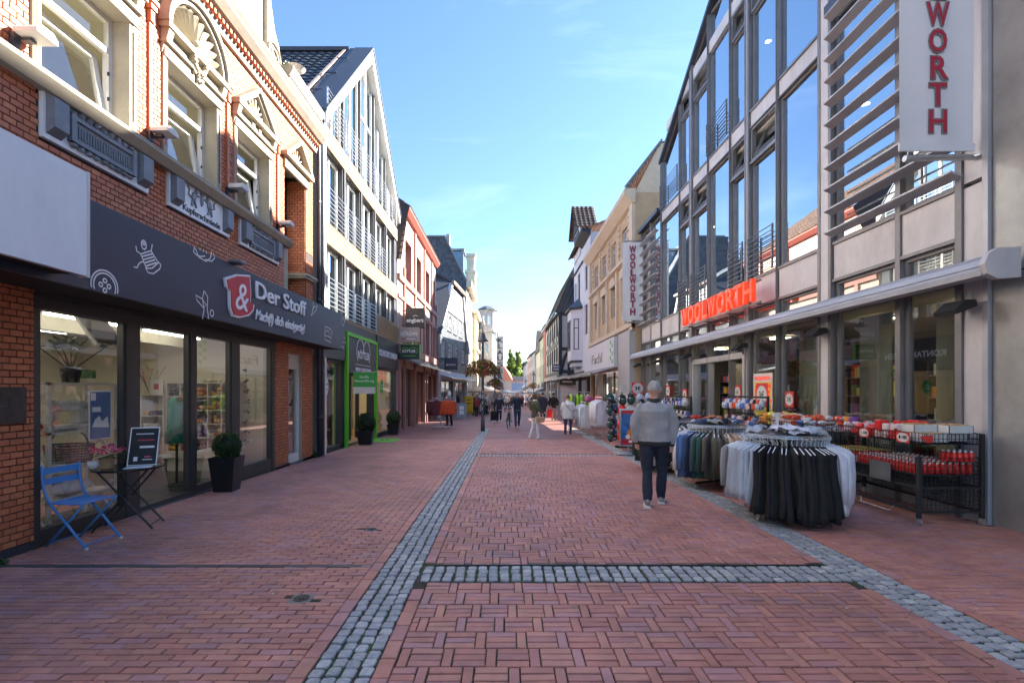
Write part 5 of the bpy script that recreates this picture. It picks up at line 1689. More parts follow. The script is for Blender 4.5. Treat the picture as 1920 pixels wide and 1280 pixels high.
for k in range(8):
 z=7.95+k*.24; q=(z - 7.75)/2.15
 m.prism([(.06,z),(.09,z),(.063,z+.22)],3.25+1.35*q,9.85 - .95*q,'vz')
m.build('white_shingle','pure_white',slh,kind='stuff')
part('barge_board','pure_white',lambda m: (m.prism([(.0,5.6),(.35,5.6),(4.5,10.05),(4.1,10.15)],-.05,.22,'uz'),m.prism([(SLn - .3,5.0),(SLn+.1,5.0),(9.6,10.1),(9.2,10.0)],-.05,.22,'uz')),slh,SL)
part('roof','slate',lambda m: (m.add([(-.2,.25,5.6),(4.2,.3,10.15),(4.6,-7,12.6),(-.2,-8,7.4)],[(0,1,2,3)]),m.add([(4.2,.3,10.15),(9.5,.3,10.15),(8.6,-4,12.6),(4.6,-4,12.6)],[(0,1,2,3)]),m.add([(SLn+.2,.25,5.0),(9.5,.3,10.15),(8.6,-7,12.6),(SLn+.2,-8,7.0)],[(0,1,2,3)])),slh,SL)
part('ridge_cap','pink_render',lambda m: m.tube([(3.9,.34,10.2),(9.8,.34,10.2)],.12,6),slh,SL)
for h in wl_:
 window(slh,SL,h[0],h[1],h[2],h[3],-.04,fw=.14,mull=(.5,),trans=(.6,),mat='pure_white',pane='glass_win')
 part('window_sill','timber_black',lambda m: m.box(h[0] - .1,h[1]+.1,0,.1,h[2] - .14,h[2] - .04),slh,SL)
part('shop_front','lilac_white',lambda m: (m.box(0,SLn,-.1,.12,2.3,3.0),m.box(0,.6,-.1,.1,-1,2.3),m.box(11.4,SLn,-.1,.1,-1,2.3),m.box(5.6,6.2,-.1,.1,-1,2.3)),slh,SL)
for a,b in ((.6,5.6),(6.2,11.4)):
 w=part('shop_window','dark_frame',lambda m: (m.box(a,b,-.2,-.12,2.2,2.3),m.box((a+b)/2 - .04,(a+b)/2+.04,-.2,-.12,-1,2.2)),slh,SL)
 part('pane','glass_ground',lambda m: m.quad((a,-.16,-1),(a,-.16,2.2),(b,-.16,2.2),(b,-.16,-1)),w,SL)
part('rooms','room_mid',lambda m: m.box(.2,11.8,-2.6,-2.5,-1,8),slh,SL)
aw=thing('awning','pale awning over the shop in the slate house','awning',SL((6,.5,2.4)))
part('cloth','awning_cloth',lambda m: m.prism([(.1,2.66),(.1,2.70),(.95,2.46),(.95,2.42)],.2,11.9,'vz'),aw,SL)
part('front_bar','steel',lambda m: m.box(.15,11.95,.95,1.02,2.36,2.46),aw,SL)
t=blade_sign('blade_sign',-4.55,-3.55,35.2,3.05,3.95,'navy_panel','dark blue fashion shop sign below the slate house windows')
put_text('BONITA',.2,(-4.05,35.13,3.42),(1,0,0),(0,0,1),'letter_white',t,'lettering',depth=.004,width=.7)
# ---------------------------------------------------------------- left: tall slate gable, cream house, white corner house
tg=thing('tall_slate_house','tall house with a huge dark slate gable wall and blue dormer','building',(-6,50,gz(50)))
Y5=46.4
def gablew(m):
 pts=[(-12.0,-1),(-3.85,-1),(-3.85,12.3),(-5.95,16.5),(-9.5,16.5),(-12,12.5)]
 m.add([(p[0],Y5,p[1]) for p in pts],[tuple(range(6))])
 m.quad((-3.85,Y5,-1),(-3.85,Y5+8.5,-1),(-3.85,Y5+8.5,12.3),(-3.85,Y5,12.3),1)
 m.quad((-3.85,Y5,12.3),(-3.85,Y5+8.5,12.3),(-5.95,Y5+8.5,16.5),(-5.95,Y5,16.5),0)
 m.quad((-5.95,Y5,16.5),(-5.95,Y5+8.5,16.5),(-9.5,Y5+8.5,16.5),(-9.5,Y5,16.5),0)
m=MB(); gablew(m); tgw=m.build('wall',['slate','cream_render'],tg)
m=MB(); z=5.0
rr_=random.Random(3)
while z < 16.4:
 xl=-10 if z > 12.5 else -9.5; xr=-3.85 if z < 12.3 else -3.85 - (z - 12.3)*.5
 x=xl+rr_.uniform(0,.3)
 while x < xr - .1:
  b=min(x+.34,xr)
  m.add([(x,Y5 - .03,z),(b - .01,Y5 - .03,z),(b - .01,Y5 - .006,z+.26),(x,Y5 - .006,z+.26),(x,Y5,z),(b - .01,Y5,z)],[(0,1,2,3),(0,4,5,1)])
  x += .34
 z += .25
m.build('slate_shingle','slate',tg,kind='stuff')
def raw(name,mat,fn,parent,**kw):
 m=MB(); fn(m); return m.build(name,mat,parent,**kw)
raw('verge','zinc',lambda m: (m.bar((-3.8,Y5 - .05,12.2),(-5.95,Y5 - .05,16.55),.18,.14),m.bar((-5.9,Y5 - .05,16.55),(-9.5,Y5 - .05,16.55),.14,.14)),tg)
d1=raw('dormer','blue_glass',lambda m: m.box(-5.6,-4.35,Y5+2.0,Y5+4.0,13.2,15.7),tg)
raw('dormer_roof','zinc',lambda m: (m.box(-5.8,-4.2,Y5+1.8,Y5+4.2,15.7,15.9),m.box(-4.5,-4.3,Y5+1.9,Y5+2.0,13.0,15.7)),d1)
raw('stone_turret','cream_render',lambda m: (m.box(-4.3,-3.3,Y5+5,Y5+6.6,12.0,14.2),m.box(-4.4,-3.2,Y5+4.9,Y5+6.7,14.2,14.5),m.box(-4.2,-3.4,Y5+5.1,Y5+6.5,14.5,16.0),m.box(-4.35,-3.25,Y5+4.95,Y5+6.65,16.0,16.3),m.box(-4.4,-3.3,Y5,Y5+8.4,11.6,12.2)),tg)
raw('chimney','grey_render',lambda m: m.box(-5.9,-5.5,Y5+.4,Y5+1.2,15.6,16.9),tg)
FC=Frame((-3.82,0,0),(0,1,0),(1,0,0))
for u in (47.4,49.6,51.8):
 for z in (4.2,7.2,9.6):
  window(tg,FC,u,u+1.1,z,z+1.8,.06,fw=.1,mull=(.5,),mat='pure_white',pane='glass_win')
ch=thing('cream_house','narrow cream house with cornice beside the slate gable','building',(-3.6,58,gz(58)))
FX=Frame((-3.55,0,0),(0,1,0),(1,0,0))
m=MB(FX)
hc=[(56.0+k*2.0,57.1+k*2.0,z,z+2.0) for k in range(3) for z in (3.4,7.0)]
wall_cells(m,55,62,-1.5,10.6,0,hc,depth=.2)
m.quad((55,0,-1.5),(55,0,10.6),(55,-6,10.6),(55,-6,-1.5)); m.quad((62,0,-1.5),(62,0,10.6),(62,-6,10.6),(62,-6,-1.5)); m.quad((55,0,10.6),(62,0,10.6),(62,-6,10.6),(55,-6,10.6))
m.build('wall','cream_render',ch)
for h in hc: window(ch,FX,*h,-.1,fw=.12,mull=(.5,),trans=(.65,),mat='pure_white',pane='glass_win')
# window on the wall facing the camera
FY=Frame((-3.55,55,0),(-1,0,0),(0,-1,0))
part('cornice','cream_render',lambda m: (m.box(54.7,62.2,-.2,.4,10.3,10.7),m.box(54.8,62.2,-.1,.25,6.2,6.5)),ch,FX)
raw('cornice_return','cream_render',lambda m: (m.box(-6,-3.2,54.6,55.0,10.35,10.72),m.box(-6,-3.3,54.75,55.0,6.22,6.52),m.box(-3.7,-3.4,54.85,55.0,-1,10.3)),ch)
part('rooms','room_mid',lambda m: m.box(55.3,61.7,-1.2,-1.1,-1,10),ch,FX)
wc=thing('white_corner_house','white corner house with a turret and vertical black lettering','building',(-2.6,66,gz(66)))
YK=62.3
XK=-1.75
FK=Frame((XK,YK,0),(-1,0,0),(0,-1,0))       # end facing the camera,u to the left
KS=Frame((XK,YK,0),(1.15,40,0),(40,-1.15,0))  # street side
kh=[(.45,.95,z,z+1.7) for z in (3.6,6.0,)]+[(1.1,1.55,z,z+1.7) for z in (3.6,6.0)]
m=MB(FK); wall_cells(m,0,5.5,-1.5,9.4,0,kh,depth=.15); m.build('wall','pure_white',wc)
for h in kh: window(wc,FK,*h,-.05,fw=.07,mull=(),trans=(.6,),mat='pure_white',pane='glass_win')
sh_=[(2+k*3.2,3.3+k*3.2,z,z+1.8) for k in range(12) for z in (3.6,6.2)]
m=MB(KS); wall_cells(m,0,42,-1.8,9.0,0,sh_,depth=.2); m.build('street_wall','pure_white',wc)
for h in sh_: window(wc,KS,*h,-.1,fw=.12,mull=(.5,),trans=(.65,),mat='pure_white',pane='glass_win')
part('rooms','room_mid',lambda m: m.box(.8,41,-1.6,-1.5,2,9),wc,KS)
part('cornice','pure_white',lambda m: (m.box(-.2,5.6,-.1,.25,9.1,9.45),m.box(-.1,5.6,-.1,.15,5.6,5.8)),wc,FK)
part('turret','pure_white',lambda m: (m.lathe([(1.2,9.3),(1.2,11.7),(1.35,11.8),(1.35,12.0)],c=(.75,-1.0,0),n=8),m.lathe([(1.3,9.2),(1.3,9.5)],c=(.75,-1.0,0),n=8)),wc,FK)
part('turret_roof','slate',lambda m: m.lathe([(1.55,12.0),(1.45,12.15),(.6,12.6),(.001,12.75)],c=(.75,-1.0,0),n=8),wc,FK)
for u in (.2,.85): window(wc,FK,u,u+.45,10.0,11.3,.24,fw=.06,mat='pure_white',pane='glass_win')
part('roof','slate',lambda m: (m.prism([(2.4,9.4),(5.4,9.4),(4.2,12.4),(2.9,13.0)],-8,-.6,'uz'),),wc,FK)
part('street_roof','slate',lambda m: m.prism([(.1,9.0),(.1,9.3),(-3,11.5),(-6,11.5),(-6,9.0)],1.0,42,'vz'),wc,KS)
part('dormer','grey_render',lambda m: [m.box(u,u+1.6,-1.2,.1,9.3,10.8) for u in (8,15,22)],wc,KS)
ks=thing('vertical_lettering','black vertical lettering on the white corner house','lettering',(-1.2,70,5))
for i,c in enumerate('KLAUSER'):
 put_text(c,1.0,(-.86,72,9.0 - i*.92),(1,0,0),(0,0,1),'letter_black',ks,'letter',depth=.08,bold=.02,width=.8 if c != 'L' else .6)
raw('backing','pure_white',lambda m: m.box(-1.4,-.32,72.06,72.3,2.8,9.7),ks)
aw=thing('awning','white awning below the black vertical lettering','awning',(-.8,70,3))
part('cloth','pure_white',lambda m: m.prism([(.0,3.6),(.0,3.66),(1.3,2.5),(1.3,2.42)],4,14,'vz'),aw,KS)
part('front_bar','steel',lambda m: m.box(3.95,14.05,1.3,1.36,2.36,2.46),aw,KS)
# ---------------------------------------------------------------- far end of the street
fb=thing('footbridge_building','low pale glass hall closing the far end of the street','building',(6,150,gz(150)))
raw('wall','grey_render',lambda m: m.box(1.6,12,150,158,-2.4,4.2),fb)
raw('glass_band','blue_glass',lambda m: m.box(1.5,12.1,149.9,150.0,1.2,3.4),fb)
raw('canopy','zinc',lambda m: (m.box(1.2,12.4,149.3,150.0,4.2,5.6),m.box(1.2,12.4,149.2,149.3,4.5,4.9)),fb)
raw('upper_block','white_sheet',lambda m: m.box(6.0,9.0,152,158,4.3,9.4),fb)
raw('upper_window','blue_glass',lambda m: m.box(6.2,8.8,151.9,152,7.6,8.8),fb)
hb_=thing('orange_roof_house','small house with an orange tiled roof in front of the poplars','building',(.4,120,gz(120)))
raw('wall','cream_render',lambda m: m.box(-2.5,1.5,120,126,-2.2,3.8),hb_)
raw('roof','terracotta',lambda m: m.add([(-2.7,119.6,3.8),(1.8,119.6,3.8),(1.2,123,5.8),(-.4,123,7.6),(-2.7,123,7.6)],[(0,1,2,3,4)]),hb_)
ct=thing('church_spire','slim dark spire above the far roofs','tower',(10.2,165,gz(160)))
raw('tower','blue_glass',lambda m: m.box(9.4,11.2,165,167,-2,10),ct)
raw('spire','slate',lambda m: m.lathe([(1.1,10),(.5,12),(.05,14.6),(.001,15)],c=(10.3,166,0),n=6),ct)
def foliage(mb,c,rad,n,size,squash=1.0,seed=0,shell=.55,droop=0.0):
 r=random.Random(seed)
 clumps=[(Vector((r.gauss(0,.5),r.gauss(0,.5),r.gauss(0,.45))),r.uniform(.3,.6)) for _ in range(14)]
 for k in range(n):
  cc,cr=clumps[k % 14]
  d=Vector((r.gauss(0,1),r.gauss(0,1),r.gauss(0,1))).normalized()*(cr*r.uniform(shell,1.0))
  p=cc*.9+d
  P=Vector((c[0]+p.x*rad[0],c[1]+p.y*rad[1],c[2]+p.z*rad[2]))
  a=Vector((r.gauss(0,1),r.gauss(0,1),r.gauss(0,1) - droop)).normalized()
  b=a.orthogonal().normalized()
  b.rotate(Matrix.Rotation(r.uniform(0,6.28),3,a))
  s=size*r.uniform(.6,1.3)
  mb.add([tuple(P - b*s*.35),tuple(P+a*s*.5 - b*.02),tuple(P+b*s*.35),tuple(P - a*s*.5)],[(0,1,2,3)])
def tree(loc,h,rw,label,mat,poplar=False,n=3500,seed=1):
 t=thing('poplar_tree' if poplar else 'broadleaf_tree',label,'tree',loc)
 m=MB(); m.tube([(0,0,0),(.1,0,h*.4),(0,.1,h*.9)],[h*.03,h*.02,h*.005],7)
 for k in range(6):
  a=k*1.1; z=h*(.25+.1*k); l_=rw*.7
  m.tube([(0,0,z),(math.cos(a)*l_*.5,math.sin(a)*l_*.5,z+l_*(.9 if poplar else .3)),(math.cos(a)*l_,math.sin(a)*l_,z+l_*(1.6 if poplar else .6))],[h*.01,h*.006,h*.002],5)
 m.build('trunk','bark',t,local=True)
 m=MB()
 if poplar:
  for k in range(7):
   q=k/6
   foliage(m,(0,0,h*(.18+.78*q)),(rw*(1 - .75*q ** 1.5),rw*(1 - .75*q ** 1.5),h*.13),n // 7,.8,seed=seed*10+k)
 else:
  for k in range(5):
   a=k*1.3
   foliage(m,(math.cos(a)*rw*.45,math.sin(a)*rw*.45,h*(.55+.08*k)),(rw*.75,rw*.75,h*.22),n // 5,.85,seed=seed*10+k)
 m.build('crown',mat,t,local=True,kind='stuff')
tree((2.1,172,-2.4),16.2,3.0,'slim poplar at the end of the street, left of two','leaf_poplar',True,6000,2)
tree((4.6,174,-2.4),15.6,3.3,'slim sunlit poplar at the end of the street, right of two','leaf_poplar',True,6000,3)
tree((7.0,185,-2.4),14,4.6,'rounded green tree right of the poplars','leaf_tree',False,3200,4)
tree((1.2,168,-2.4),8.0,2.4,'low bushy tree below the poplars','leaf_poplar',False,2200,5)
tree((11.5,195,-2.4),12.5,3.5,'dark tree behind the far spire','leaf_tree',False,2200,6)
tree((5.5,166,-2.4),6.5,2.4,'low green tree behind the pale glass hall','leaf_tree',False,2200,7)
# ---------------------------------------------------------------- right: steel and glass department store
ww=thing('department_store','grey steel and glass department store with a glazed gable','building',(5.88,13,gz(13)))
WGE,WGP,WGM=10.25,12.85,13.25
GA,GB=8.55,17.95
def wtop(u): return WGE+(WGP - WGE)*(1 - abs(u - WGM)/(GB - WGM))
def rp_(name,mat,fn,parent=ww,**kw):
 m=MB(FR); fn(m); return m.build(name,mat,parent,**kw)
# horizontals
Z_TR0,Z_SP0,Z_SP1=3.05,3.55,4.24
F1T,F2B,F2T=7.86,8.28,11.3
# mullion lines of the gable part: (u, width)
pil=[(8.7,.36),(11.5,.2),(15.0,.2)]
mul=[10.25,12.4,13.75,16.0,17.9]
cols_=[(8.9,10.2,'w'),(10.3,11.38,'n'),(11.62,12.36,'n'),(12.44,13.71,'w'),(13.79,14.88,'n'),(15.12,15.96,'n'),(16.04,17.84,'w')]
for u in mul: rp_('mullion','alu_dark',lambda m: (m.box(u - .03,u+.03,-.12,.03,-.4,wtop(u) - .05),m.box(u - .01,u+.01,.03,.05,-.4,wtop(u) - .05)))
for u,w in pil:
 rp_('pilaster','alu_panel',lambda m: m.box(u - w/2+.07,u+w/2 - .07,-.1,.035,-.4,wtop(u) - .02))
 rp_('mullion','alu_dark',lambda m: (m.box(u - w/2,u - w/2+.07,-.12,.05,-.4,wtop(u) - .05)))
 rp_('mullion','alu_dark',lambda m: (m.box(u+w/2 - .07,u+w/2,-.12,.05,-.4,wtop(u) - .05)))
def glazed(a,b,z0,z1,pane='glass_coat',v=-.04,fw=.05):
 return window(ww,FR,a,b,z0,z1,v,fw=fw,mat='alu_dark',pane=pane,fd=.06)
def hopper(a,b,z0,z1):
 """top-hung light standing ajar"""
 w=rp_('hopper_frame','alu_dark',lambda m: (m.box(a,b,-.1,.0,z0,z0+.06),m.box(a,b,-.1,.0,z1 - .06,z1),m.box(a,a+.06,-.1,.0,z0+.06,z1 - .06),m.box(b - .06,b,-.1,.0,z0+.06,z1 - .06)))
 t=math.radians(22); h=z1 - z0 - .14
 m=MB(FR)
 def P(u,s,o): return (u,-.06 - math.sin(t)*s*1.0+o*math.cos(t),z0+.08+math.cos(t)*s+o*math.sin(t))
 for (u0,u1,s0,s1) in ((a+.07,a+.13,0,h),(b - .13,b - .07,0,h),(a+.13,b - .13,0,.06),(a+.13,b - .13,h - .06,h)):
  q=[P(u0,s0,0),P(u1,s0,0),P(u1,s1,0),P(u0,s1,0),P(u0,s0,.05),P(u1,s0,.05),P(u1,s1,.05),P(u0,s1,.05)]
  m.add(q,[(0,1,2,3),(7,6,5,4),(0,4,5,1),(1,5,6,2),(2,6,7,3),(3,7,4,0)])
 s=m.build('hopper_sash','alu_dark',ww)
 m=MB(FR); m.quad(P(a+.1,.03,.02),P(b - .1,.03,.02),P(b - .1,h - .03,.02),P(a+.1,h - .03,.02)); m.build('pane','glass_coat',s)
def rails(a,b,z0,z1,n=9):
 r=rp_('railing','alu_dark',lambda m: m.box(a+.01,a+.04,.06,.1,z0,z1))
 rp_('rail_post','alu_dark',lambda m: m.box(b - .04,b - .01,.06,.1,z0,z1),r)
 for j in range(n):
  z=z0+.03+(z1 - z0 - .06)*j/(n - 1)
  rp_('rail','zinc',lambda m: m.tube([(a - .02,.09,z),(b+.02,.09,z)],.012,5),r)
def gable_piece(a,b,z0,name='gable_pane'):
 za,zb=wtop(a) - .08,wtop(b) - .08
 if max(za,zb) < z0+.1: return
 if min(za,zb) < z0: return
 f=rp_('gable_window','alu_dark',lambda m: (m.box(a,b,-.1,-.04,z0,z0+.05),m.prism([(a,za),(b,zb),(b,zb - .07),(a,za - .07)],-.1,-.04,'uz')))
 rp_('pane','glass_coat',lambda m: m.add([(a,-.07,z0),(b,-.07,z0),(b,-.07,zb),(a,-.07,za)],[(0,1,2,3)]),f)
for i,(a,b,k) in enumerate(cols_):
 # spandrel with its strip of glass below
 glazed(a,b,Z_TR0,Z_SP0,'glass_ground')
 rp_('spandrel_panel','alu_panel',lambda m: (m.box(a,b,-.1,.0,Z_SP0+.05,Z_SP1 - .03),))
 rp_('transom','alu_dark',lambda m: (m.box(a,b,-.1,.03,Z_SP0,Z_SP0+.05),m.box(a,b,-.1,.03,Z_SP1 - .03,Z_SP1+.02)))
 if k == 'w':
  glazed(a,b,Z_SP1+.02,F1T)
 else:
  glazed(a,b,Z_SP1+.02,7.02)
  rp_('transom','alu_dark',lambda m: m.box(a,b,-.1,.03,7.0,7.06))
  hopper(a,b,7.06,F1T)
  rails(a,b,4.28,5.25)
 rp_('spandrel_panel','alu_panel',lambda m: m.box(a,b,-.1,.0,F1T+.03,F2B - .03))
 rp_('transom','alu_dark',lambda m: (m.box(a,b,-.1,.03,F1T,F1T+.03),m.box(a,b,-.1,.03,F2B - .03,F2B+.02)))
 t2=min(F2T,min(wtop(a),wtop(b)) - .1)
 if k == 'w' and i in (3,6):
  rails(a,b,8.34,9.25)
 if t2 > F2B+.5 and min(wtop(a),wtop(b)) - .1 > F2T - .3:
  if k == 'n':
   glazed(a,b,F2B+.02,10.6); hopper(a,b,10.6,t2)
  else: glazed(a,b,F2B+.02,t2)
  rp_('spandrel_panel','alu_panel',lambda m: m.box(a,b,-.1,.0,t2+.02,t2+.36))
  gable_piece(a,b,t2+.38)
 else:
  gable_piece(a,b,F2B+.02)
# sloping rim of the gable
rp_('gable_rim','zinc_dark',lambda m: [m.prism([(a,za),(WGM,WGP),(WGM,WGP - .14),(a,za - .14)],-.5,.10,'uz') for a,za in ((GA,WGE),(GB,WGE))])
# flanks with louvres
for (a,b,near) in ((5.95,8.5,True),(18.0,20.6,False)):
 for u in ((6.14,7.09) if near else (19.2,20.5)):
  rp_('mullion','alu_dark',lambda m: m.box(u - .045,u+.045,-.12,.03,-.4,8.4))
 segs=[(6.19,7.04),(7.14,8.5)] if near else [(18.04,19.15),(19.25,20.45)]
 for (p,q) in segs:
  glazed(p,q,Z_TR0,Z_SP0,'glass_ground')
  rp_('spandrel_panel','alu_panel',lambda m: m.box(p,q,-.1,.0,Z_SP0+.05,Z_SP1 - .03))
  rp_('transom','alu_dark',lambda m: (m.box(p,q,-.1,.03,Z_SP0,Z_SP0+.05),m.box(p,q,-.1,.03,Z_SP1 - .03,Z_SP1+.02)))
  glazed(p,q,Z_SP1+.02,8.3)
  z=4.36
 zz=[4.34+.385*j for j in range(11)] if near else [4.3+.42*j for j in range(9)]
 for j,z in enumerate(zz):
  u1=b - .03
  u0=(6.05 if j < 2 else 6.6) if near else a+.05
  if near and j >= 2: u0=6.2
  rp_('louvre_blade','alu_grey',lambda m: m.prism([(.06,z),(.20,z+.055),(.21,z+.06),(.21,z+.085),(.06,z+.02)],u0,u1,'vz'))
 rp_('flank_roof','zinc_dark',lambda m: (m.box(a,b+.05,-.3,.15,8.35,8.5),m.prism([(-.3,8.5),(-.3,8.4),(-9,13.0),(-9,13.1)],a - .1,b+.1,'vz')))
# near end: panels next to the steel pier
rp_('edge_panel','alu_panel',lambda m: (m.box(5.83,6.09,-.1,.0,-.4,3.0),m.box(5.83,6.09,-.1,.0,3.04,4.2),m.box(5.83,6.09,-.1,.0,4.26,8.4)))
rp_('edge_mullion','alu_grey',lambda m: (m.box(5.76,5.83,-.12,.03,-.4,9),))
# roof over the gable part and side walls
rp_('roof','zinc_dark',lambda m: [m.prism([(a,za),(WGM,WGP),(WGM,WGP - .1),(a,za - .1)],-14,-.5,'uz') for a,za in ((GA,WGE),(GB,WGE))])
rp_('side_wall','grey_render',lambda m: (m.box(20.6,20.75,-12,-.05,-.6,8.4),m.box(8.5,8.6,-12,-.12,8.4,10.2),m.box(17.9,18.0,-12,-.12,8.4,10.2),m.box(5.6,20.7,-12.2,-12,-.6,13)))
# floors, ceilings and lamps inside
rp_('floor_slab','ceiling',lambda m: (m.box(6.0,20.5,-9,-.15,3.1,3.5),m.box(6.0,20.5,-9,-.15,7.75,8.3),m.box(8.7,17.8,-9,-.15,11.3,11.6)))
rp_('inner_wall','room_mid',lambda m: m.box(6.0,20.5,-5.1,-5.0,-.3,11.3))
for i,(u,v,z) in enumerate(((9.6,-1.4,7.6),(9.4,-2.6,7.6),(13.0,-1.6,7.6),(12.8,-1.2,11.2),(16.9,-1.5,7.6),(7.5,-1.0,7.6),(9.5,-1.5,11.2))):
 t=thing('ceiling_lamp','small round ceiling lamp inside the upper floor of the glass store, %s' % ['second bay low','second bay deep inside','middle bay','middle bay upper floor','far bay','behind the near louvres','upper floor near bay'][i],'lamp',FR((u,v,z)),group='ceiling lamps on the upper floors of the glass store')
 rp_('housing','white_paint',lambda m: m.lathe([(.09,z - .2),(.09,z+.15)],c=(u,v,0),n=12),t)
 rp_('lens','lamp_glow',lambda m: m.lathe([(.075,z - .205),(.001,z - .206)],c=(u,v,0),n=12),t)
# ground floor glazing
gf=[(6.19,7.04),(7.14,8.48),(8.9,10.2),(10.3,11.38),(15.12,15.96),(16.04,17.84),(18.04,19.15),(19.25,20.45)]
for (a,b) in gf:
 window(ww,FR,a,b,.32,Z_TR0,-.04,fw=.06,mat='alu_dark',pane='glass_ground',name='shop_window')
 rp_('base_panel','alu_grey',lambda m: m.box(a,b,-.1,.0,-.4,.32))
# entrance
en=rp_('entrance_frame','alu_grey',lambda m: (m.box(11.62,11.72,-.14,.04,-.3,2.5),m.box(14.78,14.9,-.14,.04,-.3,2.5),m.box(11.72,14.78,-.14,.04,2.4,2.55),m.box(13.7,13.78,-.14,.02,-.3,2.4),m.box(12.36,12.44,-.14,.02,2.55,3.05)))
rp_('pane','glass_ground',lambda m: (m.quad((11.72,-.08,2.55),(11.72,-.08,3.0),(14.78,-.08,3.0),(14.78,-.08,2.55)),m.quad((13.78,-.08,-.2),(13.78,-.08,2.4),(14.78,-.08,2.4),(14.78,-.08,-.2))),en)
dr=rp_('entrance_door','steel',lambda m: (m.box(12.56,12.60,-1.3,-.2,-.15,2.3),))
# shop interior: floor, shelves with goods, posters
wr=thing('store_room',None,None,FR((12,-3,-.1)),kind='structure')
rp_('floor','floor_dark',lambda m: m.box(6,20.5,-5,-.1,-.3,-.12),wr)
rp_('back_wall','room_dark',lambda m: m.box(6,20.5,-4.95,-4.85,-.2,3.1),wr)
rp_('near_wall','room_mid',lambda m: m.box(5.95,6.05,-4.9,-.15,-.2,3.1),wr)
GOODS=[(.65,.04,.03),(.75,.28,.03),(.75,.62,.08),(.06,.25,.08),(.05,.12,.4),(.5,.1,.25),(.6,.6,.58),(.2,.06,.3),(.04,.04,.05)]
for i,c in enumerate(GOODS): M('goods%d' % i,c,rough=.45,var=.2,scale=25)
GNAME=['red','orange','yellow','green','blue','pink','white','purple','black']
for i,(u,lab) in enumerate(((8.2,'near'),(10.4,'second'),(17.0,'far'))):
 t=thing('store_shelf','goods shelf inside the glass store, the %s one' % lab,'shelf',FR((u,-2.4,-.12)))
 rp_('upright','black_matt',lambda m: (m.box(u - .9,u - .86,-2.9,-2.2,-.12,2.2),m.box(u+.86,u+.9,-2.9,-2.2,-.12,2.2)),t)
 for j in range(5):
  rp_('shelf_board','zinc',lambda m: m.box(u - .86,u+.86,-2.9,-2.2,.2+j*.42,.225+j*.42),t)
  m=MB(FR); q=u - .84
  while q < u+.75:
   w,h=R.uniform(.06,.16),R.uniform(.12,.32)
   m.box(q,q+w,-2.6,-2.25,.23+j*.42,.23+j*.42+h,R.randrange(9)); q += w+.015
  m.build('packaged_goods',['goods%d' % k for k in range(9)],t,kind='stuff')
for i,u in enumerate((7.6,9.6,13.2,16.8)):  # lamp panels added to brighten the goods behind the glass
 t=thing('ceiling_lamp','added lamp panel brightening the ground floor goods of the glass store, %s' % ['nearest the camera','second from the camera','behind the entrance','beyond the entrance'][i],'lamp',FR((u,-1.8,3.0)),group='added ground floor lamps in the glass store')
 rp_('diffuser','lamp_glow',lambda m: m.box(u - .3,u+.3,-1.95,-1.65,3.05,3.09),t)
 rp_('rim','white_paint',lambda m: (m.box(u - .33,u - .3,-1.97,-1.63,3.04,3.095),m.box(u+.3,u+.33,-1.97,-1.63,3.04,3.095)),t)
sc2=thing('folding_screen','grey green panel standing behind the near store window','screen',FR((8.2,-.5,.3)))
M('screen_green',(.28,.30,.24),rough=.6,var=.08)
rp_('panel','screen_green',lambda m: (m.box(7.75,8.45,-.45,-.42,-.1,2.9),m.box(9.55,10.18,-.45,-.42,-.1,2.9),m.box(6.72,7.0,-.5,-.47,-.1,2.9)),sc2)
def price_card(u,z,s,txt,label,v=-.02,border='goods0',face=FR):
 t=thing('price_sign',label,'price sign',face((u,v,z)))
 m=MB(face); m.box(u - s/2,u+s/2,v - .004,v,z - s*.55,z+s*.55); m.build('card',border,t)
 m=MB(face); m.prism([(u+math.cos(k*PI/10)*s*.43,z+math.sin(k*PI/10)*s*.43) for k in range(20)],v,v+.003,'uz'); m.build('disc','white_paint',t)
 rt=-face.D if face is FR else face.D
 put_text(txt,s*.42,face((u,v+.005,z)),rt,(0,0,1),'letter_black',t,'lettering',depth=.002,bold=.004*s)
price_card(10.9,1.5,.5,'3€','price sign of 3 euro on a yellow poster in the store window',v=.0)
price_card(12.25,1.55,.34,'1€','red edged 1 euro sign beside the store entrance',v=-.1)
price_card(15.6,1.45,.36,'1€','1 euro sign in the window beyond the entrance',v=.0)
price_card(17.2,1.55,.4,'1€','1 euro sign in the far store window',v=.0)
price_card(9.9,1.42,.3,'2€','faint round price sticker on the second store window',v=-.035)
po=thing('window_poster','yellow and red sale poster in the store window','poster',FR((10.9,-.02,1.5)))
rp_('sheet','white_paint',lambda m: m.box(10.5,11.3,-.03,-.02,1.0,2.0),po)
M('poster_yellow',(.75,.55,.06),rough=.5,var=.05)
rp_('print','poster_yellow',lambda m: m.box(10.56,11.24,-.02,-.012,1.06,1.80),po)
put_text('WOOLWORTH',.12,FR((10.9,-.010,1.88)),(0,-1,0),(0,0,1),'red_letter',po,'lettering',depth=.002,width=.66,bold=.003)
put_text('10€',.55,FR((10.9,-.008,1.5)),(0,-1,0),(0,0,1),'red_letter',po,'price_lettering',depth=.002,width=.66,bold=.01)
cs_=thing('dog_cushion','white cushion with a tan dog picture in the store window','cushion',FR((9.3,-.4,.9)))
rp_('pillow','cloth_white',lambda m: m.blob((9.2,-.32,1.12),(.38,.07,.28),12,8),cs_,smooth=True)
M('dog_tan',(.45,.24,.09),rough=.8,var=.2)
rp_('dog_print','dog_tan',lambda m: (m.blob((9.15,-.255,1.05),(.22,.02,.08),8,5),m.blob((9.02,-.25,1.16),(.08,.02,.08),8,5)),cs_)
bl_k=thing('draped_blanket','pale green fringed blanket draped over a stand in the store window','blanket',FR((9.75,-.4,.5)))
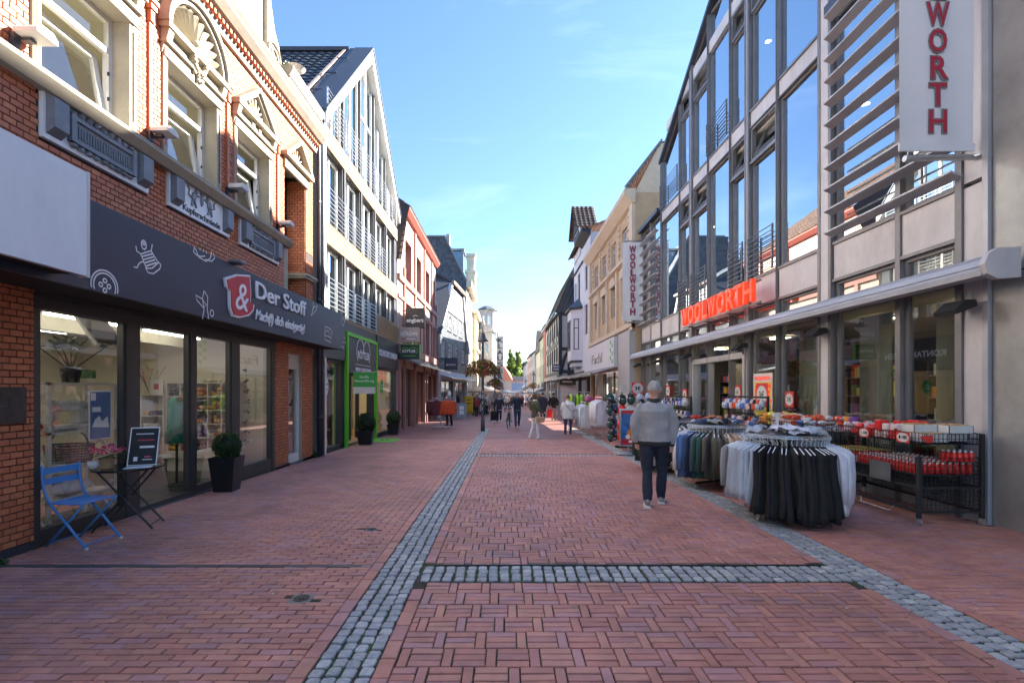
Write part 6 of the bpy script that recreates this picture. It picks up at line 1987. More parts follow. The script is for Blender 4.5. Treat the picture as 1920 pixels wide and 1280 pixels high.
M('blanket_green',(.42,.42,.28),rough=.9,var=.1)
rp_('cloth','blanket_green',lambda m: m.grid(lambda a,b: (9.45+a*.55+b*.12,-.42+.05*math.sin(a*22)*(.3+b),1.75 - b*1.0),24,8),bl_k,smooth=True)
# awning cassette above the shop windows
aw=thing('awning_cassette','long grey awning box running above the store windows','awning',FR((13,.35,3.0)))
rp_('case','alu_grey',lambda m: m.prism([(.10,2.98),(.34,2.95),(.42,2.98),(.45,3.05),(.42,3.12),(.34,3.18),(.10,3.2)],5.42,20.7,'vz'),aw)
rp_('front_bar','awning_cloth',lambda m: m.prism([(.36,2.91),(.47,2.93),(.48,3.0),(.452,3.03),(.40,2.95)],5.40,20.72,'vz'),aw)
rp_('end_cap','alu_panel',lambda m: m.prism([(.08,2.9),(.34,2.88),(.46,2.94),(.49,3.05),(.44,3.17),(.34,3.23),(.08,3.24)],5.34,5.41,'vz'),aw)
# red letters
wl2=thing('store_lettering','red raised store name letters above the entrance','lettering',FR((12.5,.4,3.5)))
U0,U1=14.75,10.45
tw_=[1.25,1.1,1.1,.8,1.25,1.1,1.0,.9,1.05]
tot=sum(tw_); acc=0
for i,c in enumerate('WOOLWORTH'):
 uc=U0+(U1 - U0)*(acc+tw_[i]/2)/tot
 wdt=abs(U1 - U0)*tw_[i]/tot*.86
 put_text(c,.70,FR((uc,.40,3.80)),(0,-1,0),(0,0,1),'red_letter',wl2,'letter',depth=.10,bold=.012,width=wdt)
 acc += tw_[i]
rp_('rail','zinc',lambda m: (m.box(U1 - .1,U0+.1,.30,.34,3.52,3.56),m.box(U1 - .1,U0+.1,.30,.34,4.0,4.04))+tuple(m.box(u - .015,u+.015,.0,.3,3.525,3.555) for u in (10.6,12.0,13.4,14.6)),wl2)
# floodlights
for i,u in enumerate((5.98,8.68,11.5,14.9,17.9,20.4)):
 t=thing('floodlight','black floodlight under the store awning, %s from the camera' % ['first','second','third','fourth','fifth','sixth'][i],'floodlight',FR((u,.2,2.6)),group='floodlights under the store awning')
 rp_('arm','alu_grey',lambda m: (m.box(u - .03,u+.03,.0,.05,2.66,2.86),m.tube([(u,.03,2.76),(u,.16,2.72)],.02,6)),t)
 rp_('lamp_head','black_matt',lambda m: m.prism([(.08,2.66),(.34,2.56),(.36,2.61),(.22,2.74),(.10,2.74)],u - .15,u+.15,'vz'),t)
 rp_('lens','zinc',lambda m: m.quad((u - .13,.10,2.652),(u+.13,.10,2.652),(u+.13,.33,2.562),(u - .13,.33,2.562)),t)
# banners at right angles to the wall
def banner(y,x0,x1,z0,z1,label):
 t=thing('store_banner',label,'banner',((x0+x1)/2,y,z0),group='white store banners')
 m=MB()
 m.grid(lambda a,b: (x0+(x1 - x0)*a,y+.012*math.sin(a*9+b*3)*(1 - b*.5),z0+(z1 - z0)*b),14,20)
 m.build('cloth','banner_white',t,smooth=True)
 m=MB(); m.box(x0 - .01,x1+.01,y - .012,y+.012,z0 - .02,z0+.07); m.build('hem','banner_white',t)
 m=MB(); m.tube([(x0+.06,y,z0 - .11),(5.86,y,z0 - .09)],.038,10); m.lathe([(.07,0),(.07,.02)],c=(5.84,y,z0 - .1),n=4); m.build('pole','steel',t)
 m=MB(); m.tube([(x0+.06,y,z1+.06),(5.86,y,z1+.08)],.038,10); m.build('pole','steel',t)
 m=MB(); [m.tube([(x,y,z0 - .1),(x,y,z0+.0)],.006,5) for x in (x0+.1,x1 - .06)]; m.build('tie','steel',t)
 n=9; h=(z1 - z0 - .3)/n
 for i,c in enumerate('WOOLWORTH'):
  zc=z1 - .14 - h*(i+.5)
  wd=.30 if c == 'W' else .235
  put_text(c,h*1.18,((x0+x1)/2,y - .02,zc),(1,0,0),(0,0,1),'banner_grey',t,'letter',depth=.006,bold=.022,width=wd)
  put_text(c,h*1.18,((x0+x1)/2,y - .026,zc),(1,0,0),(0,0,1),'banner_red',t,'letter_fill',depth=.004,bold=.004,width=wd*.93)
banner(5.92,4.915,5.83,4.62,7.92,'big white banner with red vertical lettering nearest the camera')
banner(20.2,4.97,5.84,4.58,7.86,'white vertical banner at the far end of the glass store')
# steel clad pier at the right edge
pr=thing('steel_pier','brushed steel clad pier at the right edge of the picture','pier',(6.1,5.5,0))
m=MB(); m.box(5.9,6.36,4.9,5.745,3.02,9.5); m.box(5.9,6.36,4.9,5.745,-.1,3.0); m.build('cladding','pier_steel',pr)
m=MB(); m.box(5.905,6.355,4.905,5.74,2.99,3.03); m.build('joint','black_matt',pr)
nb=thing('neighbour_house','unseen grey rendered house behind the steel pier, its height set for shade','building',(9,0,0))  # out of view; height chosen for the shadow edge on the left facade
m=MB(); m.box(6.6,16,-8,5.7,-.2,11.8); m.build('wall','grey_render',nb)
m=MB(); m.prism([(6.4,11.8),(16.2,11.8),(11.3,15)],-8.2,5.75,'uz'); m.build('roof','slate',nb)
m=MB(); m.box(5.9,6.9,5.40,5.46,-.02,.004); m.build('floor_drain','iron',label='dark drain grate at the foot of the steel pier',cat='drain')
# ---------------------------------------------------------------- right: tan house (shop with white fascia)
F2=Frame((5.7,0,0),(0,1,0),(-1,0,0))
th_=thing('tan_house','tan stucco house with arched windows and brown tiled roof beyond the glass store','building',(6,26,gz(26)))
T0,T1,TE=20.9,31.8,10.3
def tp(name,mat,fn,parent=th_,tf=None,**kw):
 m=MB(tf or F2); fn(m); return m.build(name,mat,parent,**kw)
cu8=[22.2+k*2.35 for k in range(4)]
h2=[(u,u+1.1,5.4,7.1) for u in cu8]+[(u,u+1.1,8.0,9.3) for u in cu8]+[(21.3,31.4,-.9,2.6)]
m=MB(F2); wall_cells(m,T0,T1,-.9,TE,0,h2,depth=.2)
m.quad((T0,0,-.9),(T0,0,TE),(T0,-10,TE),(T0,-10,-.9))
m.add([(T0,0,TE),(T0,-9,TE),(T0,-9,13.7),(T0,-1.1,12.45)],[(0,1,2,3)],1)
m.build('wall',['tan_facade','tan_trim'],th_)
for h in h2[:8]: window(th_,F2,*h,-.1,fw=.09,mull=(.5,),trans=(.65,),mat='pure_white',pane='glass_win')
tp('rooms','room_mid',lambda m: m.box(T0+.2,T1,-1.4,-1.3,2.8,10))
tp('window_arch','tan_trim',lambda m: [m.prism([(u - .15,7.0),(u - .15,7.1)]+[(u+.55 - .7*math.cos(PI*k/8),7.1+.38*math.sin(PI*k/8)) for k in range(9)]+[(u+1.25,7.0)],0,.1,'uz') for u in cu8])
tp('pilaster','tan_trim',lambda m: [m.box(u - .5,u - .2,0,.09,4.6,7.6) for u in cu8]+[m.box(T0,T0+.5,0,.14,4.2,9.9),m.box(T1 - .5,T1,0,.14,4.2,9.9)])
tp('cornice','tan_trim',lambda m: (m.prism([(0,9.8),(.15,9.85),(.5,10.2),(.5,10.4),(0,10.45)],T0 - .1,T1+.1,'vz'),m.prism([(0,7.55),(.2,7.65),(.2,7.8),(0,7.9)],T0,T1,'vz'),m.prism([(0,4.3),(.2,4.4),(.2,4.6),(0,4.7)],T0,T1,'vz')))
tp('quoin','tan_trim',lambda m: [m.box(x - .12,x+.12,0,.08,7.95+j*.32,8.15+j*.32) for x in [cu8[0] - .45]+[u+1.5 for u in cu8] for j in range(6)],kind='stuff')
tp('roof','roof_brown',lambda m: (tiled_slope(m,(T0 - .1,.45,10.42),(T1+.1,.45,10.42),(T0 - .1,-1.15,12.5),(T1+.1,-1.15,12.5),11,44,.05),tiled_slope(m,(T0 - .1,-1.15,12.5),(T1+.1,-1.15,12.5),(T0 - .1,-9,13.8),(T1+.1,-9,13.8),16,40,.04)))
tp('gable_flashing','zinc',lambda m: (m.bar((T0 - .08,.45,10.5),(T0 - .08,-1.15,12.56),.14,.08),))
# white shop front block
tp('shop_block','pure_white',lambda m: (m.box(T0,23.0,0,.25,-.6,4.25),m.box(27.8,28.2,.0,.25,-.8,2.7),m.box(23.0,T1,0,.2,2.55,2.75)))
sgf=thing('white_fascia_sign','pale glass shop sign with green squares on the tan house','sign',F2((27,.35,2.8)))
tp('panel','lilac_white',lambda m: m.box(23.2,T1,.22,.42,2.75,4.2),sgf)
tp('green_square','green_banner',lambda m: [m.box(23.4+(k % 2)*.35,23.65+(k % 2)*.35,.42,.426,2.9+k*.2,3.1+k*.2) for k in range(6)],sgf,kind='stuff')
put_text('Fachl',.8,F2((27.5,.43,3.35)),(0,-1,0),(0,0,1),'zinc_dark',sgf,'lettering',depth=.02,width=3.0)
aw=thing('awning','white awning folded out over the shop in the tan house','awning',F2((27,.8,2.6)))
tp('cloth','pure_white',lambda m: m.prism([(.2,2.74),(.2,2.78),(1.5,2.42),(1.5,2.38)],23.1,T1,'vz'),aw)
tp('front_bar','zinc',lambda m: m.box(23.05,T1,1.5,1.57,2.30,2.44),aw)
for (a,b) in ((23.2,27.8),(28.2,31.4)):
 w=tp('shop_window','dark_frame',lambda m: (m.box(a,a+.08,-.2,-.1,-.9,2.55),m.box(b - .08,b,-.2,-.1,-.9,2.55),m.box((a+b)/2 - .04,(a+b)/2+.04,-.2,-.1,-.9,2.55)))
 tp('pane','glass_ground',lambda m: m.quad((a,-.15,-.9),(a,-.15,2.55),(b,-.15,2.55),(b,-.15,-.9)),w)
tp('shop_interior','room_mid',lambda m: m.box(21.2,31.5,-2.6,-2.5,-.9,2.7))
# ---------------------------------------------------------------- right: white house with bay window, half timbered house, far row
wh=thing('bay_window_house','white house with a bay window and tall dormer beyond the tan house','building',(6,36,gz(36)))
B0,B1=31.9,39.6
h3=[(33.0,34.2,5.5,7.6),(33.0,34.2,8.6,10.4),(36.3,37.6,8.2,10.6),(38.2,39.0,8.2,10.2),(32.2,39.3,-1,2.5)]
m=MB(F2); wall_cells(m,B0,B1,-1,12.2,0,h3,depth=.2); m.quad((B0,0,9),(B0,0,12.2),(B0,-9,12.2),(B0,-9,9)); m.quad((B1,0,-1),(B1,0,12.2),(B1,-9,12.2),(B1,-9,-1)); m.build('wall','lilac_white',wh)
for h in h3[:4]: window(wh,F2,*h,-.1,fw=.1,mull=(.5,),trans=(.65,),mat='timber_black',pane='glass_win')
def bay(m):
 m.prism([(35.3,0),(35.9,.75),(37.9,.75),(38.5,0)],3.7,7.6,'uv')
 m.prism([(35.5,0),(36.1,.6),(37.7,.6),(38.3,0)],3.35,3.7,'uv')
tp('bay','lilac_white',bay,wh)
tp('bay_trim','timber_black',lambda m: (m.prism([(35.25,0),(35.87,.79),(37.93,.79),(38.55,0)],3.68,3.78,'uv'),m.prism([(35.1,0),(35.75,.95),(38.05,.95),(38.7,0)],7.6,7.75,'uv')),wh)
tp('bay_roof','zinc_dark',lambda m: m.add([(35.1,0,7.75),(35.75,.95,7.75),(38.05,.95,7.75),(38.7,0,7.75),(36.9,0,8.7)],[(0,1,4),(1,2,4),(2,3,4)]),wh)
FB=Frame((5.7,35.3,0),(-.75,.6,0),(-.6,-.75,0))
window(wh,FB,.28,.72,4.6,6.9,.03,fw=.06,mull=(),trans=(.7,),mat='timber_black',pane='glass_win')
window(wh,F2,36.2,37.6,4.6,6.9,.80,fw=.1,mull=(.5,),trans=(.7,),mat='timber_black',pane='glass_win')
tp('eave','timber_black',lambda m: (m.prism([(0,12.0),(.6,12.3),(.6,12.45),(0,12.4)],B0 - .1,35.2,'vz'),m.prism([(0,10.9),(.12,10.9),(.12,11.0),(0,11.0)],B0,B1,'vz')),wh)
tp('roof','roof_brown',lambda m: tiled_slope(m,(B0 - .1,.5,12.4),(B1+.1,.5,12.4),(B0,-4,14.2),(B1,-4,14.2),14,26,.05),wh)
def dorm(m):
 m.box(35.8,39.0,-1.4,.1,11.8,14.2)
tp('dormer','lilac_white',dorm,wh)
tp('dormer_roof','roof_brown',lambda m: (tiled_slope(m,(35.5,.5,13.8),(35.5,-1.2,13.8),(37.4,.5,16.0),(37.4,-1.2,16.0),8,5,.05),tiled_slope(m,(39.3,-1.2,13.8),(39.3,.5,13.8),(37.4,-1.2,16.0),(37.4,.5,16.0),8,5,.05)),wh)
tp('dormer_gable','timber_black',lambda m: (m.prism([(35.7,14.0),(39.1,14.0),(37.4,15.9)],.1,.2,'uz'),m.box(36.2,38.4,.1,.16,12.4,13.8)),wh)
tp('shop_front','timber_black',lambda m: (m.box(B0,B1,0,.3,2.5,2.9),m.box(B0,B0+.3,0,.2,-1,2.5),m.box(35.6,35.9,0,.2,-1,2.5)),wh)
w=tp('shop_window','dark_frame',lambda m: m.box(32.2,39.3,-.2,-.1,2.3,2.5),wh)
tp('pane','glass_ground',lambda m: m.quad((32.2,-.15,-1),(32.2,-.15,2.4),(39.3,-.15,2.4),(39.3,-.15,-1)),w)
tp('shop_interior','room_mid',lambda m: m.box(32,39.5,-2.6,-2.5,-1,2.6),wh)
aw=thing('awning','pale canopy over the dark shop below the bay window','awning',F2((36,.8,2.6)))
tp('cloth','awning_cloth',lambda m: m.prism([(.3,2.72),(.3,2.77),(1.55,2.50),(1.55,2.45)],32.0,42.5,'vz'),aw)
tp('front_bar','pure_white',lambda m: m.box(31.95,42.5,1.55,1.62,2.38,2.54),aw)
ht=thing('half_timbered_house','black and white half timbered house with steep dark tiled roof','building',(5.6,45,gz(45)))
F4=Frame((4.5,0,0),(0,1,0),(-1,0,0))
m=MB(F4); h4=[(41+k*1.9,42.2+k*1.9,z,z+1.3) for k in range(6) for z in (4.0,6.2)]+[(40.3,52.5,-1,2.5)]
wall_cells(m,39.8,53,-1,8.2,0,h4,depth=.15); m.quad((39.8,0,-1),(39.8,0,8.2),(39.8,-8,8.2),(39.8,-8,-1)); m.quad((53,0,-1),(53,0,8.2),(53,-8,8.2),(53,-8,-1)); m.build('wall','pure_white',ht)
for h in h4[:-1]: window(ht,F4,*h,-.05,fw=.09,mull=(.5,),mat='timber_black',pane='glass_win')
def timber(m):
 for u in [39.9+1.9*k for k in range(8)]: m.box(u - .14,u+.14,0,.05,2.9,8.2)
 for z in (3.0,5.6,8.1): m.box(39.8,53,0,.06,z - .16,z+.16)
 for k in range(3): m.bar((40.2+k*4,.03,5.7),(41.6+k*4,.03,8.0),.05,.2)
tp('timber','timber_black',timber,ht,F4)
def timber_end(m):
 for x in (4.62,5.3,6.6,7.8): m.box(x - .12,x+.12,39.74,39.8,2.8,8.1)
 for z in (3.1,5.0,7.9): m.box(4.5,10,39.735,39.8,z - .14,z+.14)
 m.tube([(4.65,39.77,3.2),(4.95,39.77,4.3),(5.3,39.77,4.9)],.13,6)
m=MB(); timber_end(m); m.build('end_timber','timber_black',ht)
m=MB()
def roof_ht(m):
 m.tf=F4
 tiled_slope(m,(39.5,.4,8.0),(53.2,.4,8.0),(40.3,-1.4,12.2),(52.6,-1.4,12.2),18,40,.06); tiled_slope(m,(40.3,-1.4,12.2),(52.6,-1.4,12.2),(41,-5,13.6),(52,-5,13.6),10,30,.05)
 tiled_slope(m,(39.5,-8,8.0),(39.5,.4,8.0),(40.3,-8,12.2),(40.3,-1.4,12.2),18,22,.06)
roof_ht(m); m.build('roof','roof_tile',ht)
tp('roof_trim','pure_white',lambda m: (m.bar((39.6,.42,7.95),(53.2,.42,7.95),.16,.16),),ht,F4)
tp('shop_front','grey_render',lambda m: (m.box(39.8,53,0,.2,2.45,2.8),m.box(39.8,40.3,0,.1,-1,2.45),m.box(46,46.5,0,.1,-1,2.45)),ht,F4)
w=tp('shop_window','dark_frame',lambda m: m.box(40.3,52.5,-.2,-.1,2.3,2.45),ht,F4)
tp('pane','glass_ground',lambda m: m.quad((40.3,-.15,-1),(40.3,-.15,2.4),(52.5,-.15,2.4),(52.5,-.15,-1)),w,F4)
tp('rooms','room_mid',lambda m: m.box(40,52.8,-1.5,-1.4,-1,8),ht,F4)
t=thing('blade_sign','dark bakery blade sign on the half timbered house','sign',(4.3,39.4,3.2))
m=MB(); m.cbox(3.9,4.5,39.34,39.46,3.1,3.7,.01); m.build('panel','navy_panel',t)
m=MB(); m.box(4.4,4.6,39.46,39.8,3.38,3.43); m.build('bracket','zinc_dark',t)
put_text('back',.24,(4.2,39.33,3.53),(1,0,0),(0,0,1),'letter_white',t,'lettering',depth=.004,width=.5,bold=.004)
put_text('WERK',.22,(4.2,39.33,3.27),(1,0,0),(0,0,1),'letter_white',t,'lettering',depth=.004,width=.5,bold=.004)
t=thing('phone_shop_sign','long black sign above the bakery end of the dark shop','sign',(5.0,38,1.9))
m=MB(); m.box(4.15,5.4,36.4,36.5,1.95,2.42); m.build('panel','black_gloss',t)
m=MB(); m.box(4.35,5.1,36.39,36.4,2.14,2.26); m.build('lettering_bar','letter_white',t)
t=thing('white_wall_board','white board with a black scribble in front of the bakery','board',(4.8,36.6,.2))
m=MB(); m.box(4.25,5.45,36.6,36.66,-.45,1.9); m.build('panel','lilac_white',t)
m=MB(); stroke(m,[(4.4,36.6,.9),(4.55,36.6,1.05),(4.5,36.6,.85),(4.7,36.6,1.0),(4.75,36.6,.85),(4.9,36.6,1.0),(5.0,36.6,.85)],.04,(0,-1,0),.004); m.build('scribble','letter_black',t)
far=[(53.2,58,'dark_red',8.8,'narrow dark red house beyond the half timbered one'),(58.2,64,'green_render',8.0,'pale green house in the far right row'),(64.2,72,'cream_render',6.8,'low cream gabled house in the far right row'),(72.2,82,'grey_render',7.2,'grey house in the far right row'),(82.2,96,'pink_render',7.6,'pinkish house in the far right row'),(96.5,118,'pure_white',7.0,'white house at the far right end of the street')]
for i,(a,b,mt,ht_,lb) in enumerate(far):
 f=Frame((4.6+.02*i - (.0 if i < 3 else .25),0,0),(0,1,0),(-1,0,0))
 t=thing('far_house',lb,'building',f((a,0,gz(a))),group='row of far houses on the right')
 n=max(2,int((b - a)/2.4))
 hs=[(a+(b - a)*(k+.25)/n,a+(b - a)*(k+.72)/n,z,z+1.4) for k in range(n) for z in (3.2,5.4) if z+1.6 < ht_]
 m=MB(f); wall_cells(m,a,b,-2.2,ht_,0,hs,depth=.15); m.quad((a,0,-2),(a,0,ht_),(a,-7,ht_),(a,-7,-2)); m.build('wall',mt,t)
 for h in hs: window(t,f,*h,-.06,fw=.1,mull=(.5,),mat='pure_white',pane='glass_win')
 m=MB(f)
 if i in (2,): m.prism([(a - .2,ht_),(b+.2,ht_),((a+b)/2,ht_+3.2)],-7,.2,'uz')
 else: m.prism([(.3,ht_),(-7,ht_),(-3.6,ht_+3.0)],a - .1,b+.1,'vz')
 m.build('roof','slate' if i % 2 else 'roof_brown',t)
 m=MB(f); m.box(a+.2,b - .2,-.01,.02,-1.5,1.6); m.build('shop_glazing','blue_glass',t)
 m=MB(f); m.box(a,b,0,.25,1.7,2.4); m.build('shop_fascia',['navy_panel','pure_white','white_sheet','dark_red','pure_white','awning_cloth'][i],t)
 m=MB(f); m.prism([(.2,1.75),(.2,1.8),(1.4,1.35),(1.4,1.3)],a+.3,b - .3,'vz'); m.build('awning',['pure_white','awning_cloth','pure_white','pure_white','awning_cloth','pure_white'][i],t)
# ---------------------------------------------------------------- bistro chair and table
def lp(name,mat,fn,parent,smooth=False,**kw):
 m=MB(); fn(m); return m.build(name,mat,parent,smooth=smooth,local=True,**kw)
chx=thing('folding_chair','blue folding bistro chair beside the fabric shop window','chair',(-4.50,5.06,0),-.12)
for s in (-1,1):
 y=s*.19
 lp('back_leg','chair_blue',lambda m: m.tube([(-.27,y,.84),(-.265,y,.72),(-.24,y,.58),(-.17,y,.45),(-.02,y,.30),(.25,y,.01)],.0125,7),chx,True)
 lp('leg','chair_blue',lambda m: m.tube([(.20,y*.9,.46),(.02,y*.9,.27),(-.24,y*.9,.01)],.0125,7),chx,True)
for k in range(7):
 x=-.17+k*.058
 lp('seat_slat','chair_blue',lambda m: m.cbox(x - .021,x+.021,-.205,.205,.452+.006*(k in (0,6)),.464+.006*(k in (0,6)),.003),chx)
for z in (.64,.75):
 lp('back_slat','chair_blue',lambda m: m.grid(lambda a,b: (-.262 - .02*math.sin(PI*a) - (.012 if b > .5 else 0)*0,-.2+.4*a,z+.065*b),8,1) or m.grid(lambda a,b: (-.272 - .02*math.sin(PI*a),-.2+.4*a,z+.065*(1 - b)),8,1),chx)
lp('stretcher','chair_blue',lambda m: (m.tube([(.22,-.19,.045),(.22,.19,.045)],.006,6),m.tube([(-.21,-.17,.045),(-.21,.17,.045)],.006,6)),chx)
for s in (-1,1): lp('foot_cap','white_paint',lambda m: m.tube([(.245,s*.19,.0),(.255,s*.19,.02)],.015,6),chx)
tbx=thing('bistro_table','small round black folding table holding flowers and a sign','table',(-4.46,5.62,0),.3)
lp('tabletop','black_gloss',lambda m: m.lathe([(.001,.70),(.33,.70),(.35,.705),(.35,.72),(.34,.725),(.001,.725)],n=28),tbx)
for s in (-1,1):
 lp('leg','black_matt',lambda m: m.tube([(-.24,s*.17,.70),(.30,s*.17,.01)],.011,7),tbx)
 lp('leg','black_matt',lambda m: m.tube([(.24,s*.15,.70),(-.30,s*.15,.01)],.011,7),tbx)
lp('stretcher','black_matt',lambda m: (m.tube([(.27,-.17,.05),(.27,.17,.05)],.007,6),m.tube([(-.27,-.15,.05),(-.27,.15,.05)],.007,6),m.tube([(0,-.17,.36),(0,.17,.36)],.007,6)),tbx)
fl=thing('flower_pot','pot of pink and red hydrangea on the round black table','plant',(-4.62,5.50,.726))
lp('pot','terracotta_pot',lambda m: m.lathe([(.055,0),(.08,.11),(.085,.12),(.07,.12),(.001,.10)],n=14),fl)
def blooms(m):
 for k in range(11):
  a=k*2.4; r=.04+.10*math.sqrt(k/11)
  c=(math.cos(a)*r*1.2,math.sin(a)*r,.20+.03*math.cos(k))
  for q in range(26):
   d=Vector((R.gauss(0,1),R.gauss(0,1),abs(R.gauss(0,1)))).normalized()
   p=Vector(c)+d*.042
   u=d.orthogonal().normalized()*.014; w=d.cross(u)
   m.add([tuple(p+u),tuple(p+w),tuple(p - u),tuple(p - w)],[(0,1,2,3)])
lp('blossom','flower_pink',blooms,fl,kind='stuff')
def fleaf(m):
 for k in range(40):
  a=R.uniform(0,2*PI); r=R.uniform(.08,.18)
  p=Vector((math.cos(a)*r,math.sin(a)*r,.12+R.uniform(0,.06))); d=Vector((math.cos(a),math.sin(a),-.2))*.05; s=Vector((-math.sin(a),math.cos(a),0))*.025
  m.add([tuple(p - d),tuple(p+s),tuple(p+d),tuple(p - s)],[(0,1,2,3)])
lp('leaf','leaf_box',fleaf,fl,kind='stuff')
cup=thing('glass_cup','small pale glass bowl at the edge of the round table','bowl',(-4.73,5.45,.726))
lp('bowl','white_sheet',lambda m: m.lathe([(.03,0),(.055,.04),(.06,.085),(.05,.08),(.001,.02)],n=14),cup,True)
bd_=thing('table_board','black framed notice leaning upright on the round table','board',(-4.37,5.70,.726),.35)
lp('panel','letter_black',lambda m: m.add([(-.145,0,0),(.145,0,0),(.145,.14,.44),(-.145,.14,.44),(-.145,.012,0),(.145,.012,0),(.145,.152,.44),(-.145,.152,.44)],[(0,1,2,3),(7,6,5,4),(0,3,7,4),(1,5,6,2),(3,2,6,7)]),bd_)
def bt(x0,x1,z0,z1,m): m.add([(x0,.318*z0 - .003,z0),(x1,.318*z0 - .003,z0),(x1,.318*z1 - .003,z1),(x0,.318*z1 - .003,z1)],[(0,1,2,3)])
lp('frame','white_sheet',lambda m: (bt(-.15,.15,-.005,.008,m),bt(-.15,.15,.432,.445,m),bt(-.15,-.138,.008,.432,m),bt(.138,.15,.008,.432,m)),bd_)
lp('printed_line','letter_white',lambda m: (bt(-.09,.09,.36,.372,m),bt(-.04,.11,.20,.225,m),bt(-.09,-.05,.05,.10,m),bt(.0,.1,.06,.07,m)),bd_)
lp('red_line','flower_pink',lambda m: (bt(-.07,.1,.285,.30,m),bt(.02,.08,.09,.105,m)),bd_)
lf_=thing('leaflets','stack of leaflets lying on the round table','leaflets',(-4.30,5.52,.726),.4)
lp('stack','cloth_white',lambda m: [m.box(-.11+.03*k,.1+.03*k,-.07 - .01*k,.07 - .01*k,.003*k,.003*k+.003) for k in range(3)],lf_)
# boxwood balls in black pots
def topiary(loc,pw,ph,br,label,mat='leaf_box',n=2600,rot=.1):
 t=thing('boxwood_planter',label,'planter',loc,rot,group='boxwood balls in black pots')
 a,b=pw*.36,pw*.5
 lp('pot','pot_black',lambda m: (m.add([(-a,-a,0),(a,-a,0),(a,a,0),(-a,a,0),(-b,-b,ph),(b,-b,ph),(b,b,ph),(-b,b,ph),(-b*.9,-b*.9,ph),(b*.9,-b*.9,ph),(b*.9,b*.9,ph),(-b*.9,b*.9,ph),(-b*.9,-b*.9,ph - .05),(b*.9,-b*.9,ph - .05),(b*.9,b*.9,ph - .05),(-b*.9,b*.9,ph - .05)],
  [(0,1,5,4),(1,2,6,5),(2,3,7,6),(3,0,4,7),(4,5,9,8),(5,6,10,9),(6,7,11,10),(7,4,8,11),(8,9,13,12),(9,10,14,13),(10,11,15,14),(11,8,12,15),(12,13,14,15)])),t)
 m=MB(); r=random.Random(int(loc[1]*10))
 c=Vector((0,0,ph+br*.75))
 for k in range(n):
  d=Vector((r.gauss(0,1),r.gauss(0,1),r.gauss(0,1))).normalized()
  rr=br*(.86+.13*noise.noise(d*3.0)+r.uniform(-.06,.08))
  p=c+d*rr
  a_=(d+Vector((r.gauss(0,.6),r.gauss(0,.6),r.gauss(0,.6)))).normalized()
  u=a_.orthogonal().normalized(); u.rotate(Matrix.Rotation(r.uniform(0,6.28),3,a_))
  s=br*.075*r.uniform(.7,1.3)
  m.add([tuple(p - u*s*.5),tuple(p+a_*s),tuple(p+u*s*.5),tuple(p - a_*s*.6)],[(0,1,2,3)])
 m.build('foliage',mat,t,local=True,kind='stuff')
 lp('core','leaf_dark',lambda m: m.blob(tuple(c),br*.82,14,10,jit=.1),t,True)
topiary((-4.58,7.80,gz(7.8)),.40,.56,.23,'boxwood ball in a tall black pot at the fabric shop door')
topiary((-4.50,15.3,gz(15.3)),.52,.45,.33,'dark boxwood ball in a black pot left of the green door mat','leaf_dark',2200)
topiary((-4.58,19.4,gz(19.4)),.50,.42,.32,'dark boxwood ball in a black pot at the far end of the optician','leaf_dark',2000)
mt=thing('door_mat','bright green printed door mat in front of the optician','mat',(-4.25,16.6,gz(16.6)))
lp('mat','green_mat',lambda m: m.cbox(-.45,.45,-.55,.55,0,.014,.004),mt)
lp('print','rottler_dark',lambda m: (m.box(-.12,.12,-.02,.02,.0145,.016),m.tube([(-.1+.06*math.cos(a*.6),.1+.06*math.sin(a*.6),.015) for a in range(11)],.006,4),m.tube([(.1+.06*math.cos(a*.6),.1+.06*math.sin(a*.6),.015) for a in range(11)],.006,4)),mt)
# ---------------------------------------------------------------- garments
def garment_mb(L=.62,hw=.21,flare=1.1,t=.028,sleeves=True,seed=0,sl=.5):
 """garment on a hanger: width along x, hanging down -z, thickness along y"""
 r=random.Random(seed)
 m=MB()
 ph=[r.uniform(0,6.28) for _ in range(4)]
 rings=[(0.0,.045,.02),(.025,.11,.022),(.07,hw*.93,t),(.16,hw*.9,t*1.15)]+[(.16+(L - .16)*k/6,hw*(.9+(flare - .9)*k/6),t*(1.2+.5*k/6)) for k in range(1,7)]
 n=18
 vs,fs=[],[]
 for i,(dz,w,th) in enumerate(rings):
  amp=min(1,i/5)
  for k in range(n):
   a=2*PI*k/n
   fold=1+amp*(.45*math.sin(4*a+ph[0]+i*.25)+.3*math.sin(7*a+ph[1]))
   x=w*math.cos(a)*(1+.03*amp*math.sin(3*a+ph[2]))
   y=th*math.sin(a)*fold+amp*.012*math.sin(ph[3]+i*.7+2*x/hw)
   z=-dz+(.012*math.sin(5*a+ph[1]) if i == len(rings) - 1 else 0)
   if i in (1,2): z=-dz - .02*abs(math.cos(a))
   vs.append((x,y,z))
 for i in range(len(rings) - 1):
  for k in range(n):
   k2=(k+1) % n
   fs.append((i*n+k2,i*n+k,(i+1)*n+k,(i+1)*n+k2))
 fs.append(tuple(range(n))); fs.append(tuple(range((len(rings))*n - 1,(len(rings) - 1)*n - 1,-1)))
 m.add(vs,fs)
 if sleeves:
  for s in (-1,1):
   p=[(s*hw*.82,0,-.075),(s*hw*1.02,.006,-.13),(s*hw*1.1,.012,-.13 - sl*.5),(s*hw*(1.08+r.uniform(-.05,.1)),.008,-.13 - sl)]
   m.tube(p,[.03,.042,.038,.033],8)
 return m
def hanger_mb():
 m=MB()
 m.tube([(-.2,0,-.075),(-.1,0,-.03),(0,0,.0),(.1,0,-.03),(.2,0,-.075)],.006,5)
 m.tube([(0,0,0),(0,0,.05),(.018,0,.075),(.012,0,.10),(-.01,0,.1)],.003,4)
 return m
GM={}
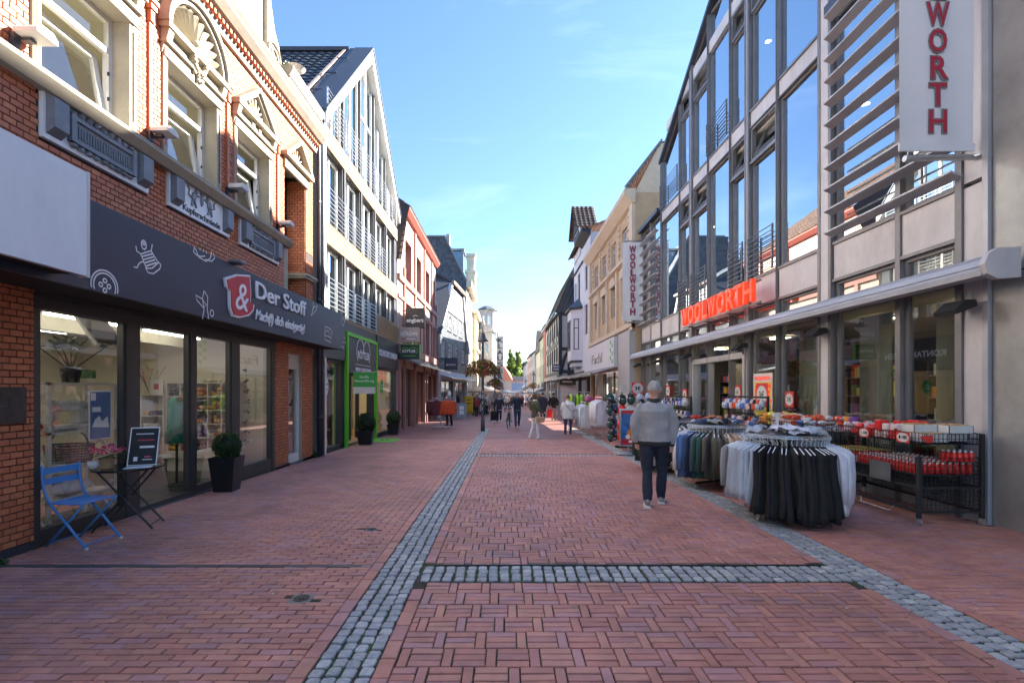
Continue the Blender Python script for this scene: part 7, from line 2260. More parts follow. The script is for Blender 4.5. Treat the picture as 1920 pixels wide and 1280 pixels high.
def gmesh(style,seed,mat):
 k=(style,seed,mat)
 if k not in GM:
  S_={'dress': dict(L=.86,hw=.20,flare=1.3,t=.042,sleeves=False),'shirt': dict(L=.74,hw=.22,flare=1.05,t=.026,sl=.5),'long': dict(L=.80,hw=.20,flare=1.1,t=.024,sl=.55),'vest': dict(L=.72,hw=.20,flare=1.1,t=.03,sleeves=False),'jacket': dict(L=.70,hw=.24,flare=1.0,t=.06,sl=.5)}[style]
  GM[k]=garment_mb(seed=seed,**S_).mesh('garment',mat,True)
 return GM[k]
HM=hanger_mb().mesh('hanger','white_sheet')
def garment(loc,rotz,style,seed,mat,label,group,cat='garment',tilt=0):
 o=link({'dress': 'black_dress','vest': 'sleeveless_top','jacket': 'jacket'}.get(style,'hanging_shirt'),gmesh(style,seed,mat),label=label,cat=cat,group=group)
 o.location=loc; o.rotation_euler=(tilt,0,rotz)
 h=link('hanger',HM,o,local=True)
 return o
CL=dict(lilac=(.62,.62,.70),blue=(.05,.14,.34),navy=(.02,.04,.10),teal=(.02,.075,.06),olive=(.10,.095,.06),brown=(.13,.095,.065),tan=(.42,.27,.16),peach=(.55,.36,.24),denim=(.40,.45,.52),white=(.72,.72,.73),greyc=(.30,.30,.31),burgundy=(.14,.025,.035),orange=(.62,.08,.02),skyb=(.42,.52,.66),neon=(.42,.75,.03))
for k,c in CL.items(): M('c_'+k,c,rough=.82,var=.12,scale=8,bump=.35,bscale=22,sheen=.15)
# printed cloths
def printed(name,c1,c2,scale,kind='check'):
 M(name,c1,rough=.85,var=0)
 m=MAT[name]; nt=m.node_tree; b=nt.nodes['Principled BSDF']
 tc=nd(nt,'ShaderNodeTexCoord')
 if kind == 'check':
  t=nd(nt,'ShaderNodeTexWave'); t.inputs['Scale'].default_value=scale; t.bands_direction='X'
  t2=nd(nt,'ShaderNodeTexWave'); t2.inputs['Scale'].default_value=scale; t2.bands_direction='Z'
  nt.links.new(tc.outputs['Object'],t.inputs[0]); nt.links.new(tc.outputs['Object'],t2.inputs[0])
  mm=nd(nt,'ShaderNodeMath',operation='ADD'); nt.links.new(t.outputs[1],mm.inputs[0]); nt.links.new(t2.outputs[1],mm.inputs[1])
  s=nd(nt,'ShaderNodeMapRange'); s.inputs[1].default_value=.7; s.inputs[2].default_value=1.4; nt.links.new(mm.outputs[0],s.inputs[0]); fac=s.outputs[0]
 else:
  t=nd(nt,'ShaderNodeTexVoronoi'); t.inputs['Scale'].default_value=scale; nt.links.new(tc.outputs['Object'],t.inputs[0])
  s=nd(nt,'ShaderNodeMapRange'); s.inputs[1].default_value=.28; s.inputs[2].default_value=.36; nt.links.new(t.outputs[0],s.inputs[0]); fac=s.outputs[0]
 mx=nd(nt,'ShaderNodeMix',data_type='RGBA'); nt.links.new(fac,mx.inputs[0]); mx.inputs[6].default_value=(*c1,1); mx.inputs[7].default_value=(*c2,1)
 nt.links.new(mx.outputs[2],b.inputs['Base Color'])
printed('p_tartan',(.012,.035,.03),(.05,.12,.10),9)
printed('p_bw',(.02,.02,.022),(.65,.65,.65),26,'v')
printed('p_mono',(.7,.7,.7),(.03,.03,.035),14,'v')
printed('p_bluepat',(.05,.08,.18),(.55,.6,.68),22,'v')
printed('p_gingham',(.6,.6,.62),(.04,.06,.14),16)
printed('p_redpack',(.58,.03,.03),(.65,.5,.48),12,'v')
printed('p_leopard',(.30,.20,.13),(.05,.035,.03),26,'v')
def round_rack(c,label,rr=.48,zr=1.04):
 t=thing('round_rack',label,'clothes rack',(c[0],c[1],gz(c[1])),group='round clothes racks')
 lp('ring','steel',lambda m: (m.tube([(rr*math.cos(2*PI*k/40),rr*math.sin(2*PI*k/40),zr) for k in range(40)],.012,7,closed=True),m.tube([((rr - .035)*math.cos(2*PI*k/40),(rr - .035)*math.sin(2*PI*k/40),zr+.02) for k in range(40)],.009,6,closed=True)),t,True)
 lp('ring_coil','steel',lambda m: m.tube([((rr+.016*math.cos(k*1.9))*math.cos(2*PI*k/300),(rr+.016*math.cos(k*1.9))*math.sin(2*PI*k/300),zr+.016*math.sin(k*1.9)) for k in range(300)],.003,3,closed=True),t)
 lp('pole','steel',lambda m: m.tube([(0,0,.1),(0,0,zr+.16)],.02,8),t)
 for k in range(4):
  a=k*PI/2+.5; ca,sa=math.cos(a),math.sin(a)
  lp('spoke','steel',lambda m: m.tube([(0,0,zr),(rr*ca,rr*sa,zr)],.009,6),t)
  lp('foot','black_matt',lambda m: m.bar((0,0,.1),(.55*ca,.55*sa,.1),.03,.03),t)
  lp('castor','steel',lambda m: (m.tube([(.54*ca - .012*sa,.54*sa+.012*ca,.035),(.54*ca+.012*sa,.54*sa - .012*ca,.035)],.034,10),m.box(.54*ca - .012,.54*ca+.012,.54*sa - .012,.54*sa+.012,.04,.09)),t)
 lp('top_shelf','greycloth_dummy' if 0 else 'zinc',lambda m: m.lathe([(.001,zr+.03),(rr - .05,zr+.03),(rr - .05,zr+.036),(.001,zr+.036)],n=28),t)
 return t
def fill_rack(c,spec,group,n=40,rr=.48,zr=1.04,labels=None):
 """spec: angle (degrees, counter-clockwise from +x) -> style, materials"""
 for k in range(n):
  ang=360.0*k/n
  for (a0,a1,style,mats,lab) in spec:
   if a0 <= ang < a1:
    mt_=mats[k % len(mats)] if not callable(mats) else mats(k)
    a=math.radians(ang)
    ro=rr+.0
    p=(c[0]+math.cos(a)*ro,c[1]+math.sin(a)*ro,gz(c[1])+zr - .085+R.uniform(-.006,.006))
    o=garment(p,a+R.uniform(-.15,.15),style,(k*3) % 8,mt_,lab,group,tilt=R.uniform(-.03,.03))
    o.scale=(R.uniform(.95,1.06),R.uniform(.8,1.4),R.uniform(.92,1.05))
    break
RK1,RK2,RK3=(3.62,6.15),(3.66,8.2),(3.45,9.95)
round_rack(RK1,'round clothes rack nearest the camera, full of black dresses')
fill_rack(RK1,[(0,40,'long',['c_lilac','c_lilac','c_white'],'pale lilac shirt at the right side of the nearest round rack'),(40,150,'shirt',['c_greyc','c_denim','cloth_black'],'garment on the far side of the nearest round rack'),
 (150,206,'vest',['c_denim','c_skyb','c_denim'],'light grey blue sleeveless top at the left of the nearest round rack'),(206,297,'dress',['cloth_black'],'black dress hanging at the front of the nearest round rack'),
 (297,361,'long',['c_lilac','c_white','c_lilac'],'pale lilac shirt at the right side of the nearest round rack')],'garments on the nearest round rack',n=58)
round_rack(RK2,'second round clothes rack with green, tan and blue shirts')
sp2=[(0,40,'vest',['c_denim'],'light blue top on the right of the second round rack'),(40,150,'shirt',['c_greyc','c_olive'],'garment on the far side of the second round rack'),(150,186,'long',['c_lilac','c_white'],'pale lilac long shirt at the left of the second round rack'),(186,202,'long',['c_blue'],'blue long shirt on the second round rack'),(202,212,'long',['c_navy'],'navy shirt on the second round rack'),(212,230,'shirt',['c_teal'],'dark green sweater on the second round rack'),(230,258,'shirt',['c_olive','c_brown'],'olive brown shirt on the second round rack'),(258,285,'shirt',['c_tan','c_peach'],'tan shirt on the second round rack'),(285,361,'vest',['c_denim','c_skyb'],'light blue top on the right of the second round rack')]
fill_rack(RK2,sp2,'garments on the second round rack',n=48)
round_rack(RK3,'third round clothes rack behind the man in grey')
fill_rack(RK3,[(0,150,'shirt',['c_greyc','cloth_black'],'garment on the far side of the third round rack'),(150,222,'shirt',['p_tartan'],'dark green tartan skirt on the third round rack'),(222,290,'shirt',['p_mono','p_bw'],'black and white printed top on the third round rack'),(290,361,'shirt',['c_white','p_bw'],'white top on the right of the third round rack')],'garments on the third round rack',n=40)
# loose piles on top of the racks
def pile(c,n,mats,group,lab,r=.38,z=1.085):
 for k in range(n):
  m=MB(); a=R.uniform(0,6.28); q=r*math.sqrt(R.random())
  sx,sy=R.uniform(.09,.16),R.uniform(.07,.12)
  ph=R.uniform(0,6)
  m.grid(lambda u,v: ((u - .5)*2*sx,(v - .5)*2*sy,.035*(1 - (2*u - 1) ** 4)*(1 - (2*v - 1) ** 4)+.014*math.sin(9*u+4*v+ph)+.01*math.sin(13*v+ph)),10,8)
  o=m.build('folded_garment',mats[k % len(mats)],None,True,label=lab,cat='garment',group=group)
  o.location=(c[0]+math.cos(a)*q,c[1]+math.sin(a)*q,gz(c[1])+z+.012+.012*(k % 4)); o.rotation_euler=(R.uniform(-.1,.1),R.uniform(-.1,.1),R.uniform(0,6))
pile(RK1,18,['c_greyc','c_denim','c_greyc','c_lilac'],'grey clothes piled on the nearest rack','crumpled grey garment piled on top of the nearest round rack')
pile(RK2,14,['c_denim','c_navy','c_greyc','cloth_black'],'clothes piled on the second rack','crumpled dark garment piled on top of the second round rack')
pile(RK3,9,['c_greyc','cloth_black','c_tan'],'clothes piled on the third rack','crumpled garment piled on top of the third round rack')
o=thing('price_holder','blank white card holder standing on the nearest round rack','card holder',(RK1[0] - .05,RK1[1]+.1,1.08))
lp('post','steel',lambda m: m.box(-.012,.012,-.006,.006,0,.2),o); lp('card','white_paint',lambda m: m.box(-.02,.02,-.012,-.006,.0,.22),o)
# ---------------------------------------------------------------- wire tables
def wire(mb,x0,x1,y0,y1,z0,z1,axis,step=.05,hstep=.05,r=.0028):
 """a flat grid of wires: axis 'x' = panel runs along x at y0, 'y' = along y at x0, 'z' = a tray at z0"""
 if axis in 'xy':
  L_=(x1 - x0) if axis == 'x' else (y1 - y0)
  n=max(1,round(L_/step))
  for k in range(n+1):
   q=L_*k/n
   p=(x0+q,y0) if axis == 'x' else (x0,y0+q)
   mb.box(p[0] - r,p[0]+r,p[1] - r,p[1]+r,z0,z1)
  n=max(1,round((z1 - z0)/hstep))
  for k in range(n+1):
   z=z0+(z1 - z0)*k/n
   if axis == 'x': mb.box(x0,x1,y0 - r*1.4,y0+r*1.4,z - r,z+r)
   else: mb.box(x0 - r*1.4,x0+r*1.4,y0,y1,z - r,z+r)
 else:
  n=round((x1 - x0)/step)
  for k in range(n+1):
   x=x0+(x1 - x0)*k/n; mb.box(x - r,x+r,y0,y1,z0 - r,z0+r)
  n=round((y1 - y0)/step)
  for k in range(n+1):
   y=y0+(y1 - y0)*k/n; mb.box(x0,x1,y - r,y+r,z0 - r*2,z0)
def wire_table(x0,x1,y0,y1,label,lowz=.46,lowh=.36,upz=.98,uph=.13):
 t=thing('wire_table',label,'sales table',((x0+x1)/2,(y0+y1)/2,gz(y0)),group='black wire sales tables')
 g=gz((y0+y1)/2)
 for (x,y) in ((x0,y0),(x1,y0),(x0,y1),(x1,y1)):
  m=MB(); m.cbox(x - .022,x+.022,y - .022,y+.022,g+.09,g+(.84 if x == x0 else upz+uph),.004); m.build('post','black_matt',t)
  m=MB(); m.tube([(x - .014,y,g+.04),(x+.014,y,g+.04)],.04,12); m.box(x - .02,x+.02,y - .02,y+.02,g+.045,g+.092); m.build('castor','steel',t)
 m=MB()
 for (z,x_a) in ((lowz,x0),(.17,x0)):
  m.box(x_a,x1,y0 - .012,y0+.012,g+z - .015,g+z+.015); m.box(x_a,x1,y1 - .012,y1+.012,g+z - .015,g+z+.015)
  m.box(x_a - .012,x_a+.012,y0,y1,g+z - .016,g+z+.016); m.box(x1 - .012,x1+.012,y0,y1,g+z - .016,g+z+.016)
 m.build('frame','black_matt',t)
 m=MB()
 wire(m,x0,x1,y0,y0,g+.2,g+lowz+lowh,'x'); wire(m,x0,x0,y0,y1,g+lowz,g+lowz+lowh,'y'); wire(m,x1,x1,y0,y1,g+.2,g+lowz+lowh,'y'); wire(m,x0,x1,y1,y1,g+.2,g+lowz+lowh,'x')
 wire(m,x0,x1,y0,y1,g+lowz,0,'z')
 m.build('wire_basket','black_matt',t,kind='stuff')
 xa=x0+.06
 m=MB()
 wire(m,xa,x1,y0+.02,y0+.02,g+upz,g+upz+uph,'x',.05,.065); wire(m,xa,xa,y0+.02,y1 - .02,g+upz,g+upz+uph,'y',.05,.065); wire(m,x1 - .002,x1 - .002,y0,y1,g+upz,g+upz+uph,'y',.05,.065)
 wire(m,xa,x1,y0+.02,y1 - .02,g+upz,0,'z')
 m.build('wire_tray','black_matt',t,kind='stuff')
 m=MB()
 for y in (y0+.25,(y0+y1)/2,y1 - .25):
  m.bar((xa+.05,y,g+lowz+lowh),(xa+.05,y,g+upz),.012)
  m.bar((x1 - .03,y,g+lowz),(x1 - .03,y,g+upz),.016)
 m.build('tray_support','black_matt',t)
 m=MB(); m.tube([(x0 - .02,y0+.35,g+.16),(x0 - .05,y0+.38,g+.10),(x0 - .05,y0+.86,g+.10),(x0 - .02,y0+.9,g+.16)],.007,6); m.build('handle','steel',t)
 return t,g
WT1,g1=wire_table(4.98,5.74,5.72,7.60,'two tier black wire table of red bottles nearest the camera')
# goods: meshes shared
def shared(fn,mats,smooth=False):
 m=MB(); fn(m); return m.mesh('goods',mats,smooth)
ME_BOTTLE=shared(lambda m: m.lathe([(.028,0),(.031,.01),(.031,.085),(.024,.105),(.013,.118),(.013,.135),(.001,.136)],n=12),'plastic_red',True)
ME_CAP=shared(lambda m: m.lathe([(.0145,.118),(.0145,.138),(.001,.139)],n=10),'white_paint')
ME_JAR=shared(lambda m: m.lathe([(.035,0),(.038,.01),(.038,.075),(.033,.085)],n=12),'goods0',True)
ME_LID=shared(lambda m: m.lathe([(.036,.085),(.036,.103),(.001,.104)],n=12),'goods8')
ME_LIDR=shared(lambda m: m.tube([(.036*math.cos(k),.036*math.sin(k),.1) for k in [2*PI*j/12 for j in range(12)]],.004,4,closed=True),'poster_yellow')
M('cream_jar',(.62,.56,.42),rough=.4,var=.08)
ME_CREAM=shared(lambda m: m.lathe([(.032,0),(.035,.01),(.035,.09),(.03,.095),(.001,.096)],n=12),'cream_jar',True)
ME_CANLID=shared(lambda m: m.lathe([(.034,.09),(.034,.105),(.001,.106)],n=12),'wood_warm')
def item(name,me,loc,label,cat,group,rot=(0,0,0),parts=(),scale=None):
 o=link(name,me,label=label,cat=cat,group=group)
 o.location=loc; o.rotation_euler=rot
 if scale: o.scale=scale
 for pn,pm in parts: link(pn,pm,o,local=True)
 return o
for i in range(9):
 for j in range(14):
  x,y=5.02+i*.078,5.78+j*.072
  if y > 6.75: continue
  z=g1+.62
  item('red_bottle',ME_BOTTLE,(x,y,z),'small red bottle standing in the lower wire basket','bottle','red bottles in the wire table',parts=(('cap',ME_CAP),))
for i in range(4):
 for j in range(3):
  item('red_bottle',ME_BOTTLE,(5.46+i*.07,5.78+j*.072,g1+.76),'red bottle in the upper layer at the wall side of the wire basket','bottle','red bottles stacked a layer higher',parts=(('cap',ME_CAP),))
raw('bottle_tray','zinc_dark',lambda m: m.box(5.0,5.72,5.74,7.58,g1+.60,g1+.615),WT1)
for i in range(6):
 for j in range(7):
  item('jam_jar',ME_JAR,(5.08+i*.1,6.95+j*.09,g1+.66+.0),'dark red jar with gold ringed lid in the lower wire basket','jar','jars in the wire table',parts=(('lid',ME_LID),('lid_ring',ME_LIDR)))
tray=thing('cardboard_tray','flat white cardboard tray between jars and red bottles','tray',(5.2,6.85,g1+.62))
m=MB(); m.box(4.99,5.6,6.78,6.9,g1+.62,g1+.70); m.build('tray','white_paint',tray)
# upper tray: red packs, white display boxes with cream jars
for k in range(28):
 x,y=5.12+(k % 4)*.15,6.20+(k // 4 % 4)*.13
 m=MB(); m.cbox(x - .065,x+.065,y - .055,y+.055,g1+1.0+.1*(k // 16),g1+1.09+.04*(k % 3 == 0)+.1*(k // 16),.012)
 m.build('red_pack','p_redpack' if k % 3 else 'plastic_red',None,label='red wrapped pack on the upper tray of the nearest wire table',cat='pack',group='red packs on the upper tray')
for q,(y0,x0,zz) in enumerate(((5.76,5.08,1.0),(5.90,5.46,1.0),(5.95,5.12,1.10),(5.80,5.42,1.10))):
 t=thing('display_box',['white display box of cream candles at the front corner of the upper tray','white display box at the wall side of the upper tray','white display box with cut away side on top of the first','upper white display box next to the store wall'][q],'box',(x0+.15,y0+.15,g1+zz))
 m=MB(); b=g1+zz
 m.box(x0,x0+.30,y0,y0+.008,b,b+.10); m.box(x0,x0+.30,y0+.26,y0+.268,b,b+.05)
 m.prism([(y0+.008,b),(y0+.26,b),(y0+.26,b+.05),(y0+.16,b+.11),(y0+.008,b+.11)],x0,x0+.008,'vz') if False else m.box(x0,x0+.008,y0,y0+.268,b,b+.10)
 m.box(x0+.292,x0+.30,y0,y0+.268,b,b+.10); m.box(x0,x0+.3,y0,y0+.268,b,b+.005)
 m.build('carton','white_paint',t)
 for i in range(3):
  for j in range(3):
   item('cream_candle',ME_CREAM,(x0+.06+i*.09,y0+.05+j*.085,b+.008),'cream candle jar in the white display boxes','candle','cream candles in white boxes',parts=(('lid',ME_CANLID),))
m=MB(); m.prism([(5.0,g1+1.08),(5.08,g1+1.0),(5.16,g1+1.0),(5.16,g1+1.09)],5.728,5.735,'uz'); m.build('red_corner_flag','goods0',WT1)
# price signs on the tables
def table_price(x,y,z,w,h,txt,label,nx=(-1,0,0)):
 t=thing('price_sign',label,'price sign',(x,y,z))
 n=Vector(nx); r_=Vector((0,0,1)).cross(n); O=Vector((x,y,z))
 def Q(a,b,c): return tuple(O+r_*a+Vector((0,0,b))+n*c)
 m=MB(); m.add([Q(-w/2,-h/2,0),Q(w/2,-h/2,0),Q(w/2,h/2,0),Q(-w/2,h/2,0),Q(-w/2,-h/2,-.004),Q(w/2,-h/2,-.004),Q(w/2,h/2,-.004),Q(-w/2,h/2,-.004)],[(0,1,2,3),(7,6,5,4),(0,4,5,1),(2,6,7,3)]); m.build('card','goods0',t)
 m=MB(); m.add([Q(math.cos(k*PI/12)*w*.46,math.sin(k*PI/12)*h*.44,.002) for k in range(24)],[tuple(range(24))]); m.build('disc','white_paint',t)
 put_text(txt,h*.42,Q(0,0,.004),r_,(0,0,1),'letter_black',t,'lettering',depth=.002,bold=.002,width=w*.66)
table_price(4.955,7.0,g1+.62,.30,.26,'2.50','price sign reading 2.50 on the lower basket of the nearest wire table')
table_price(5.02,6.65,g1+1.04,.18,.12,'1.50','price sign reading 1.50 on the upper tray of the nearest wire table')
table_price(5.02,6.0,g1+1.04,.2,.13,'1€','price sign reading 1 euro on the upper tray near the white boxes')
m=MB(); m.box(4.945,4.95,6.1,6.45,g1+.46,g1+.70); m.build('plastic_pocket','zinc',WT1)
# second wire table with bright seasonal goods
WT2,g2=wire_table(4.95,5.74,7.85,9.75,'second black wire table heaped with orange and yellow party goods')
PK={}
def pack_mesh(k,mat):
 if (k,mat) not in PK:
  m=MB(); r=random.Random(k)
  if k % 3 == 0: m.cbox(-.06,.06,-.045,.045,0,.07,.012)
  elif k % 3 == 1: m.blob((0,0,.045),(.075,.055,.045),9,6,jit=.35,seed=k)
  else: m.cbox(-.035,.035,-.07,.07,0,.05,.01)
  PK[(k,mat)]=m.mesh('pack',mat,k % 3 == 1)
 return PK[(k,mat)]
NAMES={'goods0': 'red','goods1': 'orange','goods2': 'yellow','goods3': 'green','goods4': 'blue','goods5': 'pink','goods6': 'white','goods7': 'purple','goods8': 'black','p_redpack': 'red and white','p_gingham': 'blue checked','p_bluepat': 'blue printed','p_mono': 'black and white','plastic_red': 'bright red','c_orange': 'deep orange'}
def heap(x0,x1,y0,y1,z,mats,where,group,layers=2,dx=.14,dy=.15):
 nx,ny=max(1,int((x1 - x0)/dx)),max(1,int((y1 - y0)/dy))
 for l in range(layers):
  for i in range(nx):
   for j in range(ny):
    if l and R.random() < .35: continue
    mt_=mats[int((j/max(1,ny)+R.uniform(-.12,.12))*len(mats)) % len(mats)]
    o=item('goods_pack',pack_mesh(R.randrange(6),mt_),(x0+(i+.5)*dx+R.uniform(-.02,.02),y0+(j+.5)*dy+R.uniform(-.02,.02),z+l*.075),'%s pack %s' % (NAMES[mt_],where),'pack',group,(R.uniform(-.25,.25),R.uniform(-.25,.25),R.uniform(0,3)))
heap(5.03,5.7,7.65,8.3,g2+1.0,['p_gingham','goods6','c_orange','goods4'],'on the near half of the second wire table','packs on the second wire table',3)
heap(5.03,5.7,8.3,9.7,g2+1.0,['c_orange','p_redpack','goods6','goods2','goods1','goods2'],'on the far half of the second wire table','packs on the second wire table',3)
heap(5.0,5.7,7.9,9.7,g2+.5,['goods8','p_mono','goods8','c_orange'],'in the lower basket of the second wire table','packs in the lower basket of the second table',2)
heap(5.05,5.7,6.75,7.55,g1+1.0,['plastic_red','p_redpack','p_gingham','c_orange'],'on the far end of the nearest upper tray','packs on the nearest upper tray',2)
table_price(5.0,8.75,g2+1.04,.16,.11,'1.50','price sign reading 1.50 on the second wire table')
for k,(y,mt_) in enumerate(((7.62,'goods1'),(7.50,'goods7'),(7.78,'plastic_red'))):
 m=MB(); m.lathe([(.05,0),(.065,.14),(.055,.16),(.001,.16)],c=(5.5,y,g2+1.08),n=14); m.build('bucket',mt_,None,True,label='%s party bucket standing on the wire table' % NAMES.get(mt_,''),cat='bucket')
# black wall rack with hanging printed packs near the entrance
def hook_rack(x,y0,y1,label,mats,rows=3,z0=.55,step=.28,group='packs on hook racks',top=1.55):
 t=thing('hook_rack',label,'display rack',(x,(y0+y1)/2,gz(y0)))
 g=gz(y0)
 for y in (y0,y1):
  m=MB(); m.box(x - .02,x+.02,y - .02,y+.02,g,g+top); m.build('post','black_matt',t)
  m=MB(); m.box(x - .25,x+.25,y - .02,y+.02,g,g+.04); m.build('foot','black_matt',t)
 for r_ in range(rows+1):
  m=MB(); z=g+top - .03 - r_*(top - .4)/rows; m.box(x - .012,x+.012,y0,y1,z - .02,z+.02); m.build('cross_bar','black_matt',t)
 n=int((y1 - y0)/.13)
 for r_ in range(rows):
  for k in range(n):
   mt_=mats[(k*7+r_*3+R.randrange(2)) % len(mats)]
   z=g+top - .30 - r_*(top - .4)/rows
   for q in range(2):
    o=item('hanging_pack',pack_mesh(2 if q else 1,mt_),(x - .08 - q*.09,y0+.08+k*.13,z),'%s pack hanging on %s' % (NAMES[mt_],label),'pack',group,(R.uniform(-.2,.2),R.uniform(-.2,.2),R.uniform(-.4,.4)),scale=(.9,.9,2.6))
hook_rack(5.5,9.95,11.7,'the black hook rack right of the store entrance',['p_bluepat','p_bluepat','c_orange','p_mono','p_redpack','goods4'],3,group='packs on the hook rack right of the entrance')
hook_rack(5.55,14.2,16.3,'the black hook rack left of the store entrance',['goods6','p_redpack','p_bluepat','p_mono','goods4'],3,group='packs on the hook rack left of the entrance')
heap(4.5,5.2,14.0,15.2,gz(14)+.86,['goods8','c_orange','goods8','goods1','p_redpack'],'on the small table left of the store entrance','packs on the small table',2)
ot=thing('goods_table','low black goods table left of the store entrance','table',(4.85,14.6,gz(14)))
raw('top','black_matt',lambda m: m.box(4.45,5.25,13.95,15.25,gz(14)+.82,gz(14)+.86),ot)
for (x,y) in ((4.5,14),(5.2,14),(4.5,15.2),(5.2,15.2)): raw('leg','black_matt',lambda m: m.box(x - .02,x+.02,y - .02,y+.02,gz(14),gz(14)+.82),ot)
heap(4.3,5.0,10.4,11.4,gz(11)+.95,['c_orange','goods1','goods0','goods8'],'in the wire bin behind the second round rack','packs in the wire bin',2)
WT3,g3=wire_table(4.25,5.05,10.3,11.5,'small wire bin of orange goods behind the round racks',lowz=.5,lowh=.3,upz=.93)
# ---------------------------------------------------------------- poster stand, backpack tower, shirt rails
ps_=thing('poster_stand','silver framed poster stand with a blue and orange picture','poster stand',(3.36,12.5,gz(12.5)),-.12)
lp('base','zinc',lambda m: m.lathe([(.42,0),(.44,.03),(.36,.10),(.001,.12)],n=20,sy=.55),ps_)
lp('post','steel',lambda m: (m.box(-.14,-.11,-.02,.02,.1,.26),m.box(.11,.14,-.02,.02,.1,.26)),ps_)
lp('frame','steel',lambda m: (m.cbox(-.36,-.31,-.03,.03,.22,1.22,.01),m.cbox(.31,.36,-.03,.03,.22,1.22,.01),m.cbox(-.31,.31,-.03,.03,.22,.27,.01),m.cbox(-.31,.31,-.03,.03,1.17,1.22,.01)),ps_)
M('poster_sky',(.05,.16,.42),rough=.3,var=.6,scale=6)
lp('poster','poster_sky',lambda m: m.box(-.31,.31,-.012,.012,.27,1.17),ps_)
lp('print_shape','goods1',lambda m: [m.prism([(x+math.cos(k*PI/8)*r,z+math.sin(k*PI/8)*r*1.1) for k in range(16)],-.018,-.012,'uz') for x,z,r in ((.06,.72,.15),(.2,.60,.12),(-.04,.55,.12))],ps_)
lp('print_pale','letter_white',lambda m: [m.prism([(x+math.cos(k*PI/8)*r,z+math.sin(k*PI/8)*r) for k in range(16)],-.02,-.0135,'uz') for x,z,r in ((.0,.98,.07),(-.14,.48,.06))],ps_)
lp('print_band','logo_red',lambda m: (m.box(-.31,.31,-.022,-.012,.27,.42),m.box(-.31,.31,-.022,-.012,1.09,1.17)),ps_)
put_text('MOMENTE',.13,(0,-.024,.35),(1,0,0),(0,0,1),'letter_white',ps_,'lettering',depth=.003,width=.4,bold=.004,local=True) if False else lp('print_title','letter_white',lambda m: (m.box(-.12,.25,-.0235,-.022,.33,.39),m.box(-.05,.2,-.0235,-.022,.43,.455)),ps_)
bt_=thing('backpack_stand','tall stand hung with printed backpacks behind the poster','stand',(3.75,14.3,gz(14.3)))
lp('post','black_matt',lambda m: (m.tube([(0,0,0),(0,0,1.5)],.03,8),m.box(-.45,.45,-.03,.03,0,.06),m.box(-.03,.03,-.45,.45,0,.06)),bt_)
for z in (.62,1.02,1.42):
 lp('arm','steel',lambda m: (m.tube([(-.7,0,z),(.7,0,z)],.012,6),m.tube([(0,-.45,z),(0,.45,z)],.012,6)),bt_)
def bag_mesh(mat):
 m=MB()
 m.blob((0,0,0),(.13,.09,.18),12,9,0); m.blob((0,-.08,-.05),(.09,.04,.09),9,6,1)
 m.tube([(-.03,0,.17),(-.03,0,.22),(.03,0,.22),(.03,0,.17)],.008,5,2)
 return m.mesh('backpack',[mat,'p_mono' if mat != 'p_mono' else 'c_teal','black_matt'],True)
BMATS=['p_mono','p_bw','p_mono','c_teal','p_bluepat','plastic_red','p_leopard','c_blue','p_bw']
BN={'p_mono': 'white and black printed','p_bw': 'black printed','c_teal': 'dark teal','p_bluepat': 'blue printed','plastic_red': 'bright red','p_leopard': 'brown patterned','c_blue': 'blue'}
BME={b: bag_mesh(b) for b in set(BMATS)}
k=0
for zi,z in enumerate((.34,.72,1.14,1.46)):
 for (dx,dy) in ((-.6,-.1),(-.33,-.28),(-.05,-.38),(.25,-.3),(.5,-.15),(-.45,.2),(.4,.2)):
  b=BMATS[(k*5+zi) % 9] if zi < 3 else ['c_teal','p_mono','p_mono','p_bluepat','p_bluepat','p_bw','p_mono'][k % 7]
  if zi == 0 and (dx,dy) == (-.05,-.38): b='plastic_red'
  item('backpack',BME[b],(3.75+dx+R.uniform(-.03,.03),14.3+dy,gz(14)+z+R.uniform(-.03,.03)),'%s backpack in the %s row of the backpack stand' % (BN[b],['lowest','second','third','top'][zi]),'backpack','backpacks on the stand',(0,R.uniform(-.1,.1),R.uniform(-.6,.6)))
  k += 1
for i,(x,y,z,s,tx) in enumerate(((3.95,14.2,1.78,.36,'3€'),(3.52,14.2,1.78,.2,''),(4.6,16.5,1.75,.36,'1€'))):
 t=thing('price_sign',['round price sign of 3 euro above the backpack stand','narrow white sign beside the 3 euro sign','1 euro sign on a post before the far store window'][i],'price sign',(x,y,gz(y)+1.4))
 m=MB(); m.box(x - s/2,x+s/2,y - .004,y+.004,gz(y)+z - s*.5,gz(y)+z+s*.5); m.build('card','goods0' if i != 1 else 'white_paint',t)
 if tx:
  m=MB(); m.prism([(x+math.cos(q*PI/10)*s*.44,gz(y)+z+math.sin(q*PI/10)*s*.46) for q in range(20)],y - .008,y - .004,'uz'); m.build('disc','white_paint',t)
  put_text(tx,s*.45,(x,y - .01,gz(y)+z),(1,0,0),(0,0,1),'letter_black',t,'lettering',depth=.002,bold=.004)
 m=MB(); m.tube([(x,y+.01,gz(y)+1.3),(x,y+.01,gz(y)+z - s*.4)],.01,6); m.build('post','steel',t)
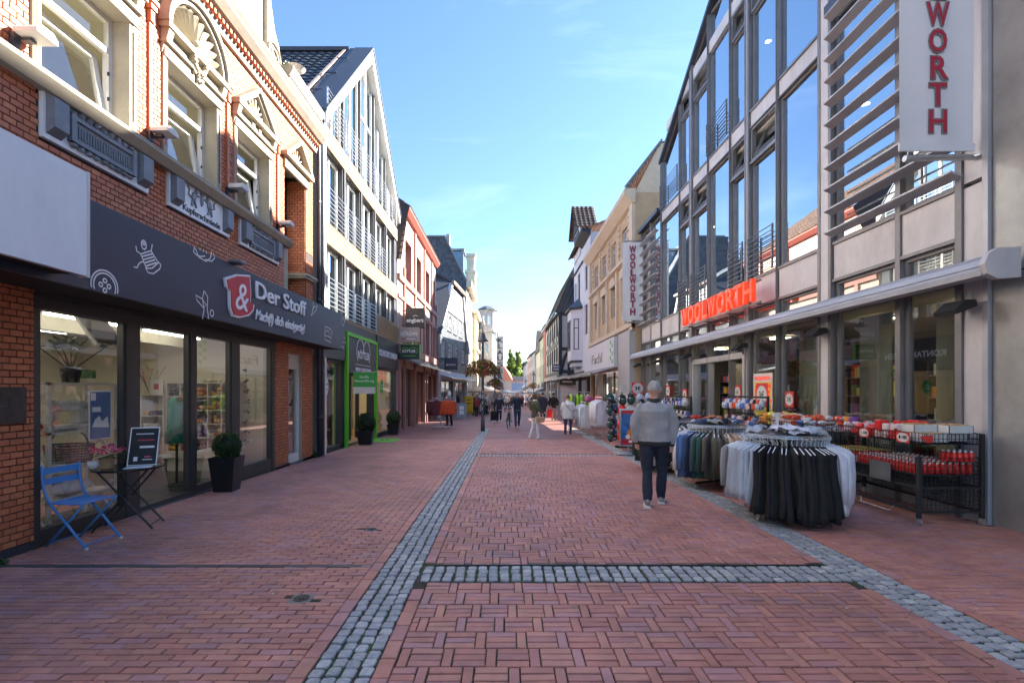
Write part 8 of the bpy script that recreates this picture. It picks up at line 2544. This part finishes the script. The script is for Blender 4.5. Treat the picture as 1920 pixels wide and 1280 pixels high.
def straight_rail(x,y0,y1,mats,label,glabel,h=1.42,style='long',n=12,along='y',sc=1.0):
 g=gz(y0)
 t=thing('clothes_rail',label,'clothes rack',(x,(y0+y1)/2,g))
 if along == 'y': P=lambda q,z: (x,y0+(y1 - y0)*q,g+z)
 else: P=lambda q,z: (x+(y1 - y0)*(q - .5),y0,g+z)
 m=MB(); m.tube([P(0,.08),P(0,h)],.016,8); m.build('post','steel',t)
 m=MB(); m.tube([P(1,.08),P(1,h)],.016,8); m.build('post','steel',t)
 m=MB(); m.tube([P(0,h),P(1,h)],.016,8); m.build('rail','steel',t)
 m=MB()
 for q in (0,1):
  p=P(q,.08); m.box(p[0] - .28,p[0]+.28,p[1] - .02,p[1]+.02,p[2] - .02,p[2]+.02) if along == 'y' else m.box(p[0] - .02,p[0]+.02,p[1] - .28,p[1]+.28,p[2] - .02,p[2]+.02)
 m.build('foot','steel',t)
 for k in range(n):
  p=P((k+.5)/n,h - .1)
  o=garment(p,(R.uniform(-.1,.1) if along == 'y' else PI/2+R.uniform(-.1,.1)),style,k % 5,mats[k % len(mats)] if n > 3 else mats[k],glabel,'garments on '+label)
  o.scale=(sc,R.uniform(.9,1.3),sc*1.15)
straight_rail(3.32,16.3,17.5,['c_lilac','c_white','c_lilac','c_white','c_skyb'],'rail of long pale shirts beyond the backpacks','long pale shirt on the rail beyond the backpacks',n=16,h=1.5)
straight_rail(3.15,18.6,19.9,['c_white','c_white','c_skyb','c_blue'],'farther rail of white and blue shirts','white or blue shirt on the farther rail',n=14,h=1.3)
straight_rail(3.5,22.6,23.6,['c_neon','cloth_grey','c_neon'],'rail of neon yellow work jackets','neon yellow work jacket on the far rail',style='jacket',n=6,h=1.75,along='x')
for i,x in enumerate((3.55,3.95)):
 m=MB(); m.blob((x,20.2,gz(20)+1.42),(.2,.16,.15),12,8,jit=.2,seed=i); m.build('pink_bag','goods5' if i == 0 else 'plastic_red',None,True,label=['pink bag on top of the farther shirt rail','red bag on top of the farther shirt rail'][i],cat='bag')
 m=MB();
# menswear rack, mannequin, boards on the left
mr_=thing('four_way_rack','steel four way clothes stand in front of the menswear shop','clothes rack',(-3.15,23.0,gz(23)))
lp('post','steel',lambda m: m.tube([(0,0,.08),(0,0,1.55)],.025,8),mr_)
lp('foot','steel',lambda m: (m.box(-.4,.4,-.02,.02,.05,.09),m.box(-.02,.02,-.4,.4,.05,.09)),mr_)
for k in range(4): lp('castor','black_matt',lambda m: m.tube([(.38*math.cos(k*PI/2) - .01,.38*math.sin(k*PI/2),.03),(.38*math.cos(k*PI/2)+.01,.38*math.sin(k*PI/2),.03)],.03,8),mr_)
for k in range(4): lp('arm','steel',lambda m: m.tube([(0,0,1.42),(.42*math.cos(k*PI/2+.3),.42*math.sin(k*PI/2+.3),1.48)],.01,6),mr_)
for k in range(6):
 garment((-3.55+k*.05,22.95 - .03*k,gz(23)+1.38),.25+R.uniform(-.1,.1),'shirt',k % 5,'c_burgundy','burgundy shirt on the four way stand','burgundy shirts on the four way stand')
for k in range(5):
 garment((-2.95+k*.07,22.9+.03*k,gz(23)+1.36),.2+R.uniform(-.1,.1),'jacket',k % 5,'c_orange','orange red padded jacket on the four way stand','orange jackets on the four way stand')
for k in range(4):
 garment((-3.1,23.2+k*.07,gz(23)+1.36),.1,'shirt',k,'cloth_grey','dark grey shirt on the four way stand','grey shirts on the four way stand')
ab=thing('pavement_board','blue grey A board with two white notices by the menswear shop','A board',(-3.1,33.5,gz(33.5)),.1)
lp('panel','zinc',lambda m: m.add([(-.34,0,0),(.34,0,0),(.34,.22,1.05),(-.34,.22,1.05),(-.34,.03,0),(.34,.03,0),(.34,.25,1.05),(-.34,.25,1.05)],[(0,1,2,3),(7,6,5,4),(0,3,7,4),(1,5,6,2),(3,2,6,7)]),ab)
lp('back_leg','zinc',lambda m: (m.bar((-.32,.24,1.04),(-.32,.55,0),.03),m.bar((.32,.24,1.04),(.32,.55,0),.03)),ab)
lp('notice','white_paint',lambda m: (m.add([(-.16,.118,.58),(.16,.118,.58),(.16,.175,.85),(-.16,.175,.85)],[(0,1,2,3)]),m.add([(-.16,.05,.25),(.16,.05,.25),(.16,.11,.53),(-.16,.11,.53)],[(0,1,2,3)])),ab)
yb=thing('yellow_container','bright yellow wheeled mail container beyond the A board','container',(-2.98,38.6,gz(38.6)))
M('post_yellow',(.72,.45,.01),rough=.4,var=.08)
lp('body','post_yellow',lambda m: (m.cbox(-.34,.34,-.3,.3,.16,1.45,.04),m.cbox(-.36,.36,-.32,.32,1.4,1.55,.04),m.cbox(-.30,.30,-.33,-.29,.3,.85,.02)),yb)
lp('slot','black_matt',lambda m: (m.box(-.2,.2,-.325,-.30,1.2,1.26),m.box(-.16,.16,-.336,-.33,.95,1.02)),yb)
for (x,y) in ((-.28,-.24),(.28,-.24),(-.28,.24),(.28,.24)): lp('wheel','black_matt',lambda m: m.tube([(x - .02,y,.07),(x+.02,y,.07)],.07,10),yb)
wb=thing('white_board_stand','pair of blank white notice boards by the lamp post','notice board',(-2.0,40.8,gz(40.8)))
for x in (-.28,.28): lp('board','white_paint',lambda m: m.cbox(x - .26,x+.26,-.03,.03,.25,1.7,.01),wb)
lp('foot','zinc_dark',lambda m: (m.box(-.58,.58,-.25,-.2,0,.25),m.box(-.58,.58,.2,.25,0,.08),m.box(-.58,-.5,-.25,.25,0,.08),m.box(.5,.58,-.25,.25,0,.08)),wb)
# ---------------------------------------------------------------- lamp posts with flower baskets
def lamp_post(x,y,label,n=1500):
 t=thing('lamp_post',label,'lamp post',(x,y,gz(y)),group='lamp posts down the middle of the street')
 lp('post','zinc_dark',lambda m: m.lathe([(.09,0),(.09,.5),(.075,.55),(.06,.6),(.055,3.7),(.05,4.1),(.03,4.2),(.03,4.45),(.012,4.62),(.001,4.65)],n=12),t,True)
 lp('sticker_patch','cloth_white',lambda m: [m.grid(lambda a,b: (.0585*math.cos(c+a*w),.0585*math.sin(c+a*w),z+b*h),3,1) for c,w,z,h in ((3.9,.9,1.2,.12),(4.4,.7,1.45,.16),(4.0,.8,.95,.1),(4.6,.6,1.7,.08))],t,kind='stuff')
 lp('lamp_shade','zinc_dark',lambda m: m.lathe([(.04,4.36),(.09,4.3),(.13,4.15),(.15,4.08),(.24,4.0),(.25,3.97),(.14,4.02),(.001,4.06)],n=18),t,True)
 lp('lamp_glass','white_paint',lambda m: m.lathe([(.10,4.03),(.11,3.97),(.06,3.9),(.001,3.89)],n=12),t,True)
 lp('basket_ring','zinc_dark',lambda m: (m.tube([(.45*math.cos(k*PI/12),.45*math.sin(k*PI/12),2.62) for k in range(24)],.012,6,closed=True),m.tube([(-.45,0,2.62),(.45,0,2.62)],.012,6),m.tube([(0,0,2.35),(.42,0,2.6)],.01,5),m.tube([(0,0,2.35),(-.42,0,2.6)],.01,5)),t)
 lp('planter_bowl','terracotta_pot',lambda m: (m.lathe([(.07,2.36),(.12,2.42),(.12,2.62)],n=12),m.lathe([(.18,2.50),(.34,2.6),(.42,2.7),(.001,2.7)],n=16)),t)
 lf,fw=MB(),MB()
 r=random.Random(int(y))
 for k in range(n):
  a=r.uniform(0,2*PI); q=math.sqrt(r.random())*.78
  hgt=.30*(1 - (q/.8) ** 2)
  p=Vector((math.cos(a)*q,math.sin(a)*q*.9,2.78+hgt*r.uniform(.2,1.25) - (.35*r.random() if q > .5 else 0)+r.gauss(0,.04)))
  d=Vector((r.gauss(0,1),r.gauss(0,1),r.gauss(.4,.7))).normalized(); u=d.orthogonal().normalized(); u.rotate(Matrix.Rotation(r.uniform(0,6.28),3,d)); s=r.uniform(.025,.055)
  tgt=fw if r.random() < .30 else lf
  s_=s*(1.0 if tgt is fw else 1.2)
  tgt.add([tuple(p - u*s_*.6),tuple(p+d*s_),tuple(p+u*s_*.6),tuple(p - d*s_*.5)],[(0,1,2,3)])
 lf.build('leaf','leaf_basket',t,local=True,kind='stuff')
 fw.build('flower','flower_red',t,local=True,kind='stuff')
lamp_post(-1.01,21.0,'nearest lamp post with a big basket of red flowers',2600)
lamp_post(-.97,43.0,'second lamp post with a basket of orange red flowers',1500)
lamp_post(-.9,66.0,'third lamp post down the street',700)
lamp_post(3.3,56.0,'lamp post with flowers on the right half of the street',900)
lamp_post(3.4,80.0,'farthest lamp post on the right half of the street',600)
# café parasols far left, market
def parasol(x,y,r,h,mat,label):
 t=thing('parasol',label,'parasol',(x,y,gz(y)),group='market parasols')
 lp('pole','zinc',lambda m: m.tube([(0,0,0),(0,0,h)],.03,7),t)
 lp('canopy',mat,lambda m: (m.add([(r*math.cos(k*PI/4),r*math.sin(k*PI/4),h - .55) for k in range(8)]+[(0,0,h)],[(k,(k+1) % 8,8) for k in range(8)]),m.add([(r*math.cos(k*PI/4),r*math.sin(k*PI/4),h - .55 - q*.15) for q in (0,1) for k in range(8)],[(k,(k+1) % 8,8+(k+1) % 8,8+k) for k in range(8)])),t)
parasol(-2.6,47.5,1.4,2.6,'c_peach','cream parasol by the slate house')
parasol(-2.4,53,1.5,2.7,'cloth_white','white parasol beyond the cream one')
parasol(-1.9,60,1.5,2.7,'c_peach','pale parasol before the white corner house')
parasol(-1.2,74,1.6,2.7,'cloth_white','white parasol below the vertical lettering')
parasol(.4,92,1.7,2.8,'cloth_white','white parasol in the far market')
parasol(2.6,104,1.7,2.8,'cloth_white','second white parasol in the far market')
parasol(5.0,118,1.8,2.8,'cloth_white','farthest white parasol in the market')
# ---------------------------------------------------------------- people
import numpy as np
def body_mesh(comps,voxel,mats,seed=0,fold=.006):
 """comps: list of (path, radii, flat, material, sides); fused into one skin, painted by the nearest limb"""
 mb=MB()
 for path,rad,flat,mi in comps:
  P_=[Vector(p) for p in path]
  if flat is None:
   mb.tube(P_,rad,12)
   for p,r in ((P_[0],rad[0]),(P_[-1],rad[-1])): mb.blob(tuple(p),r,12,8)
  else:      # stacked ellipses: flat=depth/width
   n=18; vs,fs=[],[]
   for p,r in zip(P_,rad):
    for k in range(n):
     a=2*PI*k/n
     vs.append((p.x+math.cos(a)*r,p.y+math.sin(a)*r*flat,p.z))
   for i in range(len(P_) - 1):
    for k in range(n): fs.append((i*n+k,i*n+(k+1) % n,(i+1)*n+(k+1) % n,(i+1)*n+k))
   fs.append(tuple(range(n - 1,-1,-1))); fs.append(tuple(range((len(P_) - 1)*n,len(P_)*n)))
   mb.add(vs,fs)
 me=bpy.data.meshes.new('body'); me.from_pydata(mb.v,[],mb.f); me.update()
 o=bpy.data.objects.new('tmp',me); COL.objects.link(o)
 md=o.modifiers.new('r','REMESH'); md.mode='VOXEL'; md.voxel_size=voxel
 ms=o.modifiers.new('s','SMOOTH'); ms.iterations=2 if voxel < .011 else 1; ms.factor=.5
 hidden=[]
 dg=bpy.context.evaluated_depsgraph_get()
 out=bpy.data.meshes.new_from_object(o.evaluated_get(dg)); bpy.data.objects.remove(o)
 nV,nF=len(out.vertices),len(out.polygons)
 co=np.empty(nV*3); out.vertices.foreach_get('co',co); co=co.reshape(-1,3)
 fc=np.empty(nF*3); out.polygons.foreach_get('center',fc); fc=fc.reshape(-1,3)
 def nearest(X):
  best=np.full(len(X),1e9); mi_=np.zeros(len(X),int)
  for path,rad,flat,mi in comps:
   for i in range(len(path) - 1):
    a,b=np.array(path[i]),np.array(path[i+1]); d=b - a; L2=max(1e-9,d @ d)
    t=np.clip(((X - a) @ d)/L2,0,1)
    q=X - (a+t[:,None]*d); r=rad[i]+(rad[i+1] - rad[i])*t
    if flat is not None: q=q.copy(); q[:,1] /= flat
    s=np.linalg.norm(q,axis=1) - r
    if flat is not None:
     hz_=np.maximum(np.maximum(min(a[2],b[2]) - X[:,2],X[:,2] - max(a[2],b[2])),0)
     s=np.maximum(np.linalg.norm(q[:,:2],axis=1) - r,0)+hz_ - .004*(hz_ == 0)
    w=s < best; best[w]=s[w]; mi_[w]=mi
  return mi_
 fm=nearest(fc); vm=nearest(co)
 # folds in the cloth
 nr=np.empty(nV*3); out.vertices.foreach_get('normal',nr); nr=nr.reshape(-1,3)
 for i in range(nV):
  if vm[i] in FOLD:
   p=co[i]
   f=noise.noise(Vector((p[0]*9+seed,p[1]*9,p[2]*5)))+.6*noise.noise(Vector((p[0]*19,p[1]*19+seed,p[2]*12)))
   co[i] += nr[i]*f*fold
 out.vertices.foreach_set('co',co.ravel())
 for m in mats: out.materials.append(MAT[m])
 out.polygons.foreach_set('material_index',fm.astype(np.int32)); out.polygons.foreach_set('use_smooth',[True]*nF)
 out.update()
 return out
FOLD=(1,2)
def hand(wrist,d,side,curl,s=1.0):
 """palm and five bent fingers as limbs rooted in the palm; d = direction of the forearm"""
 w=Vector(wrist); d=Vector(d).normalized(); f=Vector((0,1,0)); f=(f - d*f.dot(d)).normalized(); n=d.cross(f)*side
 out=[([w,w+d*.045*s,w+d*.085*s],[.024*s,.034*s,.033*s],None,0)]
 for k,(L_,o) in enumerate(((.07,.026),(.08,.009),(.075,-.009),(.06,-.026))):
  b=w+d*.085*s+f*o*s; q=n*-1
  p1=b+(d*.8+q*curl*.5)*L_*.5*s; p2=p1+(d*(.8 - curl)+q*(.4+curl*.6))*L_*.5*s
  out.append(([b,p1,p2],[.0095*s,.0088*s,.007*s],None,0))
 b=w+d*.03*s+f*.03*s
 out.append(([b,b+(d*.6+f*.6)*.035*s,b+(d*.95+f*.35)*.07*s],[.012*s,.0105*s,.008*s],None,0))
 return [([tuple(x) for x in p],r,fl,m) for p,r,fl,m in out]
def figure(label,loc,rotz,H=1.75,mats=('skin','c_greyc','jeans','shoe_grey','knit_dark'),stride=.2,armL=(.06,-.02),armR=(.06,.02),hair=('hair_brown','short'),bulk=1.0,coat=.86,voxel=.018,loose=1.0,lean=0.0,elbowL=.12,elbowR=.12,sleeve=True,seed=0,face=True,fingers=None,name='person',trouser=1.0,headturn=0.0,fold=.008):
 s=H/1.75; b=bulk
 hz,kz=.90,.48
 C=[]
 fy=stride
 # legs: right (x>0) steps forward (+y), left back
 for sx,dy in ((1,fy),(-1,-fy)):
  hip=(sx*.09*b,0,hz); knee=(sx*.095*b,dy*.5+.03,kz); ank=(sx*.095,dy - (.03 if dy < 0 else 0),.10+(.03 if dy < -.1 else 0))
  C.append(([hip,((hip[0]+knee[0])/2,(hip[1]+knee[1])/2+.01,.70),knee,((knee[0]+ank[0])/2,(knee[1]+ank[1])/2 - .01,.29),ank],[.098*b,.088*b*trouser,.066*trouser,.062*trouser,.056*trouser],None,2))
  C.append(([(ank[0],ank[1] - .05,ank[2] - .052),(ank[0]*1.05,ank[1]+.06,ank[2] - .055),(ank[0]*1.1,ank[1]+.16,ank[2] - .066)],[.042,.043,.032],None,3))
 C.append(([(0,0,.82),(0,0,.93),(0,0,1.02)],[.15*b,.165*b,.15*b],.72,2))
 # torso / jacket
 z0=coat
 tor=[(z0,.175),(z0+.06,.182),(1.05,.172),(1.2,.182),(1.33,.198),(1.40,.185),(1.44,.135),(1.465,.088)]
 C.append(([(0,lean*(z - .9) - (.012 if z > 1.2 else 0),z) for z,r in tor],[r*b*loose if z < 1.4 else r*(1+(b - 1)*.5) for z,r in tor],.66,1))
 C.append(([(0,lean*(z0 - .9),z0 - .05),(0,lean*(z0 - .9),z0+.004)],[.172*b*loose,.18*b*loose],.68,4))
 C.append(([(0,lean*.55 - .005,1.452),(0,lean*.6 - .008,1.505)],[.088,.070],.95,4))
 # arms
 for sx,(ax,ay),eb in ((-1,armL,elbowL),(1,armR,elbowR)):
  sh=Vector((sx*.175*(1+(b - 1)*.6),lean*.5 - .01,1.372)); el=Vector((sx*(.235+ax),lean*.3+ay,1.12)); wr=Vector((sx*(.225+ax*.6),lean*.2+ay+eb,.875+eb*.8))
  C.append(([tuple(sh),tuple((sh+el)/2+Vector((sx*.012,0,.01))),tuple(el),tuple((el+wr)/2),tuple(wr)],[.074,.066*loose,.058*loose,.053*loose,.045*loose],None,1))
  d=(wr - el).normalized()
  C.append(([tuple(wr - d*.01),tuple(wr+d*.03)],[.043*loose,.038*loose],None,4))
  fing=fingers if fingers is not None else voxel < .012
  if fing: C += hand(tuple(wr+d*.035),tuple(d),sx,.55)
  else: C.append(([tuple(wr+d*.02),tuple(wr+d*.10),tuple(wr+d*.15)],[.028,.036,.024],None,0))
 # neck, head, ears, nose
 hc=Vector((0,lean*.7+.015,1.635))
 C.append(([(0,lean*.6,1.47),(0,lean*.65+.005,1.57)],[.058,.057],None,0))
 C.append(([tuple(hc+Vector((0,.0,z))) for z in (-.115,-.09,-.05,0,.04,.08,.105,.115)],[.03,.055,.070,.076,.077,.066,.042,.015],1.22,0))
 ct,st=math.cos(headturn),math.sin(headturn)
 def HT(x,y,z): return tuple(hc+Vector((x*ct - y*st,x*st+y*ct,z)))
 for sx in (-1,1): C.append(([HT(sx*.082,-.012,-.032),HT(sx*.09,-.02,.022)],[.014,.017],None,0))
 C.append(([HT(0,.088,.015),HT(0,.108,-.025)],[.010,.014],None,0))
 C.append(([HT(-.02,.078,-.065),HT(.02,.078,-.065)],[.010,.010],None,0))
 C=[([tuple(Vector(p)*s) for p in path],[r*s for r in rad],fl,m) for path,rad,fl,m in C]
 me=body_mesh(C,voxel,mats,seed,fold)
 o=link(name,me,label=label,cat='person')
 o.location=loc; o.rotation_euler=(0,0,rotz)
 hm,hs=hair
 m=MB()
 top=hc*s
 def cap(a,q):
  th=2*PI*a; ph=PI*q*(.56 if hs == 'short' else .80)
  r=Vector((math.sin(ph)*math.cos(th),math.sin(ph)*math.sin(th),math.cos(ph)))
  front=max(0,r.x*-st+r.y*ct)
  k=1.0+.05*noise.noise(r*5+Vector((seed,0,0)))
  if front > .35 and r.z < .55: k=.86
  return (top.x+r.x*.090*k*s,top.y+(r.y*.108*k - .008)*s,top.z+(r.z*.124*k+.008)*s - (.06*s*(q ** 3) if hs == 'long' and front < .3 else 0))
 m.grid(cap,22,12,closeu=True)
 m.build('hair',hm,o,True,local=True)
 if face:
  for sx in (-1,1):
   m=MB(); m.blob(tuple(Vector(HT(sx*.031,.083,.012))*s),.011*s,8,6); m.build('eye','letter_black',o,True,local=True)
 return o
def addpart(o,name,mat,fn,smooth=True):
 m=MB(); fn(m); return m.build(name,mat,o,smooth,local=True)
mx_,my_=2.13,6.8
man=figure('older man in a light grey jacket and dark jeans seen from behind',(mx_,my_,gz(my_)),-.28,1.76,('skin','jacket_grey','jeans','shoe_grey','knit_dark'),stride=.15,hair=('hair_grey','short'),bulk=1.06,coat=.90,voxel=.0085,loose=1.16,lean=-.03,armL=(.035,-.02),armR=(.03,.05),elbowL=.05,elbowR=.02,seed=3,trouser=1.12,fold=.013)
addpart(man,'shoe_sole','sole_white',lambda m: [m.prism([(sx*.1 - .045,dy - .10),(sx*.1+.045,dy - .10),(sx*.105+.048,dy+.1),(sx*.11+.02,dy+.2),(sx*.11 - .02,dy+.2),(sx*.105 - .048,dy+.1)],.002,.026,'uv') for sx,dy in ((1,.15),(-1,-.18))],False)
addpart(man,'jacket_seam','knit_dark',lambda m: m.tube([(.2*math.cos(PI+PI*k/14)*.95,-.135+.035*abs(math.cos(PI*k/14)) ** 2 - .004,1.345) for k in range(2,13)],.0022,4),False)
w1=ground_at(1003,823)
p=figure('woman in an olive jacket carrying a beige handbag, walking to the right',w1,-1.15,1.66,('skin','cloth_olive','c_white','sole_white','c_white'),stride=.11,hair=('hair_brown','long'),bulk=.92,coat=.80,loose=1.1,elbowL=.25,elbowR=.2,seed=5,headturn=.5)
addpart(p,'handbag','c_peach',lambda m: (m.cbox(.24,.34,-.12,.22,.62,.82,.02),m.tube([(.27,-.08,.8),(.26,.0,1.0),(.2,.03,1.36),(.26,.1,1.0),(.27,.18,.8)],.008,5)),False)
w2=ground_at(1065,814)
p=figure('woman in a white blouse and dark jeans looking at the shirt rails',w2,-.35,1.60,('skin','cloth_white','jeans_blue','letter_black','cloth_white'),stride=.08,hair=('hair_red','short'),bulk=1.22,coat=.74,loose=1.12,elbowL=.2,elbowR=.3,seed=6)
addpart(p,'bag_strap','letter_black',lambda m: m.tube([(-.16,-.02,1.34),(-.09,-.155,1.25),(.05,-.175,1.08),(.19,-.10,.92)],.012,5),False)
w3=ground_at(970,800)
p=figure('grey haired man in a navy vest pushing a bicycle towards the camera',w3,PI+.1,1.76,('skin','cloth_navy','jeans_blue','letter_black','cloth_grey'),stride=.16,hair=('hair_grey','short'),bulk=1.05,elbowL=.3,elbowR=.3,seed=7)
w4=ground_at(936,791)
p=figure('dark jacketed woman pulling a black shopping trolley',w4,PI+.15,1.64,('skin','cloth_navy','jeans','sole_white','c_skyb'),stride=.12,hair=('hair_dark','long'),bulk=1.0,coat=.8,seed=8)
tr=thing('shopping_trolley','black two wheeled shopping trolley beside the dark jacketed woman','trolley',(w4[0] - .32,w4[1] - .2,w4[2]))
lp('bag','cloth_black',lambda m: m.cbox(-.19,.19,-.13,.13,.12,.68,.04),tr)
lp('handle','steel',lambda m: m.tube([(-.12,.14,.1),(-.12,.2,.98),(.12,.2,.98),(.12,.14,.1)],.01,6),tr)
for sx in (-1,1): lp('wheel','black_matt',lambda m: m.tube([(sx*.18 - .015,.1,.09),(sx*.18+.015,.1,.09)],.09,12),tr)
w5=ground_at(1018,789)
p=figure('man in a dark blue coat walking away with a red bag',w5,.05,1.76,('skin','cloth_navy','jeans','letter_black','cloth_navy'),stride=.15,hair=('hair_dark','short'),bulk=1.12,coat=.74,loose=1.1,seed=9)
rb=thing('red_bag','bright red shopping bag carried by the man in the dark coat','bag',(w5[0]+.42,w5[1],w5[2]+.1))
lp('body','plastic_red',lambda m: m.cbox(-.17,.17,-.06,.06,.12,.62,.03),rb)
lp('handle','plastic_red',lambda m: m.tube([(-.07,0,.6),(-.05,0,.76),(.05,0,.76),(.07,0,.6)],.012,5),rb)
w6=ground_at(1038,788)
p=figure('man in black with a backpack walking away up the street',w6,-.05,1.76,('skin','cloth_black','c_greyc','letter_black','cloth_black'),stride=.17,hair=('hair_dark','short'),bulk=1.05,seed=10)
addpart(p,'backpack','cloth_black',lambda m: m.blob((0,-.19,1.22),(.16,.10,.24),12,9))
# mannequin outside the menswear shop
mn=figure('mannequin in a grey sweater and black trousers outside the menswear shop',(-2.95,24.9,gz(24.9)),PI - .5,1.8,('white_sheet','cloth_grey','cloth_black','letter_black','cloth_grey'),stride=.05,hair=('white_sheet','short'),seed=12,face=False,name='mannequin')
mn['category']='mannequin'
mw=figure('mannequin in a floral shirt inside the menswear window',FL((22.9,-.8,gz(23))),PI+1.2,1.8,('white_sheet','p_leopard','cloth_black','letter_black','p_leopard'),stride=.03,hair=('white_sheet','short'),seed=13,face=False,name='mannequin')
mw['category']='mannequin'
# bicycle pushed by the man
bk=thing('bicycle','dark bicycle pushed towards the camera by the man in the vest','bicycle',(w3[0] - .42,w3[1] - .15,w3[2]),-PI/2 - .12)
def wheel(x):
 w=lp('wheel','black_matt',lambda m: m.tube([(x+.34*math.cos(k*PI/14),0,.35+.34*math.sin(k*PI/14)) for k in range(28)],.022,6,closed=True),bk,True)
 m=MB(); m.tube([(x+.315*math.cos(k*PI/14),0,.35+.315*math.sin(k*PI/14)) for k in range(28)],.010,5,closed=True); m.build('rim','steel',w)
 m=MB(); [m.tube([(x,.02*(-1) ** k,.35),(x+.31*math.cos(k*PI/8),0,.35+.31*math.sin(k*PI/8))],.0018,3) for k in range(16)]; m.build('spokes','steel',w,kind='stuff')
wheel(-.53); wheel(.55)
lp('frame','letter_black',lambda m: (m.tube([(.36,0,.86),(.02,0,.32)],.019,7),m.tube([(-.16,0,.84),(.02,0,.32)],.016,7),m.tube([(-.14,0,.74),(.38,0,.78)],.016,7),m.tube([(.02,0,.32),(-.53,0,.35)],.010,6),m.tube([(-.15,0,.76),(-.53,0,.35)],.009,6),m.tube([(.33,0,.96),(.42,0,.6),(.55,0,.35)],.014,7)),bk,True)
lp('handlebar','steel',lambda m: (m.tube([(.22,-.29,1.05),(.33,-.18,1.04),(.34,0,1.0),(.33,.18,1.04),(.22,.29,1.05)],.012,7),m.tube([(.33,0,.95),(.34,0,1.01)],.014,7)),bk,True)
lp('saddle','black_matt',lambda m: (m.blob((-.18,0,.93),(.13,.08,.035),10,6),m.tube([(-.16,0,.84),(-.17,0,.92)],.012,6)),bk,True)
lp('mudguard','zinc_dark',lambda m: m.tube([(.55+.38*math.cos(PI*(.15+k*.07)),0,.35+.38*math.sin(PI*(.15+k*.07))) for k in range(9)],.016,5),bk)
lp('headlamp','steel',lambda m: m.tube([(.44,0,.80),(.50,0,.80)],.04,10),bk)
lp('basket','zinc_dark',lambda m: wire(m,.40,.66,-.16,-.16,.78,1.0,'x') or wire(m,.40,.66,.16,.16,.78,1.0,'x') or wire(m,.66,.66,-.16,.16,.78,1.0,'y') or wire(m,.4,.66,-.16,.16,.78,0,'z'),bk)
lp('pedal','black_matt',lambda m: (m.tube([(.02,-.12,.32),(.02,.12,.32)],.012,6),m.box(-.03,.08,.1,.18,.30,.33),m.box(-.03,.08,-.18,-.1,.31,.34)),bk)
# people farther down the street: three figures built once, then copied
CR=[(.5,.5,.5),(.03,.04,.09),(.3,.05,.05),(.6,.58,.52),(.06,.06,.06),(.12,.2,.35),(.45,.3,.2),(.08,.1,.06)]
M('crowd_top',CR[0],rough=.8,var=.1,rcols=CR); M('crowd_leg',(.05,.06,.1),rough=.8,var=.1,rcols=[(.03,.04,.08),(.02,.02,.02),(.25,.22,.18),(.06,.09,.16)])
protos=[figure('passer-by far down the street',(0,60,gz(60)),q*2.0,1.7,('skin','crowd_top','crowd_leg','letter_black','crowd_top'),stride=.1+.04*q,hair=(['hair_brown','hair_dark','hair_grey'][q],'short'),voxel=.032,seed=20+q,face=False) for q in range(3)]
rc=random.Random(9)
for k in range(64):
 y=36+78*(k/64) ** 1.1; x=rc.uniform(-1.6,4.3) if y > 52 else rc.choice([rc.uniform(-2.8,-1.5),rc.uniform(-2.6,-.4)])
 c=protos[k % 3] if k < 3 else copy_tree(protos[k % 3],(0,0,0))
 c.location=(x,y,gz(y)); c.rotation_euler=(0,0,rc.choice([0,PI])+rc.uniform(-.5,.5)); f=rc.uniform(.92,1.06); c.scale=(f,f,f)
 c['group']='passers-by far down the street'
 c['label']='passer-by far down the street, among the '+('cafe tables' if y < 52 else 'crowd near the white corner house' if y < 75 else 'farthest crowd')
# ---------------------------------------------------------------- pieces that lie apart become parts of their own
SPLIT={'plaque_bracket','window_jamb','terracotta_strip','shop_pier','upright','pilaster','plinth','barge_board','dormer','gable_post','pilaster_strip','notice','print_band','string_course','window_arch','printed_line','red_line','print_shape','print_pale','edge_panel','shoe_sole','tray_support','side_wall','panel_screen','floor_slab','slot','stretcher','foot'}
for o in [x for x in COL.objects if x.type == 'MESH' and x.name.split('.')[0] in SPLIT]:
 me=o.data
 par=list(range(len(me.vertices)))
 def find(i):
  while par[i] != i:
   par[i]=par[par[i]]; i=par[i]
  return i
 for p in me.polygons:
  v=p.vertices
  for k in range(1,len(v)): par[find(v[k])]=find(v[0])
 isl={}
 for p in me.polygons: isl.setdefault(find(p.vertices[0]),[]).append(p)
 if len(isl) < 2: continue
 base=o.name.split('.')[0]
 for k,ps in enumerate(isl.values()):
  idx={}
  for p in ps:
   for v in p.vertices: idx.setdefault(v,len(idx))
  nm=bpy.data.meshes.new(base)
  nm.from_pydata([tuple(me.vertices[v].co) for v in idx],[],[[idx[v] for v in p.vertices] for p in ps])
  for m in me.materials: nm.materials.append(m)
  nm.polygons.foreach_set('material_index',[p.material_index for p in ps])
  nm.update()
  if k == 0: first=nm
  else:
   c=o.copy(); c.data=nm; COL.objects.link(c)
 o.data=first
